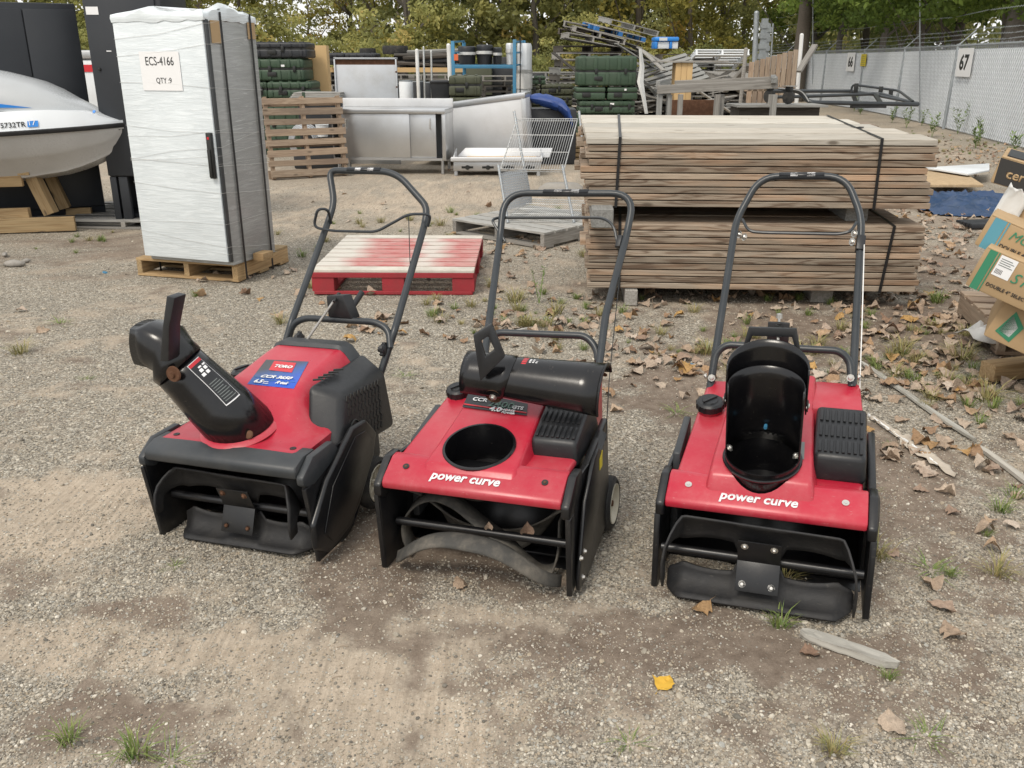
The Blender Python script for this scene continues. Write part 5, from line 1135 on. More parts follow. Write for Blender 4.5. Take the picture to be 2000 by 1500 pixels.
for x in (.03, gw-.03):
    for y in (.03, .47): MB().tube([(x, y, 0), (x, y, .06)], .025, 8).build('leg', M_['steeldull'], t, smooth=True)
# ------------------------------------------------------------------ wire shelf rack on the grey pallet
Ys = gp.translation.y; zP = .13
t = thing('wire_shelf_rack', 'collapsed chrome wire shelf rack standing on the grey pallet', 'shelf rack', loc=(gp.translation.x, Ys, zP)); o_ = Vector((gp.translation.x, Ys, zP))
def W_(px, py, dY): return at(px, py, Ys+dY)-o_
m2 = MB()
def wireshelf(c, nw, name, edge=.0045, wr=.0016, mid=2, zig=True):
    """c: four corners, wires run from c0c1 edge to c3c2 edge"""
    m = MB(); 
    for i in range(nw+1):
        f = i/nw; m.tube([c[0].lerp(c[1], f), c[3].lerp(c[2], f)], wr, 4)
    for i in range(mid): f = (i+1)/(mid+1); m.tube([c[0].lerp(c[3], f), c[1].lerp(c[2], f)], wr*1.5, 5)
    e = (c[0]-c[3]).cross(c[1]-c[0]).normalized()*.022
    e = e if e.z < 0 else -e
    for i, (p, q) in enumerate(((c[0], c[1]), (c[1], c[2]), (c[2], c[3]), (c[3], c[0]))):
        m.tube([p, q], edge*.7, 6); m.tube([p+e, q+e], edge*.7, 6); k = 24
        if zig:
            zz = [(p.lerp(q, j/k)+(e if j % 2 else Vector())) for j in range(k+1)]; m.tube(zz, wr, 4)
    o = m.build(name, M_['chrome'], t, smooth=True); return o
up4 = [W_(1010, 232, .55), W_(1128, 232, .55), W_(1101, 332, -.05), W_(977, 330, -.05)]
wireshelf(up4, 26, 'wire_shelf')
lo4 = [W_(1032, 388, .28), W_(1160, 393, .28), W_(1120, 440, -.25), W_(990, 437, -.25)]
lo4 = [Vector((q.x, q.y, max(q.z, .03))) for q in lo4]; wireshelf(lo4, 30, 'wire_shelf', mid=3)
for p, q in ((W_(1004, 217, .56), W_(1024, 330, .30)), (W_(1131, 217, .56), W_(1150, 395, .28)), (W_(973, 322, -.05), W_(992, 437, -.26)), (W_(1098, 322, -.05), W_(1121, 440, -.26)), (W_(1023, 325, .30), W_(1037, 390, .28))):
    q = Vector((q.x, q.y, max(q.z, .0))); po = MB().tube([p, q], .0115, 10); po.build('post', M_['galv'], t, smooth=True)
    m2 = MB(); k = int((q-p).length/.026); d = (q-p).normalized()
    for i in range(k): c = p.lerp(q, i/k); m2.tube([c, c+d*.004], .0128, 8)
    m2.build('post_grooves', M_['zinc'], t)
q4 = [W_(976, 338, -.05), W_(1028, 330, .3), W_(1040, 398, .27), W_(990, 410, -.22)]
pn = MB(); K = 14
for i in range(K):
    for j in range(K):
        P2 = lambda u_, v_: q4[0].lerp(q4[1], u_).lerp(q4[3].lerp(q4[2], u_), v_)
        a, b_, c_, d_ = P2(i/K, j/K), P2((i+1)/K, j/K), P2((i+1)/K, (j+1)/K), P2(i/K, (j+1)/K); ct_ = (a+c_)/2; h = [ct_.lerp(p, .38) for p in (a, b_, c_, d_)]
        pn.add([a, b_, c_, d_]+h, [(0, 1, 5, 4), (1, 2, 6, 5), (2, 3, 7, 6), (3, 0, 4, 7)])
o = pn.build('perforated_panel', M_['steeldull'], t); solidify(o, .003)
# ------------------------------------------------------------------ transit cases
def case(label, x0, y0, x1, y1, Y, mat, depth=.6, lid=.35, ribs=4, latches=2, group='rugged transit cases', rz=0.0, tagp=False, base=None):
    p, q = at(x0, y1, Y), at(x1, y0, Y); w = q.x-p.x; z0 = p.z if base is None else base; h = q.z-z0
    t = thing('transit_case', label, 'case', M=T(p.x+w/2, Y, z0, rz), group=group); zl = h*(1-lid)
    bd = MB().bb(-w/2, w/2, 0, depth, 0, zl-.006).build('case_body', M_[mat], t, bevel=min(.035, h*.12), seg=3)
    ld = MB().bb(-w/2, w/2, 0, depth, zl+.004, h).build('case_lid', M_[mat], t, bevel=min(.035, h*lid*.3), seg=3)
    MB().bb(-w/2+.012, w/2-.012, .012, depth-.012, zl-.02, zl+.02).build('seal', M_['darkdet'], t)
    for k in range(ribs):
        x = -w/2+w*(k+.5)/ribs
        MB().bb(x-w*.03, x+w*.03, -.016, .05, .02, zl-.025).build('rib', M_[mat], bd, bevel=.006); MB().bb(x-w*.03, x+w*.03, -.016, .05, zl+.02, h-.015).build('rib', M_[mat], ld, bevel=.006)
        if k % 1 == 0: MB().bb(x-w*.035, x+w*.035, .05, depth*.9, h-.004, h+.014).build('top_rib', M_[mat], ld, bevel=.006)
    for k in range(latches):
        x = -w/2+w*(k+.5)/latches+w*.06; MB().bb(x-.022, x+.022, -.026, -.0, zl-.045, zl+.04).build('latch', M_['darkdet'], t, bevel=.004)
    if h > .16:
        x = -w*.15; MB().bb(x-.07, x+.07, -.020, .0, zl*.35, zl*.35+.07).build('handle', M_['darkdet'], t, bevel=.012)
    if tagp: plate('paper_tag', M_['white'], t, [(w*.05, -.024, zl+.03), (w*.12, -.024, zl+.03), (w*.12, -.024, zl+.06), (w*.05, -.024, zl+.06)])
    return t
YR = 15.6
case('largest green case, on top of the right-hand case stack behind the lumber', 1128, 110, 1245, 168, YR, 'green', .75, .5, 5, 2)
case('small green case under the big one at the left', 1125, 171, 1183, 195, YR-.02, 'green', .7, .4, 0, 0)
case('small green case under the big one at the right', 1186, 171, 1246, 195, YR-.02, 'green', .7, .4, 0, 0, tagp=True)
case('long flat green case with paper tags below the two small ones', 1131, 197, 1241, 222, YR, 'green', .7, .45, 6, 3, tagp=True)
case('bottom green case of the right-hand stack', 1129, 224, 1243, 246, YR, 'green', .7, .45, 5, 2, base=0.0)
YC = 17.0
case('small green case with a white tag on top of the middle stack', 1004, 149, 1066, 165, YC, 'green', .7, .4, 5, 2, tagp=True)
case('olive case under the small green one in the middle stack', 999, 167, 1055, 185, YC, 'olive', .7, .4, 4, 2)
case('ribbed olive case at the right in the middle stack', 1057, 165, 1120, 185, YC, 'olive', .7, .4, 5, 1)
case('dark olive case hidden behind the blue cover, left', 1020, 187, 1062, 206, YC, 'olive', .7, .4, 3, 2)
case('dark olive case behind the blue cover, right', 1064, 187, 1118, 206, YC, 'olive', .7, .4, 4, 2)
case('olive case low in the middle stack, left one seen through the wire shelf', 1030, 208, 1068, 228, YC, 'olive', .7, .4, 3, 2)
case('olive case low in the middle stack, right one seen through the wire shelf', 1070, 208, 1120, 228, YC, 'olive', .7, .4, 4, 2)
case('bottom olive case of the middle stack', 1022, 230, 1118, 252, YC, 'olive', .7, .4, 4, 2, base=0.0)
case('square olive case standing alone behind the slanted hood', 877, 148, 939, 188, 15.0, 'olive', .7, .45, 3, 1)
case('olive case under the square olive case behind the hood', 877, 190, 939, 222, 15.0, 'olive', .7, .45, 3, 1, base=0.0)
YL = 14.6
case('black ribbed case on top of the left case stack', 495, 83, 597, 113, YL, 'casedark', .7, .4, 5, 1)
case('green case under the black one in the left case stack', 499, 115, 592, 158, YL, 'green', .7, .45, 5, 2, tagp=True)
case('green case at the lower left behind the wrapped cabinet', 497, 160, 521, 192, YL, 'green', .7, .45, 2, 1)
case('green case low in the left stack behind the standing pallet', 523, 160, 608, 192, YL-.05, 'green', .7, .45, 5, 2)
case('bottom green case of the left stack behind the standing pallet', 500, 194, 606, 230, YL, 'green', .7, .45, 5, 2, base=0.0)
for x0, x1, lab in ((633, 672, 'short black case in the row behind the tan board'), (674, 733, 'long flat black case in the row behind the tan board')):
    case(lab, x0, 104, x1, 127, 19, 'casedark', .8, .4, 4, 1)
# tan board
p, q = at(595, 160, 15.4), at(636, 86, 15.4); t = thing('tan_box', 'tall tan panelled box between the left case stack and the black cases', 'box', M=T(p.x, 15.4, 0, R(6))); w = q.x-p.x
MB().bb(0, w*.38, .02, .5, 0, q.z).build('side_panel', M_['tan'], t, bevel=.004); MB().bb(w*.38+.004, w, .0, .5, 0, q.z-.02).build('front_panel', M_['tan'], t, bevel=.004)
# barrels
def barrel(label, x0, x1, y0, Y, mat):
    a, b_ = at(x0, y0, Y), at(x1, y0, Y); r = (b_-a).length/2; h = a.z
    t = thing('barrel', label, 'barrel', loc=((a.x+b_.x)/2, Y, 0), group='steel drums')
    MB().lathe([(0, .01), (r*.98, 0), (r, .02), (r, h*.32), (r*1.03, h*.335), (r, h*.35), (r, h*.64), (r*1.03, h*.655), (r, h*.67), (r, h-.02), (r*.96, h-.012), (0, h-.012)], n=28).build('drum', M_[mat], t, smooth=True)
    MB().lathe([(r, h-.018), (r*1.02, h-.01), (r*1.01, h), (r*.97, h), (r*.96, h-.01)], n=28).build('rim', M_['galv'], t, smooth=True)
barrel('white drum standing right of the steel panel', 779, 806, 157, 16.5, 'sheetwhite'); barrel('black drum right of the white drum', 806, 829, 158, 16.3, 'casedark'); barrel('black drum half hidden behind the first black drum', 826, 846, 160, 17.2, 'casedark')
m = thing('plastic_cart', 'black plastic tub with a rounded rim between the drums and the olive case', 'tub', loc=tuple(at(862, 190, 15.6).xy)+(0,)); z_ = at(862, 157, 15.6).z
MB().loft([[(x*k, y*k, z) for x, y in ((-.13, -.15), (.13, -.15), (.13, .15), (-.13, .15))] for k, z in ((1, 0), (1.2, z_-.05), (1.3, z_-.03), (1.3, z_))]).build('tub_body', M_['casedark'], m, bevel=.02)
# wheels lying on top of the far shelf, tubes and rack
def rackshelf(label, x0, x1, ytop, Y, mat, beam='tan', load=None, posts=(0, .5, 1)):
    p, q = at(x0, ytop, Y), at(x1, ytop, Y); w = q.x-p.x; z = p.z
    t = thing('storage_rack', label, 'rack', loc=(p.x, Y, 0))
    MB().bb(0, w, 0, .06, z-.09, z-.0).build('rack_beam', M_[beam], t); MB().bb(0, w, .9, .96, z-.09, z-.0).build('rack_beam', M_[beam], t)
    MB().bb(0, w, .061, .899, z-.03, z-.005).build('rack_deck', M_['darkwood'], t)
    for f in posts: MB().bb(w*f-.04, w*f+.04, .0, .001+.06, 0, z-.091).build('rack_post', M_[mat], t)
    return t, z, w
t, z, w = rackshelf('orange-beamed storage rack loaded with long bars behind the steel panel', 628, 905, 132, 19.6, 'casedark', 'tan')
MB().bb(.2, w-.1, .1, .8, z-.7, z-.35).build('dark_load', M_['casedark'], t, bevel=.05)
rr = random.Random(9)
for k in range(26):
    y = rr.uniform(.1, .8); zz = z+.02+rr.uniform(0, .30); xx = rr.uniform(w*.50, w*.62); o = MB().tube([(xx, y, zz), (xx+rr.uniform(1.0, 1.5), y+rr.uniform(-.2, .2), zz+rr.uniform(-.05, .05))], rr.uniform(.02, .04), 6).build('long_bar', M_[rr.choice(['darkwood', 'steeldull', 'casedark', 'greywood'])], None, smooth=True)
    o.location = (at(628, 132, 19.6).x, 19.6, 0); tag(o, 'long grey bar lying on the rack behind the drums', 'bar', 'long bars on the far rack')
for px, py, r_, lab in ((771, 101, .27, 'black tyre lying flat on the far rack'), (717, 106, .17, 'smaller black tyre lying flat beside the black cases')):
    c = at(px, py, 19.9); t = thing('tyre', lab, 'tyre', loc=(c.x, 20.0, c.z-.05)); MB().lathe([(r_*.6, 0), (r_*.95, 0), (r_, .04), (r_, .13), (r_*.95, .17), (r_*.6, .17), (r_*.55, .08), (r_*.6, 0)], n=28).build('tread', M_['tyre'], t, smooth=True)
    MB().lathe([(0, .06), (r_*.55, .08), (r_*.57, .12), (r_*.3, .13), (0, .12)], n=20).build('rim', M_['zinc'], t, smooth=True)
for x0, y0, x1, y1, Y, r_, mt, lab in ((814, 98, 819, 190, 16.0, .030, 'poly', 'white post left of the blue rack'), (876, 88, 882, 188, 15.6, .034, 'poly', 'white post right beside the blue rack'), (827, 92, 830, 200, 15.9, .016, 'chrome', 'thin chrome pole beside the drums'), (842, 100, 843, 200, 15.9, .016, 'chrome', 'second thin chrome pole nearer the blue rack'),
                                  (1566, 68, 1559, 188, 14.5, .030, 'poly', 'white post leaning in front of sign 66'), (1457, 96, 1443, 212, 13.5, .028, 'greywood', 'grey post at the left of the upright slatted pallet'), (1478, 25, 1477, 130, 27, .075, 'galv', 'thick galvanised gate post at the far end of the fence'), (1499, 38, 1499, 120, 30, .03, 'galv', 'thin galvanised post right of the thick gate post'), (1510, 47, 1510, 105, 33, .03, 'galv', 'second thin galvanised post right of the gate post')):
    p, q = at(x1, y1, Y), at(x0, y0, Y); p.z = 0; o = MB().tube([(0, 0, 0), q-p], r_, 10); o.lathe([(r_, 0), (r_*.8, r_*.5), (0, r_*.8)], M=Matrix.Translation(q-p), n=10); o = o.build('post', M_[mt], None, smooth=True); o.location = p; tag(o, lab, 'post')
# small ladder-like vent stack behind the gate post
for k, px in enumerate((1487, 1493)):
    p = at(px, 120, 28.5+k*1.5); q = at(px, 36+k*10, 28.5+k*1.5); m2 = MB(); m2.bb(-.09, .09, -.05, .05, 0, q.z)
    for j in range(8): m2.bb(-.12, .12, -.08, .08, .3+j*q.z/9, .45+j*q.z/9)
    o = m2.build('notched_post', M_['galv'], None); o.location = (p.x, p.y, 0); tag(o, ['notched galvanised upright directly behind the thick gate post', 'notched galvanised upright between the gate post and the thin posts'][k], 'post')
# blue rack
Yb = 16.2; P = lambda px, py, dy=0: at(px, py, Yb+dy); o_ = Vector((P(885, 130).x, Yb, 0)); t = thing('blue_rack', 'blue steel pallet rack frame behind the steel hood', 'rack', loc=tuple(o_))
for px, y0, dy in ((884, 80, 0), (906, 83, .9), (1005, 77, 0), (1023, 79, .9)):
    q = P(px, y0, dy)-o_; MB().bb(q.x-.03, q.x+.03, q.y-.03, q.y+.03, 0, q.z).build('upright', M_['bluesteel'], t, bevel=.004)
for (x0, x1, py, dy) in ((886, 1003, 130, 0), (908, 1021, 128, .9)):
    a, b_ = P(x0, py, dy)-o_, P(x1, py, dy)-o_; MB().bb(a.x, b_.x, a.y-.025, a.y+.025, a.z-.03, a.z+.03).build('rack_beam', M_['bluesteel'], t, bevel=.004)
for (xa, xb) in ((884, 906), (1005, 1023)):
    for py in (82, 103, 127):
        a, b_ = P(xa, py, 0)-o_, P(xb, py-1, .9)-o_; beam(a, b_, .03, .03, M_['bluesteel'], t, 'cross_tie')
MB().bb(.02, .09, -.035, -.031, P(890, 112).z-.05, P(890, 112).z+.05).build('orange_tag', plain('orange_tag', (.7, .15, .05)), t)
q = P(1016, 100)-o_; MB().bb(q.x-.01, q.x+.01, q.y-.1, q.y-.08, .4, P(1016, 72).z).build('black_strap', M_['strap'], t)
# wrapped bins on the blue rack
for k, (x0, x1, y0, y1, mt, lab) in enumerate(((893, 928, 90, 128, 'casedark', 'black wrapped bin on the blue rack, left one'), (929, 962, 87, 128, 'casedark', 'black wrapped bin on the blue rack, middle one'), (962, 980, 92, 128, 'casedark', 'black wrapped bin on the blue rack, right one'), (988, 1003, 84, 126, 'sheetwhite', 'white wrapped roll at the right end of the blue rack'), (1009, 1040, 84, 128, 'sheetwhite', 'white wrapped bundle beside the blue rack'))):
    Y = Yb+.35+.03*k; a, b_ = at(x0, y1, Y), at(x1, y0, Y); w = b_.x-a.x; h = b_.z-a.z; zb_ = a.z if k < 4 else 0.0
    if k == 4: h = b_.z
    t = thing('wrapped_bin', lab, 'bin', loc=(a.x+w/2, Y+.3, zb_)); m2 = MB()
    r2 = random.Random(k); m2.loft([[(math.cos(a_)*w/2*(1 if abs(math.cos(a_)) > .5 else 1.3)*kk*r2.uniform(.95, 1.03), math.sin(a_)*.26*kk, z_*h) for a_ in np.linspace(0, 2*PI, 16, endpoint=False)+.2] for z_, kk in ((0, .85), (.3, .93), (.7, 1.0), (.92, 1.02), (.97, .98), (1, .9))]); m2.build('bin_body', M_[mt], t, smooth=True, bevel=0)
    m2 = MB(); m2.loft([[(math.cos(a_)*w/2*1.08, math.sin(a_)*.28, z_*h) for a_ in np.linspace(0, 2*PI, 16, endpoint=False)] for z_ in (.55, .62+.03*k, .70)], False); m2.build('film_band', M_['film'], t, smooth=True)
# ------------------------------------------------------------------ piles of pallets
PM = {}
def far_pallet(name_mat, blue=False):
    k = (name_mat, blue)
    if k in PM: return PM[k]
    m2 = MB(); n = 7
    for i in range(n): yy = -.5+.05+.9*i/(n-1); m2.bb(-.6, .6, yy-.05, yy+.05, .107, .125)
    for x in (-.57, 0, .57):
        if blue:
            for y in (-.43, 0, .43): m2.bb(x-.05, x+.05, y-.07, y+.07, .019, .105, 1)
        else: m2.bb(x-.02, x+.02, -.5, .5, .019, .106)
    for i in range(3): yy = -.45+.9*i/2; m2.bb(-.6, .6, yy-.05, yy+.05, 0, .018)
    PM[k] = m2.mesh('pallet', [M_[name_mat], M_['bluepaint']]); return PM[k]
rr = random.Random(21); ORD = 'lowest second third fourth fifth sixth seventh eighth ninth tenth eleventh twelfth thirteenth'.split()
def pile(label, px, Y, cnt, mats, rz=0, dz=.128, z0=0.0, jitter=.05, tilt=0, blue=False, tz=.0, w=None):
    x = at(px, 118, Y).x; z = z0
    for i in range(cnt):
        o = link('pallet', far_pallet(rr.choice(mats), blue), None, T(x+rr.uniform(-jitter, jitter), Y+rr.uniform(-jitter, jitter), z, rz+rr.uniform(-.06, .06), tilt+rr.uniform(-.01, .01), tz))
        tag(o, '%s pallet from the ground in the %s' % (ORD[i], label), 'pallet', label); z += dz
    return z
DK = ['darkwood', 'darkwood', 'greywood']; GR = ['greywood', 'darkwood', 'greywood', 'palegreywood']
pile('tall stack directly behind the big green case', 1145, 18.2, 13, GR, .1)
pile('tall stack right of the big green case', 1245, 18.6, 10, DK, -.1)
pile('stack behind the white plank', 1290, 20.5, 9, DK, .1)
pile('stack under the blue bin', 1335, 21.5, 12, DK, 0)
pile('stack behind the slatted pallet', 1400, 22.5, 9, DK+['darkwood'], .05)
pile('stack left of the gate post', 1452, 23.5, 10, DK, -.1)
pile('low stack right of the blue rack', 1062, 22.0, 9, GR, .05)
pile('low stack left of the tall grey stack', 1105, 23.5, 8, GR, -.05)
pile('far stack behind the blue rack', 985, 25, 8, DK, .1)
pile('far stack behind the long bars', 870, 27, 8, DK, 0)
pile('far stack behind the tyre', 790, 27, 8, DK, 0)
pile('far stack behind the black cases', 650, 26, 9, DK, 0)
pile('far stack near the end of the fence', 1500, 30, 9, DK, 0)
z = 13*.128
for k, (px, py, Y, rz, ry, rx, mt, bl, lab) in enumerate(((1150, 84, 17.9, .1, .16, .0, 'greywood', False, 'tilted grey pallet just above the big green case'), (1165, 74, 18.0, .05, .24, .04, 'greywood', False, 'tilted grey pallet second from the bottom of the heap'), (1200, 88, 18.3, -.05, .30, .0, 'palegreywood', False, 'silver pallet sliding down to the right'), (1245, 108, 18.5, -.1, .42, .05, 'palegreywood', False, 'silver pallet at the lower right of the heap'),
                          (1197, 68, 18.1, .25, .20, .12, 'palegreywood', True, 'pale pallet with blue blocks near the top of the heap'), (1225, 57, 18.2, .2, .22, .10, 'palegreywood', False, 'pale pallet topmost in the heap'), (1150, 62, 18.4, -.1, .18, .0, 'greywood', False, 'tilted grey pallet at the upper left of the heap'), (1140, 72, 18.6, -.1, .10, .0, 'darkwood', False, 'dark pallet at the left edge of the heap'))):
    c = at(px, py, Y); o = link('pallet', far_pallet(mt, bl), None, Matrix.Translation(c) @ Matrix.Rotation(rz, 4, 'Z') @ Matrix.Rotation(ry, 4, 'Y') @ Matrix.Rotation(rx, 4, 'X') @ Matrix.Scale(.82, 4)); tag(o, lab, 'pallet', 'pallets heaped at the back of the yard')
for px, py, Y, lab in ((1310, 152, 17.6, 'broken pallet on edge left of the plywood crate'), (1440, 158, 18, 'white-topped pallet lying on the dark stack')):
    c = at(px, py, Y); o = link('pallet', far_pallet('greywood'), None, Matrix.Translation(c) @ Matrix.Rotation(.3, 4, 'Z') @ Matrix.Rotation(-.25 if px < 1400 else .05, 4, 'Y') @ Matrix.Rotation(.5 if px < 1400 else .1, 4, 'X') @ Matrix.Scale(.9, 4)); tag(o, lab, 'pallet', 'pallets heaped at the back of the yard')
c = at(1397, 124, 21); o = link('pallet', far_pallet('sheetwhite'), None, Matrix.Translation(c) @ Matrix.Rotation(.1, 4, 'Z') @ Matrix.Rotation(-.35, 4, 'X')); tag(o, 'white pallet tilted on top of the dark stack beside the blue bin', 'pallet', 'pallets heaped at the back of the yard')
p, q = at(1254, 98, 17.5), at(1297, 138, 17.3); o = beam(p, q, .20, .02, M_['palegreywood'], None, 'plank'); tag(o, 'pale plank sliding down from the pallet heap', 'plank')
p, q = at(1290, 120, 17.6), at(1245, 92, 17.8); o = beam(p, q, .14, .02, M_['palegreywood'], None, 'plank'); tag(o, 'pale plank on the slope of the pallet heap', 'plank')
m2 = MB(); r2 = random.Random(2); path = [at(px, py, 15.5+dy) for px, py, dy in ((1250, 95, 0), (1253, 130, 0), (1249, 160, -.03), (1256, 190, -.05), (1262, 222, -.1))]
m2.loft([[p+Vector((-.03*k, .01*r2.uniform(-1, 1), 0)), p+Vector((.0, -.03, 0)), p+Vector((.05*k, .02, 0)), p+Vector((0, .04, 0))] for k, p in zip((.6, 1.0, 1.4, .9, .7), path)]); o = m2.build('torn_film', M_['film'], None, smooth=True); tag(o, 'torn strip of white stretch film hanging from the pallet heap', 'film')
for k in range(46):
    if k < 34: px, py, Y = rr.uniform(1120, 1290), rr.uniform(95, 215), rr.uniform(16.8, 18.2); lab = 'weathered plank jumbled into the pallet heap behind the green cases'
    else: px, py, Y = rr.uniform(1370, 1470), rr.uniform(150, 212), rr.uniform(15, 17); lab = 'loose grey plank between the timber bench and the slatted pallet'
    c = at(px, py, Y); c.z = max(c.z, .05); d = Vector((rr.uniform(.5, 1), rr.uniform(-.8, .8), rr.uniform(-.55, .35))); L_ = rr.uniform(.5, 1.2)
    if 1122 < px < 1250 and Y < 17.0: Y = 17.4; c = at(px, py, Y)
    tag(beam(c-d.normalized()*L_/2, c+d.normalized()*L_/2, .1, .02, M_[rr.choice(['greywood', 'darkwood', 'palegreywood', 'greywood'])], None, 'plank'), lab, 'plank', 'loose planks in the heaps')
# blue bin
Yq = 21.2; a, b_ = at(1279, 95, Yq), at(1327, 72, Yq); w = b_.x-a.x; h = b_.z-a.z; t = thing('blue_bin', 'blue and white plastic bin on top of the dark pallets', 'bin', loc=(a.x, Yq, a.z))
MB().bb(0, w, 0, .6, h*.62, h).build('bin_rim', M_['blueplastic'], t, bevel=.03); MB().bb(.0, .06, .02, .55, 0, h*.6).build('corner', M_['blueplastic'], t, bevel=.01); MB().bb(w*.62, w*.72, .02, .55, 0, h*.6).build('corner', M_['blueplastic'], t, bevel=.01)
MB().bb(.07, w*.61, .05, .5, 0, h*.6).build('bin_wall', M_['sheetwhite'], t, bevel=.01); MB().bb(w*.73, w-.01, .05, .5, 0, h*.6).build('bin_wall', M_['sheetwhite'], t, bevel=.01); MB().bb(w*.17, w*.5, -.006, .0, h*.68, h*.94).build('white_label', M_['sheetwhite'], t)
# plywood crate post with a top board
Yk = 16.5; a, b_ = at(1316, 196, Yk), at(1354, 122, Yk); t = thing('plywood_crate', 'tall narrow orange plywood crate under a dark board', 'crate', loc=(a.x, Yk, 0)); w = b_.x-a.x
for k in range(3): MB().bb(w*k/3+.002, w*(k+1)/3-.002, 0, .03, 0.02, b_.z-.002).build('panel', M_['tan'], t, bevel=.002)
MB().bb(.0, w, .031, .35, 0.0, b_.z-.004).build('crate_body', M_['tan'], t); o = MB().bb(-.35, w*3.0, -.05, .4, b_.z, b_.z+.03).build('board', M_['greywood'], None, bevel=.003); o.location = (a.x, Yk, 0); tag(o, 'long dark board lying across the plywood crate', 'board')
# timber bench frame
Yt = 8.6; P = lambda px, py, dy=0: at(px, py, Yt+dy); o_ = Vector((P(1400, 200).x, Yt, 0)); t = thing('timber_bench', 'rough grey timber bench frame behind the lumber bundles', 'bench', loc=tuple(o_))
def bm_(x0, y0, x1, y1, dy0, dy1, w_, h_, nm): a, b_ = P(x0, y0, dy0)-o_, P(x1, y1, dy1)-o_; return beam(a, b_, w_, h_, M_['greywood'], t, nm)
bm_(1284, 175, 1518, 164, 0, .1, .04, .075, 'top_rail'); bm_(1318, 165, 1518, 157, .8, .8, .04, .075, 'top_rail')
bm_(1285, 166, 1306, 160, 0.05, .8, .04, .075, 'end_rail'); bm_(1512, 157, 1510, 151, .0, .8, .05, .05, 'end_rail')
for px, dy, dx in ((1289, .05, 0), (1308, .06, 0), (1402, .05, 0), (1410, .12, 0), (1513, .05, 0), (1505, .8, 0), (1330, .8, 0)):
    a = P(px, 178, dy)-o_; o = board('leg', a.z, .085, .04, T(a.x, a.y, a.z/2-.03, 0, PI/2), M_['greywood'], t)
# items between bench and lumber : rust red sheet and green gloves
a, b_ = at(1312, 215, 9.6), at(1395, 195, 9.6); o = MB().box((0, 0, b_.z/2), (b_.x-a.x, .03, b_.z)).build('steel_sheet', M_['rust'], None, bevel=.003); o.location = ((a.x+b_.x)/2, 9.6, 0); tag(o, 'rust red sheet standing under the timber bench', 'sheet')
# upright slatted pallet
Yv = 13.0; t = thing('pallet', 'brown pallet standing upright with vertical slats, in front of the fence', 'pallet', M=T(at(1508, 150, Yv).x, Yv, 0, R(14)))
wv = (at(1560, 150, Yv)-at(1456, 150, Yv)).length
for k in range(9):
    x = -wv/2+wv*(k+.5)/9; h = at(0, 124-k*3.0, Yv).z; board('slat', h, wv/9*.84, .02, T(x, 0, h/2+.02, 0, PI/2, 0) @ Matrix.Rotation(0, 4, 'X') @ Matrix.Rotation(PI/2, 4, 'X'), M_['palwood'], t)
for z_ in (.25, .62, 1.02): board('stringer', wv, .04, .09, T(0, .035, z_, 0, 0, PI/2), M_['palwood'], t)
p, q = at(1415, 178, 14), at(1462, 126, 13.6); o = beam(p, q, .1, .05, M_['greywood'], None, 'plank'); tag(o, 'grey plank leaning up to the left of the slatted pallet', 'plank')
p, q = at(1560, 140, 14.3), at(1592, 88, 14.6); o = beam(p, q, .09, .04, M_['greywood'], None, 'plank'); tag(o, 'grey plank leaning against the fence beside the white post', 'plank')
# truck rack of black tube
Yr = 11.5; P = lambda px, py, dy=0: at(px, py, Yr+dy); o_ = Vector((P(1650, 200).x, Yr, 0)); t = thing('truck_rack', 'black tubular truck bed rack lying between the lumber and the fence', 'truck rack', loc=tuple(o_))
def tb(pts, r_=.022, nm='rack_tube', mt='tube', rad=.08): MB().tube(fillet([P(*p)-o_ for p in pts], rad, 4), r_, 8).build(nm, M_[mt], t, smooth=True)
tb([(1500, 178, .2), (1560, 177, .2), (1580, 200, 0), (1793, 204, 0)], .026); tb([(1500, 190, 1.0), (1580, 188, 1.0), (1720, 183, 1.0), (1793, 204, 0)], .022)
tb([(1510, 178, 1.6), (1664, 178, 1.6)], .024); tb([(1520, 173, .2), (1566, 177, .1), (1580, 199, 0)], .016)
tb([(1662, 185, 1.5), (1664, 165, 1.5), (1755, 177, .9), (1783, 198, .1)], .016); tb([(1664, 178, 1.5), (1700, 184, 1.1), (1793, 202, .05)], .018)
for px, py in ((1672, 172), (1720, 178), (1740, 182)):
    a = P(px, py, 1.1)-o_; MB().box(a, (.05, .03, .12)).build('bracket', M_['darkdet'], t, bevel=.004)
for a, b_ in (((1664, 180, 1.5), (1672, 200, 1.3)), ((1710, 186, .9), (1722, 204, .1))): beam(P(*a)-o_, P(*b_)-o_, .05, .03, M_['darkdet'], t, 'gusset')
a, b_ = P(1665, 206, -.02)-o_, P(1732, 206, -.02)-o_; MB().hexa([a+Vector((0, 0, -.03)), b_+Vector((0, 0, -.03)), b_+Vector((0, .08, -.03)), a+Vector((0, .08, -.03)), a, b_, b_+Vector((0, .08, 0)), a+Vector((0, .08, 0))]).build('tread_pad', M_['rubber'], t)
for x, y in ((P(1590, 200).x-o_.x, .0), (P(1670, 200).x-o_.x, 1.5)): MB().bb(x-.03, x+.03, y-.03, y+.03, 0, .82).build('rack_leg', M_['tube'], t)
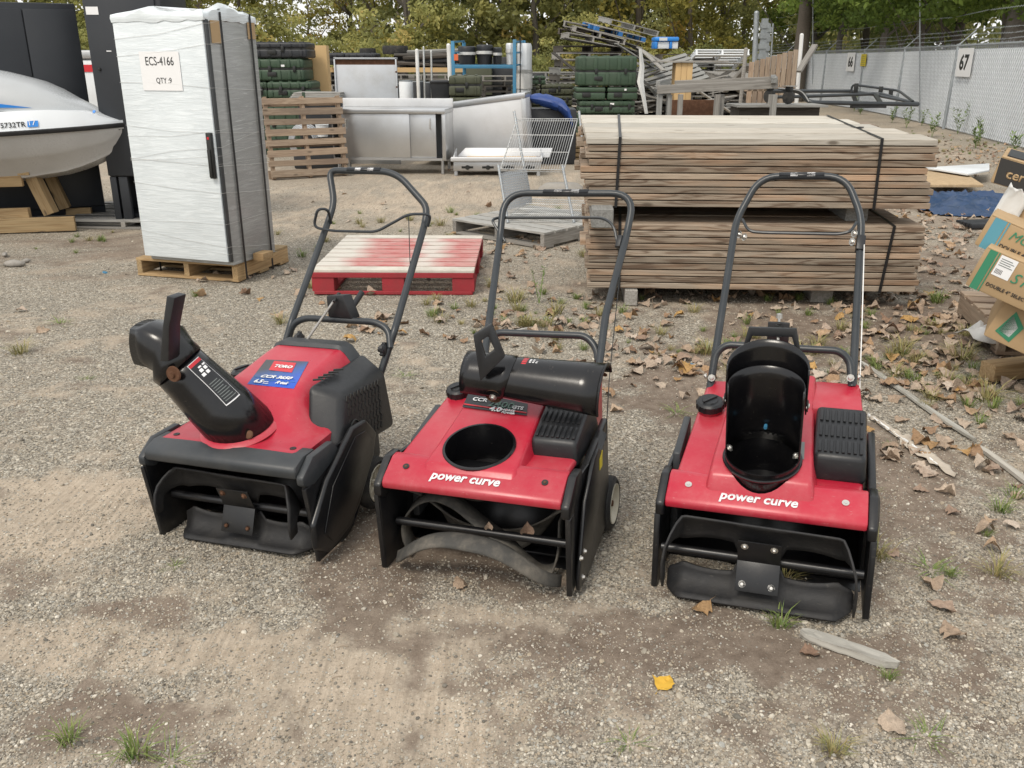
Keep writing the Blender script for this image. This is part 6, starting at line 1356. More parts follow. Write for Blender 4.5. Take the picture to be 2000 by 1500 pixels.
# caster wheels beside the bench
for px, py, lab in ((1503, 188, 'black caster wheel left of the truck rack'), (1540, 190, 'black caster wheel under the truck rack tube')):
    c = at(px, py, 9.4); t = thing('caster_wheel', lab, 'caster', M=T(c.x, c.y, c.z, .7)); MB().lathe([(0, -.02), (.05, -.02), (.065, -.012), (.065, .012), (.05, .02), (0, .02)], n=18).build('wheel', M_['tyre'], t, smooth=True, M=Matrix.Rotation(PI/2, 4, 'Y'))
    MB().bb(-.03, .03, -.03, .03, .06, .10).build('fork', M_['darkdet'], t, bevel=.006); MB().bb(-.06, .06, -.05, .05, .101, .11).build('plate', M_['zinc'], t)
c = at(1520, 214, 9.4); o = MB().box((0, 0, 0), (.9, .5, .02)).build('board', M_['greywood'], None); o.matrix_world = T(c.x, 9.5, at(1520, 196, 9.4).z-.05); tag(o, 'grey board under the caster wheels', 'board')
o = MB().bb(-.4, .4, -.2, .2, 0, at(1520, 196, 9.4).z-.062).build('crate', M_['darkwood'], None); o.location = (c.x, 9.55, 0); tag(o, 'dark crate under the grey board between lumber and fence', 'crate')
# blue cover roll on the middle case stack
Yu = 13.2; pts = [at(px, py, Yu+dy) for px, py, dy in ((1026, 190, 0), (1050, 193, 0), (1078, 200, -.05), (1100, 208, -.1), (1112, 226, -.2), (1118, 240, -.2))]
m2 = MB(); r2 = random.Random(4); m2.loft([[p+Vector((r2.uniform(-.01, .01), math.cos(a)*.16, math.sin(a)*k*r2.uniform(.85, 1.1)+.0)) for a in np.linspace(0, 2*PI, 14, endpoint=False)] for p, k in zip(fillet(pts, .1, 3), [.03, .05, .07, .08, .085, .09, .09, .09, .09, .09, .09, .09, .09, .09, .08, .08, .07, .07, .06, .05])])
o = m2.build('blue_cover', M_['tarpblue'], None, smooth=True); tag(o, 'royal blue fabric cover draped behind the wire shelf rack', 'cover')
o = MB().bb(-.55, .35, -.1, .4, 0, pts[2].z-.09).build('olive_crate', M_['casedark'], None, bevel=.02); o.location = (pts[2].x, Yu+.05, 0); tag(o, 'dark crate carrying the blue fabric cover', 'crate')
# yellow planks behind the shelf rack
r2 = random.Random(8)
a = G(1060, 318); t = thing('plank_pile', 'low pile of yellow planks behind the wire shelf rack', 'lumber', M=T(a.x+.4, a.y+.25, 0, R(-4)))
for i in range(6):
    for j in range(3): board('plank', 1.0+.05*(i % 2), .14, .05, T(.05*r2.uniform(-1, 1)+.03*i, .16*j, .03+.064*i), M_['newwood'], t)
o = MB().lathe([(0, .05), (.15, .06), (.22, .02), (.25, -.03)], n=9).build('rubble_heap', M_['concrete'], None, smooth=True); o.matrix_world = T(at(1100, 320, 10).x, 10.3, .02); o.scale = (1.2, .6, 1.3); tag(o, 'small heap of grey debris beside the yellow planks', 'debris')
# bundle of pale boards lying on the cases behind the standing pallet
t = thing('board_stack', 'thin stack of pale green-strapped boards between the left case stack and steel panel', 'boards', loc=tuple(at(578, 178, 12.9).xy)+(0,)); zz = at(600, 180, 12.9).z
for i in range(4): MB().bb(-.1+.02*i, .6, .0, .5, zz-.09+i*.022, zz-.072+i*.022).build('board', M_['palegreywood'], t)
MB().bb(.08, .12, -.006, -.001, zz-.12, zz).build('green_strap', M_['green'], t); MB().bb(.0, .55, .05, .45, 0, zz-.10).build('stand', M_['casedark'], t)
t = thing('hose_coil', 'coiled grey hoses and a pale bucket behind the standing pallet', 'hoses', loc=tuple(G(590, 333).xy)+(0,)); m2 = MB()
for k in range(5): m2.tube([Vector((math.cos(a)*(.14+.02*k), .25+.02*k, .35+math.sin(a)*(.16+.02*k))) for a in np.linspace(.2, 5.6, 22)], .012, 6)
m2.build('hose', M_['steeldull'], t, smooth=True); MB().lathe([(.07, 0), (.09, .16), (.095, .16), (.0, .15)], n=16).build('bucket', M_['sheetwhite'], t, smooth=True, M=T(.25, .3, .42)); MB().bb(-.15, .45, .2, .45, 0, .2).build('tray', M_['casedark'], t, bevel=.02)
# ------------------------------------------------------------------ right side: boxes, boards, tarp
def flat(name, label, cat, pts, z0, th, mat):
    q = [G(px, py, z0) for px, py in pts]; o = MB().hexa([Vector((p.x, p.y, 0)) for p in q]+[Vector((p.x, p.y, th)) for p in q]).build(name, M_[mat], None, bevel=.002); o.location.z = z0; return tag(o, label, cat)
flat('sheet', 'white painted sheet lying on the boards behind the tarpaulin', 'sheet', ((1890, 343), (1932, 335), (1932, 322), (1808, 330)), .13, .02, 'sheetwhite')
flat('particle_board', 'particle board lying beyond the navy tarpaulin', 'board', ((1797, 366), (1920, 366), (1880, 340), (1808, 337)), .08, .03, 'osb')
m2 = MB(); r2 = random.Random(12); c0 = G(1868, 402); n = 46; vs = []; xs = np.linspace(-.62, .68, n); ys = np.linspace(-1.0, .78, n)
XX, YY = np.meshgrid(xs, ys, indexing='ij'); ed = np.clip(1-(np.abs(XX/.68)**4+np.abs(YY/.75)**4)*.9+(fbm(XX*3+9, YY*3, 1)-.5)*.9, -1, 1)
rid = np.abs(fbm(XX*2.6+3, YY*2.6, 0, 3)-.5)*2; ZZ = .010+.045*(1-rid)**4*np.clip(ed*2, 0, 1)+.040*(1-np.abs(fbm(XX*7, YY*7, 2, 3)-.5)*2)**5*np.clip(ed*2, 0, 1)
vs = [(float(XX[i, j]+.03*math.sin(j*.7)), float(YY[i, j]), float(ZZ[i, j])) for i in range(n) for j in range(n)]
fs = [(i*n+j, (i+1)*n+j, (i+1)*n+j+1, i*n+j+1) for i in range(n-1) for j in range(n-1) if ed[i, j] > -.05]
o = m2.add(vs, fs).build('tarpaulin', M_['tarp'], None, smooth=True); o.location = (c0.x+.1, c0.y, .0); tag(o, 'crumpled navy tarpaulin scattered with dry leaves', 'tarpaulin')
t = thing('edging_strips', 'black plastic strips lying beside the cardboard boxes', 'strips', M=T(*G(1925, 443), R(8)))
for k in range(5): MB().bb(-.22, .6, -.12+.05*k, -.085+.05*k, .01+.004*k, .05).build('strip', M_['casedark'], t, bevel=.004)
# cardboard cartons : each stands askew
def carton(label, p0, x_, y_, L, D, h, mat='card', art=None):
    t = thing('cardboard_carton', label, 'carton', M=frame(p0, x_, y_), group='cardboard cartons piled at the right edge')
    MB().bb(0, L, 0, D, 0, h).build('carton_body', M_[mat], t, bevel=.006); MB().bb(.004, L*.999, -.0015, D*.45, h+.0005, h+.003).build('flap', M_[mat], t, bevel=.001)
    return t
def corner3(a, b, c): x = b-a; y = c-a; return x, y
Yc = 3.6
def carton_px(label, fl, fr, up, depth, Y0, Y1, rollz=0):
    """front face lower-left, lower-right and upper-left pixels at depths"""
    a, b_, c_ = at(*fl, Y0), at(*fr, Y1), at(*up, Y0); x = (b_-a); z = (c_-a); h = z.length; x = x-z*(x.dot(z)/z.dot(z)); n_ = x.cross(z).normalized()
    if n_.y > 0: n_ = -n_
    L = max(x.length, .2); t = thing('cardboard_carton', label, 'carton', M=frame(a, x, -n_, None), group='cardboard cartons piled at the right edge')
    return t, L, h
pal = G(1960, 718); pallet('pallet', 'weathered pallet under the cardboard cartons at the right edge', T(pal.x+.56, pal.y+.50, 0, R(-12)), .85, .8, 6, .1, 'palwood', h=.14)
K_ = []
def cart(label, o_px, Y, ang, tilt, L, h, D, col='card'):
    a = at(*o_px, Y); x = Vector((math.cos(ang)*math.cos(tilt), math.sin(ang)*math.cos(tilt), math.sin(tilt))); yb = Vector((-math.sin(ang), math.cos(ang), 0))
    M0 = frame(a, x, yb); t = thing('cardboard_carton', label, 'carton', M=M0, group='cardboard cartons piled at the right edge')
    bd = MB().bb(0, L, 0, D, 0, h).build('carton_body', M_[col], t, bevel=.008)
    MB().bb(.004, L-.004, .002, D*.49, h-.001, h+.0035).build('flap', M_[col], t, bevel=.001); MB().bb(.004, L-.004, D*.51, D-.002, h-.001, h+.0035).build('flap', M_[col], t, bevel=.001)
    return t, bd
M_['teal'] = plain('teal_print', (.10, .30, .38), .8); M_['printgreen'] = plain('green_print', (.04, .22, .12), .8); M_['printblack'] = plain('black_carton_print', (.03, .028, .026), .7)
def face(t, pts, mat, nm='printed_band'): return plate(nm, M_[mat], t, [(x, -.0008, z) for x, z in pts], .0012)
def ftext(t, s, x, z, w, mat, **k): return text('lettering', s, M_[mat], t, (x, -.002, z), (1, 0, 0), (0, 0, 1), width=w, **k)
# bottom carton
t, bd = cart('lowest brown carton, plain front sagging to the right', (1920, 655), 3.72, R(-30), R(-20), 1.0, .20, .5)
face(t, [(.03, .04), (.10, .02), (.12, .10), (.06, .15)], 'printgreen'); face(t, [(.04, .05), (.09, .04), (.10, .09), (.06, .13)], 'white')
t, bd = cart('carton lettered STORATION with green band and white shipping label', (1884, 556), 3.70, R(-34), R(-19), 1.0, .175, .5)
face(t, [(.018, .0), (.050, .0), (.050, .175), (.018, .175)], 'printgreen'); face(t, [(.055, .0), (.060, .0), (.060, .175), (.055, .175)], 'printgreen')
lb = face(t, [(.066, .085), (.135, .085), (.135, .172), (.066, .172)], 'white', 'shipping_label')
for k in range(6): plate('bar_code', M_['printblack'], lb, [(.073+.005*k, -.0025, .095), (.075+.005*k, -.0025, .095), (.075+.005*k, -.0025, .115), (.073+.005*k, -.0025, .115)], .0004)
for k in range(4): plate('small_print', M_['decalgrey'], lb, [(.073, -.0025, .13+.009*k), (.128-.01*(k % 2), -.0025, .13+.009*k), (.128-.01*(k % 2), -.0025, .133+.009*k), (.073, -.0025, .133+.009*k)], .0004)
ftext(t, 'STORATION', .143, .085, .36, 'printgreen', shear=.3); ftext(t, 'DOUBLE 4" SELECT CEDAR CLAPBOARD', .070, .035, .36, 'printblack', bold=.02)
MB().tube([(.30, -.004, 0), (.33, -.004, .175)], .004, 4).build('green_strap', M_['printgreen'], t); MB().tube([(.42, -.006, -.02), (.40, -.02, .06), (.43, -.004, .175)], .005, 6).build('white_cord', M_['poly'], t, smooth=True)
t, bd = cart('carton lettered MONO with blue-green band', (1902, 477), 3.78, R(-32), R(-20), 1.0, .135, .5)
face(t, [(.02, .0), (.07, .0), (.07, .135), (.02, .135)], 'teal'); face(t, [(.076, .0), (.082, .0), (.082, .135), (.076, .135)], 'teal')
ftext(t, 'MONOGRAM', .16, .078, .36, 'printgreen', shear=.3) if False else ftext(t, 'MONO', .105, .075, .17, 'printgreen', shear=.3); ftext(t, 'DOUBLE 4" ROUGH CEDAR P', .088, .03, .30, 'printblack', bold=.02)
t, bd = cart('split carton with torn white liner, second from the top', (1945, 432), 3.95, R(-28), R(-20), .9, .125, .5)
ftext(t, 'MONO', .10, .03, .2, 'printgreen', shear=.3); face(t, [(.05, .112), (.3, .112), (.3, .122), (.05, .122)], 'teal')
m2 = MB(); r2 = random.Random(6); m2.loft([[Vector((x, -.012-.02*r2.random(), z+.03*r2.random())) for z in (-.01, .04, .09, .13, .15)] for x in np.linspace(-.03, .07, 7)], False, False); o = m2.build('torn_liner', M_['film'], t, smooth=True); solidify(o, .003)
MB().bb(-.012, -.002, 0, .3, -.02, .10).build('torn_flap', M_['card'], t, bevel=.002)
t, bd = cart('topmost carton with black printed side', (1933, 356), 4.05, R(-30), R(-14), .9, .115, .5)
face(t, [(.015, .004), (.88, .004), (.88, .100), (.0, .112)], 'printblack'); ftext(t, 'certainteed', .05, .035, .26, 'card', bold=.02); face(t, [(.05, .045), (.065, .05), (.06, .065), (.045, .06)], 'card', 'maker_mark')
o = MB().bb(.02, .6, .06, .4, .119, .124).build('black_sheet', M_['casedark'], t)
# timber off-cuts at the foot
for px, py, rz, lab in ((1975, 735, .3, 'short timber off-cut beside the pallet at the right edge'),):
    p = G(px, py); o = MB().box((0, 0, .04), (.3, .09, .08)).build('timber_offcut', M_['newwood'], None, bevel=.004); o.matrix_world = T(p.x, p.y, 0, rz); tag(o, lab, 'timber')
p = G(1960, 690); m2 = MB(); r2 = random.Random(16); m2.loft([[Vector((x+.02*r2.random(), y, .02+.10*r2.random())) for y in np.linspace(0, .25, 6)] for x in np.linspace(-.15, .2, 7)], False, False); o = m2.build('crumpled_film', M_['film'], None, smooth=True); o.location = p; solidify(o, .003); tag(o, 'crumpled clear film lying under the cardboard cartons', 'film')
M_['driftwood'] = wood('split_driftwood', (.44, .40, .34), (.20, .17, .14), tint=.02, grain=1.5, knots=False)
# ------------------------------------------------------------------ foreground scraps
def plank3(name, label, a, b_, w, th, mat, lift=.0, cat='plank', rough=True, seed=1):
    p, q = G(*a), G(*b_); d = q-p; L = d.length; r2 = random.Random(seed); n = 16; secs = []
    for i in range(n+1):
        f = i/n; ww = w/2*(1-.12*r2.random())*({0: .35, 1: .8, n: .25, n-1: .6}.get(i, 1)); z = lift+gh(p.x+d.x*f, p.y+d.y*f)+th*.5
        secs.append([(L*f, -ww, z-th/2), (L*f, ww*(1-.1*r2.random()), z-th/2), (L*f+.006*r2.uniform(-1, 1), ww*.90, z+th/2), (L*f, ww*.3, z+th*r2.uniform(.35, .6)), (L*f, -ww*.35, z+th*r2.uniform(.35, .6)), (L*f, -ww*.92, z+th/2)])
    o = MB().loft(secs).build(name, M_[mat], None); o.matrix_world = frame((p.x, p.y, 0), (d.x, d.y, 0), (-d.y, d.x, 0)); return tag(o, label, cat)
plank3('splintered_board', 'splintered grey board lying in the gravel in front of the right snow blower', (1563, 1240), (1752, 1307), .044, .018, 'driftwood', .004)
plank3('wood_strip', 'long white wood strip lying beside the right snow blower', (1682, 712), (1905, 865), .030, .010, 'lumbertop', .010, 'strip', seed=3)
plank3('wood_strip', 'pale wood strip running out of the picture at the right edge', (1912, 878), (2030, 965), .030, .012, 'lumbertop', .006, 'strip', seed=4)
plank3('wood_strip', 'thin twisted pale strip below the long white strip', (1695, 812), (1830, 915), .012, .008, 'poly', .006, 'strip', seed=5)
plank3('wood_strip', 'short pale strip behind the middle snow blower', (978, 652), (1040, 640), .022, .012, 'palegreywood', .004, 'strip', seed=6)
M_['oldpaper'] = dull('dirty_pale_paper', (.50, .44, .36), .8, (.30, .24, .18), .7, 25)
m2 = MB(); r2 = random.Random(31); p0, p1 = G(1700, 815), G(1865, 935); secs = []
for i in range(26):
    f = i/25; c = p0.lerp(p1, f); w = .015+.04*math.sin(f*PI)**2*(f > .4)+.012*r2.random(); dd_ = Vector((.62, .78, 0)); secs.append([Vector((c.x, c.y, 0))+dd_*(w*(k-2.5)/2.5)+Vector((0, 0, .006+.014*r2.random()+gh(c.x, c.y))) for k in range(6)])
o = m2.loft(secs, False, False).build('paper_strip', M_['oldpaper'], None, smooth=True); solidify(o, .0015); tag(o, 'crumpled pale paper strip trailing beside the right snow blower', 'paper')
for (x, y, lab) in ((1353, 715, 'small blue plastic lid among leaves behind the right snow blower'), (205, 533, 'pale blue plastic scrap in front of the wrapped cabinet')):
    p = G(x, y); o = MB().lathe([(0, .006), (.016, .006), (.018, 0)], n=12).build('plastic_scrap', M_['bluesteel'], None, smooth=True); o.matrix_world = T(p.x, p.y, gh(p.x, p.y)+.004, 0, .3); tag(o, lab, 'litter')
# concrete lumps by the cradle
for k, (px, py, s_) in enumerate(((30, 520, .10), (52, 512, .06), (10, 500, .07))):
    p = G(px, py); o = link('rock', stone_mesh(20+k), None, T(p.x, p.y, s_*.2, k)); o.data.materials.append(M_['concrete']); o.scale = (s_*1.6, s_, s_*.9); o.data.shade_smooth(); tag(o, ['largest grey rock in front of the cradle', 'small grey rock right of the largest rock', 'grey rock left of the largest rock by the cradle'][k], 'rock')
# ------------------------------------------------------------------ leaves
def leaf_mesh(k, seg=6):
    r2 = random.Random(k); n = 9; vs = []; L = 1.0; curl = r2.uniform(.3, 2.6)*r2.choice((1, -1)); bend = r2.uniform(-1.2, 1.6); wid = r2.uniform(.34, .46); tw = r2.uniform(-.7, .7)
    prof = [0.04, .70, .98, 1.0, .90, .78, .50, .30, .03]
    for i in range(n):
        f = i/(n-1); w = prof[i]*wid
        for j in range(5):
            s = (j-2)/2; x = s*w*(1+.22*r2.uniform(-1, 1)*(abs(s) == 1)); z = curl*.28*(x/wid)**2*wid*1.6+.16*bend*math.sin(f*PI)+.075*r2.uniform(-1, 1)+tw*x*(f-.5)*.5-.05*(abs(s) < .1)
            vs.append((x, f-.5, z))
    fs = [(i*5+j, i*5+j+1, (i+1)*5+j+1, (i+1)*5+j) for i in range(n-1) for j in range(4)]
    nb = len(vs); vs += [(.012, -.48, 0), (-.012, -.48, 0), (.02*r2.uniform(-3, 3), -.85, .05), (.02, -.85, .06)]; fs += [(nb, nb+1, nb+2, nb+3)]
    me = MB().add(vs, fs).mesh('leaf', M_['leaf'], True); zmin = min(v.co.z for v in me.vertices)
    for v in me.vertices: v.co.z -= zmin
    return me
def leaf_mat(name, stops):
    m = N(name); oi = m.n('ShaderNodeObjectInfo'); c = m.ramp(oi.outputs['Random'], stops)
    v = m.co((1, 1, 1), 9); sp = m.n('ShaderNodeSeparateXYZ'); m.l(v, sp.inputs[0])
    c = m.mix(1.0, c, m.ramp(m.noise(v, 6, 4, .7), [(.3, .65), (.7, 1.15)]), 'MULTIPLY'); c = m.mix(m.ramp(m.noise(v, 14, 3, .7), [(.62, 0.0), (.68, .6)]), c, (.10, .06, .03))
    m.set(Base_Color=c, Roughness=.75); m.b.inputs['Subsurface Weight'].default_value = 0; m.bump(m.noise(v, 12, 4), .3, .05); return m.m
M_['leaf'] = leaf_mat('dry_leaf', [(0.0, (.36, .26, .18)), (.25, (.48, .39, .30)), (.45, (.30, .20, .14)), (.62, (.55, .46, .37)), (.80, (.42, .27, .15)), (.90, (.24, .15, .10)), (1.0, (.50, .30, .10))])
LM = [leaf_mesh(k) for k in range(18)]
rr = random.Random(77); nleaf = 0
def put_leaf(px, py, s, lab=None, z=None, where=''):
    p = G(px, py); o = link('leaf', rr.choice(LM), None, Matrix.Translation((p.x, p.y, (gh(p.x, p.y) if z is None else z)+.001)) @ Matrix.Rotation(rr.uniform(0, 6.28), 4, 'Z') @ Matrix.Rotation(rr.uniform(-.25, .25), 4, 'X') @ Matrix.Scale(s, 4))
    tag(o, lab or 'dry brown leaf lying '+where, 'leaf', 'leaves lying '+where if lab is None else 'fallen leaves singled out'); return o
named = [(1370, 1192, .062, 'brown leaf at the front left foot of the right snow blower'), (1580, 1277, .058, 'orange brown leaf at the left end of the splintered board'), (1838, 1187, .075, 'curled tan leaf alone below the leaf litter at the right'), (1858, 1240, .08, 'orange tan leaf below the curled tan leaf at the right'),
         (1845, 962, .07, 'pale leaf below the paper strip'), (1860, 1000, .06, 'tan leaf just below the pale leaf under the paper strip'), (1743, 1083, .05, 'tan leaf against the right side of the right snow blower'), (1745, 1425, .07, 'tan leaf near the bottom edge at the right'),
         (1815, 1142, .07, 'rust brown leaf beside the grass at the right'), (1298, 1336, .06, 'yellow leaf lying flat at the bottom of the picture'), (896, 1142, .05, 'orange brown leaf in front of the middle snow blower'), (1205, 803, .06, 'pale leaf between the middle and right snow blowers'),
         (1273, 636, .05, 'orange leaf behind the handle of the middle snow blower'), (860, 629, .075, 'large dark brown leaf behind the left snow blower')]
for px, py, s, lab in named: put_leaf(px, py, s, lab)
yl = bpy.data.materials.new('yellow_leaf'); M_['yleaf'] = plain('yellow_leaf', (.60, .36, .04), .7)
o = [q for q in COL.objects if q.get('label', '').startswith('yellow leaf lying flat')][0]; o.data = LM[3].copy(); o.data.materials.clear(); o.data.materials.append(M_['yleaf'])
cl = [(1350, 720, 90, 40, 34), (1620, 720, 70, 45, 16), (1800, 720, 110, 60, 50), (1800, 880, 80, 55, 26), (1040, 640, 110, 30, 22), (1850, 560, 110, 90, 36), (1840, 460, 60, 50, 22), (1900, 300, 90, 35, 24), (960, 520, 70, 50, 12), (1950, 950, 60, 120, 12), (1650, 660, 120, 30, 16), (720, 645, 60, 30, 14)]
WH = ['behind the fuel cap side of the right snow blower', 'behind the chute of the right snow blower', 'around the long white wood strip', 'around the crumpled paper strip', 'behind the middle snow blower', 'right of the lower lumber bundle', 'between the lumber and the tarpaulin', 'along the foot of the fence', 'between the red pallet and the lumber', 'on the open ground at the right edge', 'in front of the right lumber block', 'behind the left snow blower']
for (cx, cy, sx, sy, n_), wh in zip(cl, WH):
    for k in range(n_):
        px, py = rr.gauss(cx, sx*.6), rr.gauss(cy, sy*.6)
        if 1270 < px < 1700 and 745 < py < 1210: continue
        if py < 260 or (1150 < px < 1790 and py < 575): continue
        put_leaf(px, py, rr.uniform(.035, .095) if py < 1000 else rr.uniform(.03, .07), where=wh)
# fallen leaves in the middle machine and on the lumber
p = at(945, 1030, 2.33)
for px, py, Y, s, lab in ((955, 1028, 2.28, .028, 'small yellow leaf caught inside the auger housing of the middle snow blower'), (1030, 1034, 2.26, .045, 'brown leaf caught inside the auger housing of the middle snow blower'), (1454, 241, 6.35, .06, 'single tan leaf on top of the lumber bundle')):
    q = at(px, py, Y); o = link('leaf', LM[2], None, Matrix.Translation(q) @ Matrix.Rotation(1.1 if Y < 3 else .3, 4, 'X') @ Matrix.Scale(s, 4)); tag(o, lab, 'leaf', 'fallen leaves singled out')
# leaf litter: thousands more, far and under things
def litter(n_, boxes, smin, smax, label, name):
    pts = []; 
    for cx, cy, rx, ry, w_ in boxes:
        k = int(n_*w_); c = G(cx, cy); pts.append(np.stack([RNG.normal(c.x, rx, k), RNG.normal(c.y, ry, k)], 1))
    P2 = np.concatenate(pts); P2 = P2[(P2[:, 1] > 1.2)]; h = fields(P2[:, 0], P2[:, 1])[3]; k = len(P2)
    scatter(name, np.column_stack([P2, h-.004+.001]), np.stack([RNG.normal(0, .25, k), RNG.normal(0, .25, k), RNG.random(k)*6.28], 1), RNG.uniform(smin, smax, k), LM, label)
litter(1500, [(1880, 300, 1.3, 1.6, .30), (1860, 450, .6, .7, .13), (1850, 620, .55, .5, .14), (1350, 700, .35, .3, .05), (1790, 760, .35, .35, .06), (1060, 480, .5, .3, .05), (1450, 585, .7, .3, .05), (720, 560, 1, .5, .03), (1700, 500, .5, .7, .05), (1000, 420, 3, 2.2, .03), (1030, 640, .4, .2, .04)], .035, .085, 'litter of dry brown leaves over the right side of the yard', 'leaf_litter')
# twigs and bark crumbs
def crumb_mesh(k): r2 = random.Random(k); return MB().tube([(-.5, 0, .03), (r2.uniform(-.1, .1), r2.uniform(-.12, .12), .05), (.5, r2.uniform(-.1, .1), .03)], .035, 4).mesh('crumb', M_['twig'])
M_['twig'] = plain('twig', (.30, .235, .17), .9)
k = 1300; yy = 1.3*(6.5)**RNG.random(k); xx = (RNG.random(k)*2-1)*(yy*.6+.2)+.25*yy*RNG.random(k); hh_ = fields(xx, yy)[3]
scatter('twig_litter', np.stack([xx, yy, hh_-.001], 1), np.stack([RNG.normal(0, .1, k), RNG.normal(0, .1, k), RNG.random(k)*6.28], 1), RNG.uniform(.008, .026, k), [crumb_mesh(i) for i in range(3)], 'thin twigs and bark crumbs scattered over the ground')
# ------------------------------------------------------------------ grass tufts and weeds
def grass_mat(name, a, b):
    m = N(name); oi = m.n('ShaderNodeObjectInfo'); v = m.co((3, 3, 3), 7); c = m.mix(m.ramp(m.noise(v, 14, 2), [(.35, 0.0), (.65, 1.0)]), a, b); m.set(Base_Color=c, Roughness=.7); return m.m
M_['grass'] = grass_mat('green_grass', (.10, .17, .035), (.22, .25, .07)); M_['straw'] = grass_mat('straw_grass', (.34, .27, .12), (.20, .21, .07)); M_['weed'] = grass_mat('weed_leaf', (.11, .18, .04), (.20, .27, .08))
def tuft_mesh(k, n=46, h=.08, spread=.05, mat='grass', w=.0018):
    r2 = random.Random(k); m = MB()
    for i in range(n):
        a = r2.uniform(0, 6.28); r0 = r2.random()*spread*.5; p = Vector((math.cos(a)*r0, math.sin(a)*r0, -.003)); hh = h*r2.uniform(.35, 1); a2 = a+r2.uniform(-.8, .8); ln = spread*r2.uniform(.4, 1.5); s = Vector((-math.sin(a2), math.cos(a2), 0))*w*r2.uniform(.6, 1.3)
        pr = [p, p+Vector((math.cos(a2)*ln*.35, math.sin(a2)*ln*.35, hh*.6)), p+Vector((math.cos(a2)*ln, math.sin(a2)*ln, hh*r2.uniform(.6, 1)))]
        m.add([pr[0]-s, pr[0]+s, pr[1]+s*.8, pr[1]-s*.8, pr[2]], [(0, 1, 2, 3), (3, 2, 4)])
    return m.mesh('grass_tuft', M_[mat])
TM = {'g': [tuft_mesh(k) for k in range(3)], 's': [tuft_mesh(k+5, 60, .09, .07, 'straw') for k in range(3)], 'f': [tuft_mesh(k+9, 26, .035, .08, 'grass') for k in range(3)]}
gt = [(1525, 1222, 'g', .9, 'green grass tuft at the front foot of the right snow blower'), (1322, 805, 'f', 1.0, 'sprawling grass plant between the middle and right snow blowers'), (120, 632, 'f', 1.2, 'small green clump on the gravel at the left'), (382, 578, 'g', .8, 'green tuft in front of the wrapped cabinet'), (135, 1450, 'g', .8, 'green tuft at the bottom left corner'), (265, 1480, 'g', 1.1, 'bushy green tuft at the bottom edge near the left'),
      (335, 1490, 'f', .8, 'low green tuft right of the bushy one at the bottom edge'), (343, 1105, 'f', .5, 'tiny green sprout in front of the left snow blower'), (1228, 1450, 'f', .6, 'low green sprout near the bottom middle'), (1735, 1325, 'g', .5, 'green blade cluster beside the right end of the splintered board'), (1810, 1440, 'f', .8, 'dull green tuft near the bottom right'), (1625, 1470, 's', .7, 'yellowish tuft at the bottom right of the middle'),
      (1820, 1110, 'f', 1.0, 'grass tuft beside the rust brown leaf'), (1945, 1120, 's', .9, 'straw tuft at the right edge'), (170, 740, 'f', .6, 'tiny tuft left of the chute of the left snow blower'), (550, 630, 's', 1.0, 'straw tuft beside the left handle rail'), (790, 735, 'f', .8, 'low tuft right of the left snow blower'), (1005, 590, 's', 1.3, 'straw tuft left of the tall weed'), (1085, 610, 's', 1.3, 'straw tuft right of the tall weed'), (1040, 635, 's', 1.1, 'straw tuft among the leaves behind the middle snow blower'),
      (40, 690, 's', 1.1, 'straw patch at the left edge'), (590, 500, 'g', 1.1, 'green tuft behind the pine pallet corner'), (608, 560, 's', .9, 'straw tuft beside the red pallet'), (880, 415, 'g', 1.2, 'green tuft far behind the red pallet'), (860, 440, 's', 1.2, 'straw tuft left of the grey pallet'), (1090, 410, 'g', 1, 'green tuft behind the grey pallet'), (1215, 610, 'g', .9, 'thin green blades by the left block of the lumber bundle'), (1460, 625, 'g', .7, 'green blades in front of the lumber bundle'),
      (1380, 690, 's', 1.2, 'straw tuft behind the right snow blower deck'), (1560, 700, 's', 1.3, 'straw tuft behind the chute of the right snow blower'), (1830, 590, 'g', 1.5, 'green clump at the foot of the lumber bundle right corner'), (1880, 700, 's', 1.4, 'straw clump near the cardboard cartons'), (1760, 690, 's', 1.4, 'straw clump right of the right handle'), (1930, 780, 's', 1.3, 'straw clump at the right beyond the wood strip'), (1790, 745, 'g', .9, 'green tuft above the long wood strip'), (960, 560, 's', .9, 'straw wisp by the red pallet corner'), (1140, 500, 's', 1.0, 'straw wisp at the left end of the lumber')]
for px, py, k, s, lab in gt:
    p = G(px, py); o = link('grass_tuft', rr.choice(TM[k]), None, Matrix.Translation((p.x, p.y, gh(p.x, p.y))) @ Matrix.Rotation(rr.uniform(0, 6), 4, 'Z') @ Matrix.Scale(s, 4)); tag(o, lab, 'grass', 'grass tufts growing through the gravel')
k = 300; cs = np.array([[G(px, py).x, G(px, py).y] for px, py in ((1040, 620), (1380, 700), (1750, 700), (1850, 600), (1900, 820), (1040, 610), (870, 430), (590, 500), (1800, 1050), (1850, 760), (1900, 280), (1950, 290), (1830, 260), (1900, 300), (1700, 720), (1100, 440), (250, 460), (1700, 650))])
ci = RNG.integers(0, len(cs), k); dd_ = np.array([G(1800, 300).y]); sprd = .12+.05*cs[ci, 1]; P2 = cs[ci]+RNG.normal(0, 1, (k, 2))*sprd[:, None]*np.array([1.2, .8])
P2 = P2[P2[:, 1] > 1.5]; k = len(P2); scatter('thin_grass', np.column_stack([P2, fields(P2[:, 0], P2[:, 1])[3]-.004]), np.stack([np.zeros(k), np.zeros(k), RNG.random(k)*6.28], 1), RNG.uniform(.35, 1.0, k), TM['s']+TM['g'], 'thin sparse grass growing through gravel and leaves')
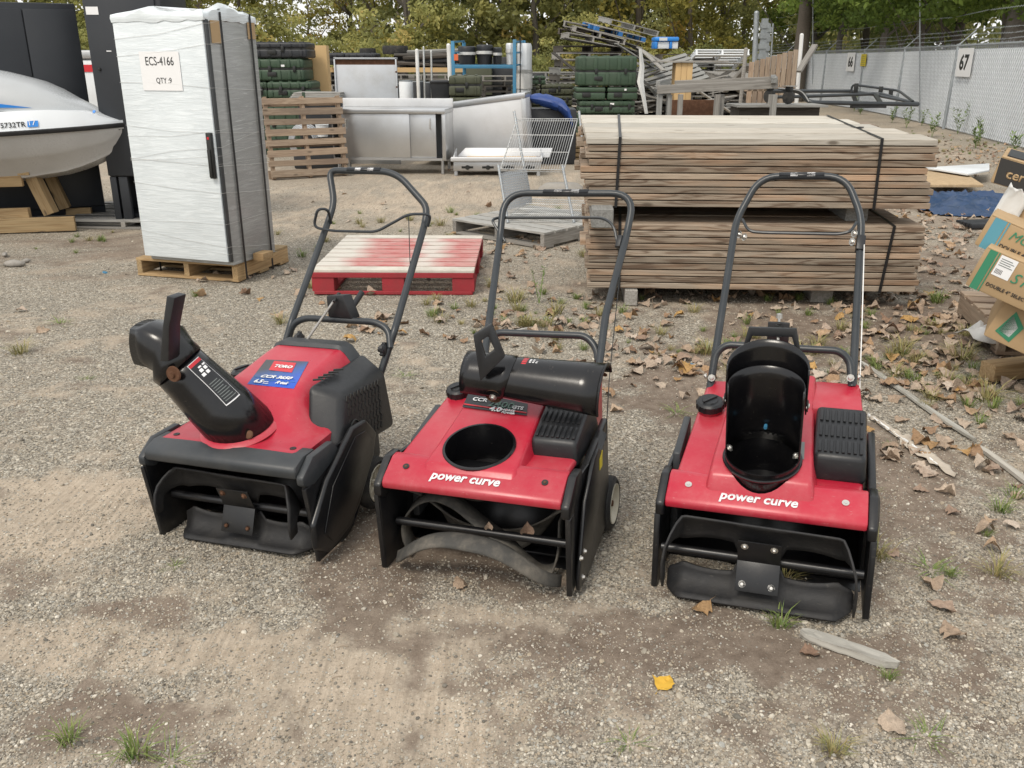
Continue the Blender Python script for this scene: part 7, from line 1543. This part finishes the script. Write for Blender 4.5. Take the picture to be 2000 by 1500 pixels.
def weed(name, label, px, py, h, n, seed, mat='weed', lw=.028, Y=None):
    r2 = random.Random(seed); p = G(px, py) if Y is None else Vector((at(px, py, Y).x, Y, 0)); t = thing(name, label, 'weed', loc=(p.x, p.y, 0)); st = MB(); lf = MB()
    for s_ in range(n):
        a = r2.uniform(0, 6.28); tp = Vector((math.cos(a)*h*.22, math.sin(a)*h*.22, h*r2.uniform(.7, 1))); md = tp*.5+Vector((0, 0, h*.06)); st.tube([(0, 0, 0), md, tp], [.003, .002, .001], 5)
        for j in range(16):
            f = r2.uniform(.15, 1); c = md*(2*f*(1-f))+tp*f*f; b_ = r2.uniform(0, 6.28); d = Vector((math.cos(b_), math.sin(b_), r2.uniform(.1, .8))).normalized()*lw*r2.uniform(.6, 1.5); s = Vector((-d.y, d.x, 0)).normalized()*lw*.16
            lf.add([c, c+d*.5+s, c+d, c+d*.5-s], [(0, 1, 2, 3)])
    st.build('stem', M_[mat], t); lf.build('foliage', M_[mat], t)
weed('weed', 'tall green weed standing between the red pallet and the lumber', 1053, 592, .23, 3, 1); weed('weed', 'small dry weed in front of the tall green one', 1075, 640, .12, 3, 2, 'straw')
for i, (px, py, h) in enumerate(((1668, 218, .55), (1680, 224, .35), (1742, 240, .4), (1820, 268, .45), (1905, 290, .35), (1770, 250, .5), (1870, 262, .7), (1915, 275, .45), (1980, 305, .4), (1800, 246, .4))):
    weed('weed', 'green weed at the foot of the fence, number %s counted from the far end' % ['one', 'two', 'three', 'four', 'five', 'six', 'seven', 'eight', 'nine', 'ten'][i] if False else ['weed behind the truck rack, left', 'weed behind the truck rack, right', 'weed by the lumber corner', 'low weed right of the lumber in front of the fence', 'bushy weed below sign 67', 'slim weed left of the fence post of sign 67', 'tall weed right of the 67 fence post', 'leafy weed where leaves gather by the fence', 'weed at the right edge of the fence', 'weed at the foot of the tall pole'][i], px, py, h, 5, 40+i, lw=.09)
# ------------------------------------------------------------------ trees
def foliage_mat(name, cols):
    m = N(name); at_n = m.n('ShaderNodeAttribute'); at_n.attribute_name = 'tone'; c = m.ramp(at_n.outputs['Fac'], cols)
    oi = m.n('ShaderNodeObjectInfo'); c = m.mix(1.0, c, m.ramp(oi.outputs['Random'], [(0.0, (.86, .92, .9)), (1.0, (1.12, 1.05, .95))]), 'MULTIPLY')
    m.set(Base_Color=c, Roughness=.65); m.b.inputs['Specular IOR Level'].default_value = .25
    tr = m.n('ShaderNodeBsdfTranslucent'); m.l(c, tr.inputs[0]); ms = m.n('ShaderNodeMixShader'); ms.inputs[0].default_value = .45
    m.l(m.b.outputs[0], ms.inputs[1]); m.l(tr.outputs[0], ms.inputs[2]); out = [n for n in m.t.nodes if n.type == 'OUTPUT_MATERIAL'][0]; m.l(ms.outputs[0], out.inputs[0]); return m.m
M_['fol_a'] = foliage_mat('autumn_green_foliage', [(0.0, (.17, .185, .08)), (.5, (.33, .345, .135)), (.85, (.47, .46, .18)), (1.0, (.56, .46, .18))])
M_['fol_b'] = foliage_mat('yellowing_foliage', [(0.0, (.17, .165, .05)), (.5, (.33, .31, .09)), (.85, (.47, .41, .11)), (1.0, (.52, .36, .10))])
M_['fol_c'] = foliage_mat('deep_green_maple_foliage', [(0.0, (.07, .11, .03)), (.5, (.16, .23, .05)), (.85, (.28, .36, .08)), (1.0, (.38, .42, .10))])
M_['bark'] = wood('bark', (.17, .145, .12), (.10, .085, .07), knots=False, tint=.2)
def crown_mesh(seed, mat, rx=2.6, ry=2.6, z0=.6, z1=9, nclump=150, per=95, lf=.12, gap=.0):
    r = np.random.default_rng(seed); C = []
    while len(C) < nclump:
        z = r.random(); a = r.random()*6.28; q = math.sqrt(r.random()); env = (.55+.9*math.sin(min(1, z*1.25+.12)*PI*.62))*(1+.25*math.sin(3*a+seed)); C.append((math.cos(a)*q*rx*env, math.sin(a)*q*ry*env, z0+(z1-z0)*z))
    C = np.array(C); cr = r.uniform(.35, .85, nclump); ct = np.clip(r.normal(.45, .2, nclump), 0, 1)
    idx = np.repeat(np.arange(nclump), per); n = len(idx); d = r.normal(0, 1, (n, 3)); d /= np.linalg.norm(d, axis=1)[:, None]; rad = cr[idx]*r.random(n)**.45
    P = C[idx]+d*rad[:, None]*np.array([1.15, 1.15, .72]); u = r.normal(0, 1, (n, 3)); u /= np.linalg.norm(u, axis=1)[:, None]; w = np.cross(u, r.normal(0, 1, (n, 3))); w /= np.linalg.norm(w, axis=1)[:, None]
    s = lf*r.uniform(.6, 1.35, n)[:, None]; V = np.stack([P-u*s, P+w*s*.55, P+u*s, P-w*s*.55], 1).reshape(-1, 3)
    me = bpy.data.meshes.new('crown'); me.vertices.add(len(V)); me.vertices.foreach_set('co', V.astype(np.float32).ravel()); me.loops.add(len(V)); me.loops.foreach_set('vertex_index', np.arange(len(V), dtype=np.int32))
    me.polygons.add(n); me.polygons.foreach_set('loop_start', np.arange(0, len(V), 4, dtype=np.int32)); me.update(); me.materials.append(M_[mat])
    tone = np.clip(ct[idx]+r.normal(0, .12, n), 0, 1); a = me.attributes.new('tone', 'FLOAT', 'FACE'); a.data.foreach_set('value', tone.astype(np.float32)); return me
def trunk_mesh(seed, h=9, r0=.16, limbs=9, lean=.3):
    r2 = random.Random(seed); m = MB(); pts = [Vector((lean*(z/h)**1.3*r2.uniform(.6, 1.4), r2.uniform(-.08, .08)*z*.4, z)) for z in np.linspace(0, h, 9)]
    m.tube(pts, [r0*(1-.85*i/8)+.01 for i in range(9)], 8)
    for k in range(limbs):
        i = r2.randint(1, 6); p = pts[i]; a = r2.uniform(0, 6.28); L = r2.uniform(1.2, 3.0); q = p+Vector((math.cos(a)*L*.5, math.sin(a)*L*.5, L*.45)); e = p+Vector((math.cos(a)*L, math.sin(a)*L, L*1.1)); m.tube([p, q, e], [r0*.38, r0*.22, r0*.08], 5)
        m.tube([q, q+Vector((r2.uniform(-.6, .6), r2.uniform(-.6, .6), r2.uniform(.4, .9)))], [r0*.14, r0*.04], 4)
    return m.mesh('trunk', M_['bark'], True)
CR = {'a': [crown_mesh(k, 'fol_a', z0=1.0, nclump=95, per=100, lf=.12) for k in range(3)], 'b': [crown_mesh(k+10, 'fol_b', 2.3, 2.3, z0=1.0, nclump=75, lf=.11) for k in range(2)], 'c': [crown_mesh(k+20, 'fol_c', 2.3, 2.3, 2.9, 9.0, 150, 110, .085) for k in range(2)],
      's': [crown_mesh(k+30, 'fol_b', 2.0, 2.0, 1.5, 9, 45, 50, .11) for k in range(2)], 'u': [crown_mesh(k+40, 'fol_a', 1.7, 1.2, .0, 3.6, 48, 90, .10) for k in range(2)]}
TRM = [trunk_mesh(k, 9, .13+.03*(k % 3), 9, random.Random(k).uniform(-.8, .8)) for k in range(6)]
desc = {'a': 'dense autumn green tree', 'b': 'yellowing tree', 'c': 'deep green leafy tree', 's': 'sparse half-bare tree', 'u': 'low bushy shrub'}
def tree(px, Y, kind, sc, where, n_='tree'):
    x = at(px, 118, Y).x; t = thing('shrub' if kind == 'u' else n_, '%s %s' % (desc[kind], where), 'shrub' if kind == 'u' else 'tree', M=T(x, Y, 0, rr.uniform(0, 6.28)) @ Matrix.Scale(sc, 4), group='shrubs along the back of the yard' if kind == 'u' else 'trees along the back of the yard')
    link('crown', rr.choice(CR[kind]), t)
    if kind != 'u': link('trunk', rr.choice(TRM), t)
    else: link('stem', TRM[0], t, Matrix.Scale(.25, 4))
back = [(-60, 34, 'a', 1.0, 'at the far left behind the charcoal cabinet'), (150, 36, 'b', .95, 'seen in the gap between the two charcoal cabinets'), (300, 40, 'a', 1.1, 'behind the wrapped cabinet'), (480, 42, 'b', .85, 'just right of the wrapped cabinet'), (530, 47, 'a', .7, 'above the left case stack'), (605, 52, 's', .6, 'where the sky shows above the tan box'), (680, 46, 'b', .75, 'above the black cases'), (735, 43, 'a', 1.0, 'above the steel panel'),
        (800, 40, 's', 1.0, 'with bare limbs above the tyre'), (850, 46, 'a', 1.0, 'above the long bars'), (930, 50, 's', .8, 'above the blue rack'), (985, 44, 'a', 1.0, 'right of the blue rack'), (1050, 42, 'a', 1.05, 'above the low pallet stack'), (1110, 47, 'b', 1.0, 'left of the pallet heap'), (1180, 44, 'a', 1.05, 'behind the pallet heap'), (1245, 42, 's', 1.1, 'behind the blue bin'),
        (1290, 45, 'a', 1.0, 'right behind the blue bin'), (1350, 41, 'b', .95, 'above the dark pallet stacks'), (1405, 46, 's', 1.1, 'with thin stems left of the gate post'), (1450, 48, 'a', .9, 'behind the gate post'), (1520, 52, 's', .8, 'where the sky shows right of the gate post')]
for px, Y, k, s, wh in back: tree(px, Y, k, s, wh)
for i, (px, Y, k, s, wh) in enumerate([(790, 60, 's', 1.0, 'in the far row above the steel panel'), (890, 62, 'b', 1.2, 'in the far row above the long bars'), (1080, 60, 'a', 1.35, 'in the far row left of the heap'), (1230, 62, 'a', 1.35, 'in the far row behind the blue bin'), (1380, 60, 'b', 1.25, 'in the far row above the dark stacks'), (400, 60, 'a', 1.3, 'in the far row beside the wrapped cabinet'), (200, 58, 'a', 1.3, 'in the far row between the cabinets'), (-80, 60, 'a', 1.3, 'in the far row at the left edge'), (1650, 60, 'a', 1.3, 'in the far row beyond the fence'), (1750, 50, 'a', 1.3, 'in the far row right of sign 66')]): tree(px, Y, k, s, wh)
for px, Y, k, s, wh in [(1590, 40, 'c', .95, 'beyond the far end of the fence'), (1640, 33, 'c', .9, 'right above the sign 66'), (1715, 30, 'c', .9, 'above the yellow sign'), (1790, 26, 'c', .85, 'behind the tall pole'), (1860, 25, 'c', .85, 'above sign 67'), (1950, 22, 'c', .85, 'above the fence right of sign 67'), (2060, 20, 'c', .8, 'at the right edge beyond the fence'), (2200, 20, 'c', .9, 'outside the right edge beyond the fence'), (1690, 40, 'a', 1.1, 'second row above the yellow sign'), (1850, 36, 'a', 1.1, 'second row behind sign 67'), (2000, 32, 'a', 1.1, 'second row at the right edge')]: tree(px, Y, k, s, wh)
for px, Y, wh in [(520, 36, 'behind the left case stack'), (610, 38, 'behind the tan box'), (690, 37, 'behind the black cases'), (780, 36, 'behind the tyre'), (860, 38, 'behind the long bars'), (950, 37, 'behind the blue rack'), (1030, 36, 'right of the blue rack'), (1110, 37, 'left of the pallet heap'), (1200, 37, 'behind the pallet heap'), (1290, 36, 'behind the blue bin'), (1370, 36, 'behind the dark pallets'), (1450, 37, 'left of the gate post'), (1540, 44, 'beyond the fence end'), (1620, 38, 'beyond the fence at sign 66'), (420, 36, 'behind the wrapped cabinet'), (160, 33, 'in the gap between the charcoal cabinets'), (0, 36, 'behind the left charcoal cabinet')]: tree(px, Y, 'u', rr.uniform(.35, 1.0), wh)
for px, Y, lab, r_ in ((1563, 34, 'thick dark trunk beyond the far end of the fence', .28), (1975, 21, 'thick grey trunk at the right edge beyond the fence', .26)):
    x = at(px, 100, Y).x; t = thing('tree', lab, 'tree', loc=(x, Y, 0)); MB().tube([(0, 0, 0), (.05, 0, 3), (-.05, 0, 6), (.1, 0, 9)], [r_, r_*.85, r_*.7, r_*.4], 14).build('trunk', M_['bark'], t, smooth=True); link('crown', CR['c'][0], t, T(0, 0, 3))
# white patch of a van far left between the cabinets
p = at(173, 160, 14); t = thing('parked_van', 'white and red vehicle glimpsed between the two charcoal cabinets', 'van', loc=(p.x, 14, 0)); z = at(173, 98, 14).z
MB().bb(-1.2, 1.0, 0, 1.8, .35, z-.12).build('van_body', M_['sheetwhite'], t, bevel=.08); MB().bb(-1.2, 1.0, -.01, 1.81, z-.119, z).build('roof', M_['steeldull'], t, bevel=.03); MB().bb(-1.2, 1.0, -.012, -.002, z-.3, z-.2).build('red_stripe', M_['decalred'], t)
for x in (-.8, .6): MB().lathe([(0, -.1), (.3, -.1), (.34, -.05), (.34, .05), (.3, .1), (0, .1)], n=20).build('wheel', M_['tyre'], t, smooth=True, M=T(x, .05, .34, 0, 0, PI/2))
# long dim row of stored goods behind everything
rr2 = random.Random(44)
for k in range(16):
    px = 640+k*27+rr2.uniform(-6, 6); Y = 30+rr2.uniform(-2, 2); c = at(px, 118, Y); w = rr2.uniform(.5, .9); h = rr2.uniform(.9, 1.5)
    t = thing('storage_crate', 'dark storage crate in the farthest row, %s' % (['behind the black cases', 'behind the steel panel', 'behind the drums', 'behind the chrome poles', 'behind the long bars', 'behind the blue rack', 'behind the wrapped bins', 'behind the middle case stack'][k//2]), 'crate', loc=(c.x, Y, 0), group='dark crates in the farthest row')
    MB().bb(-w/2, w/2, 0, .8, 0, h).build('crate_body', M_[rr2.choice(['casedark', 'darkwood', 'olive', 'greywood'])], t, bevel=.03); MB().bb(-w/2-.02, w/2+.02, -.02, .82, h*.45, h*.52).build('band', M_['darkdet'], t)
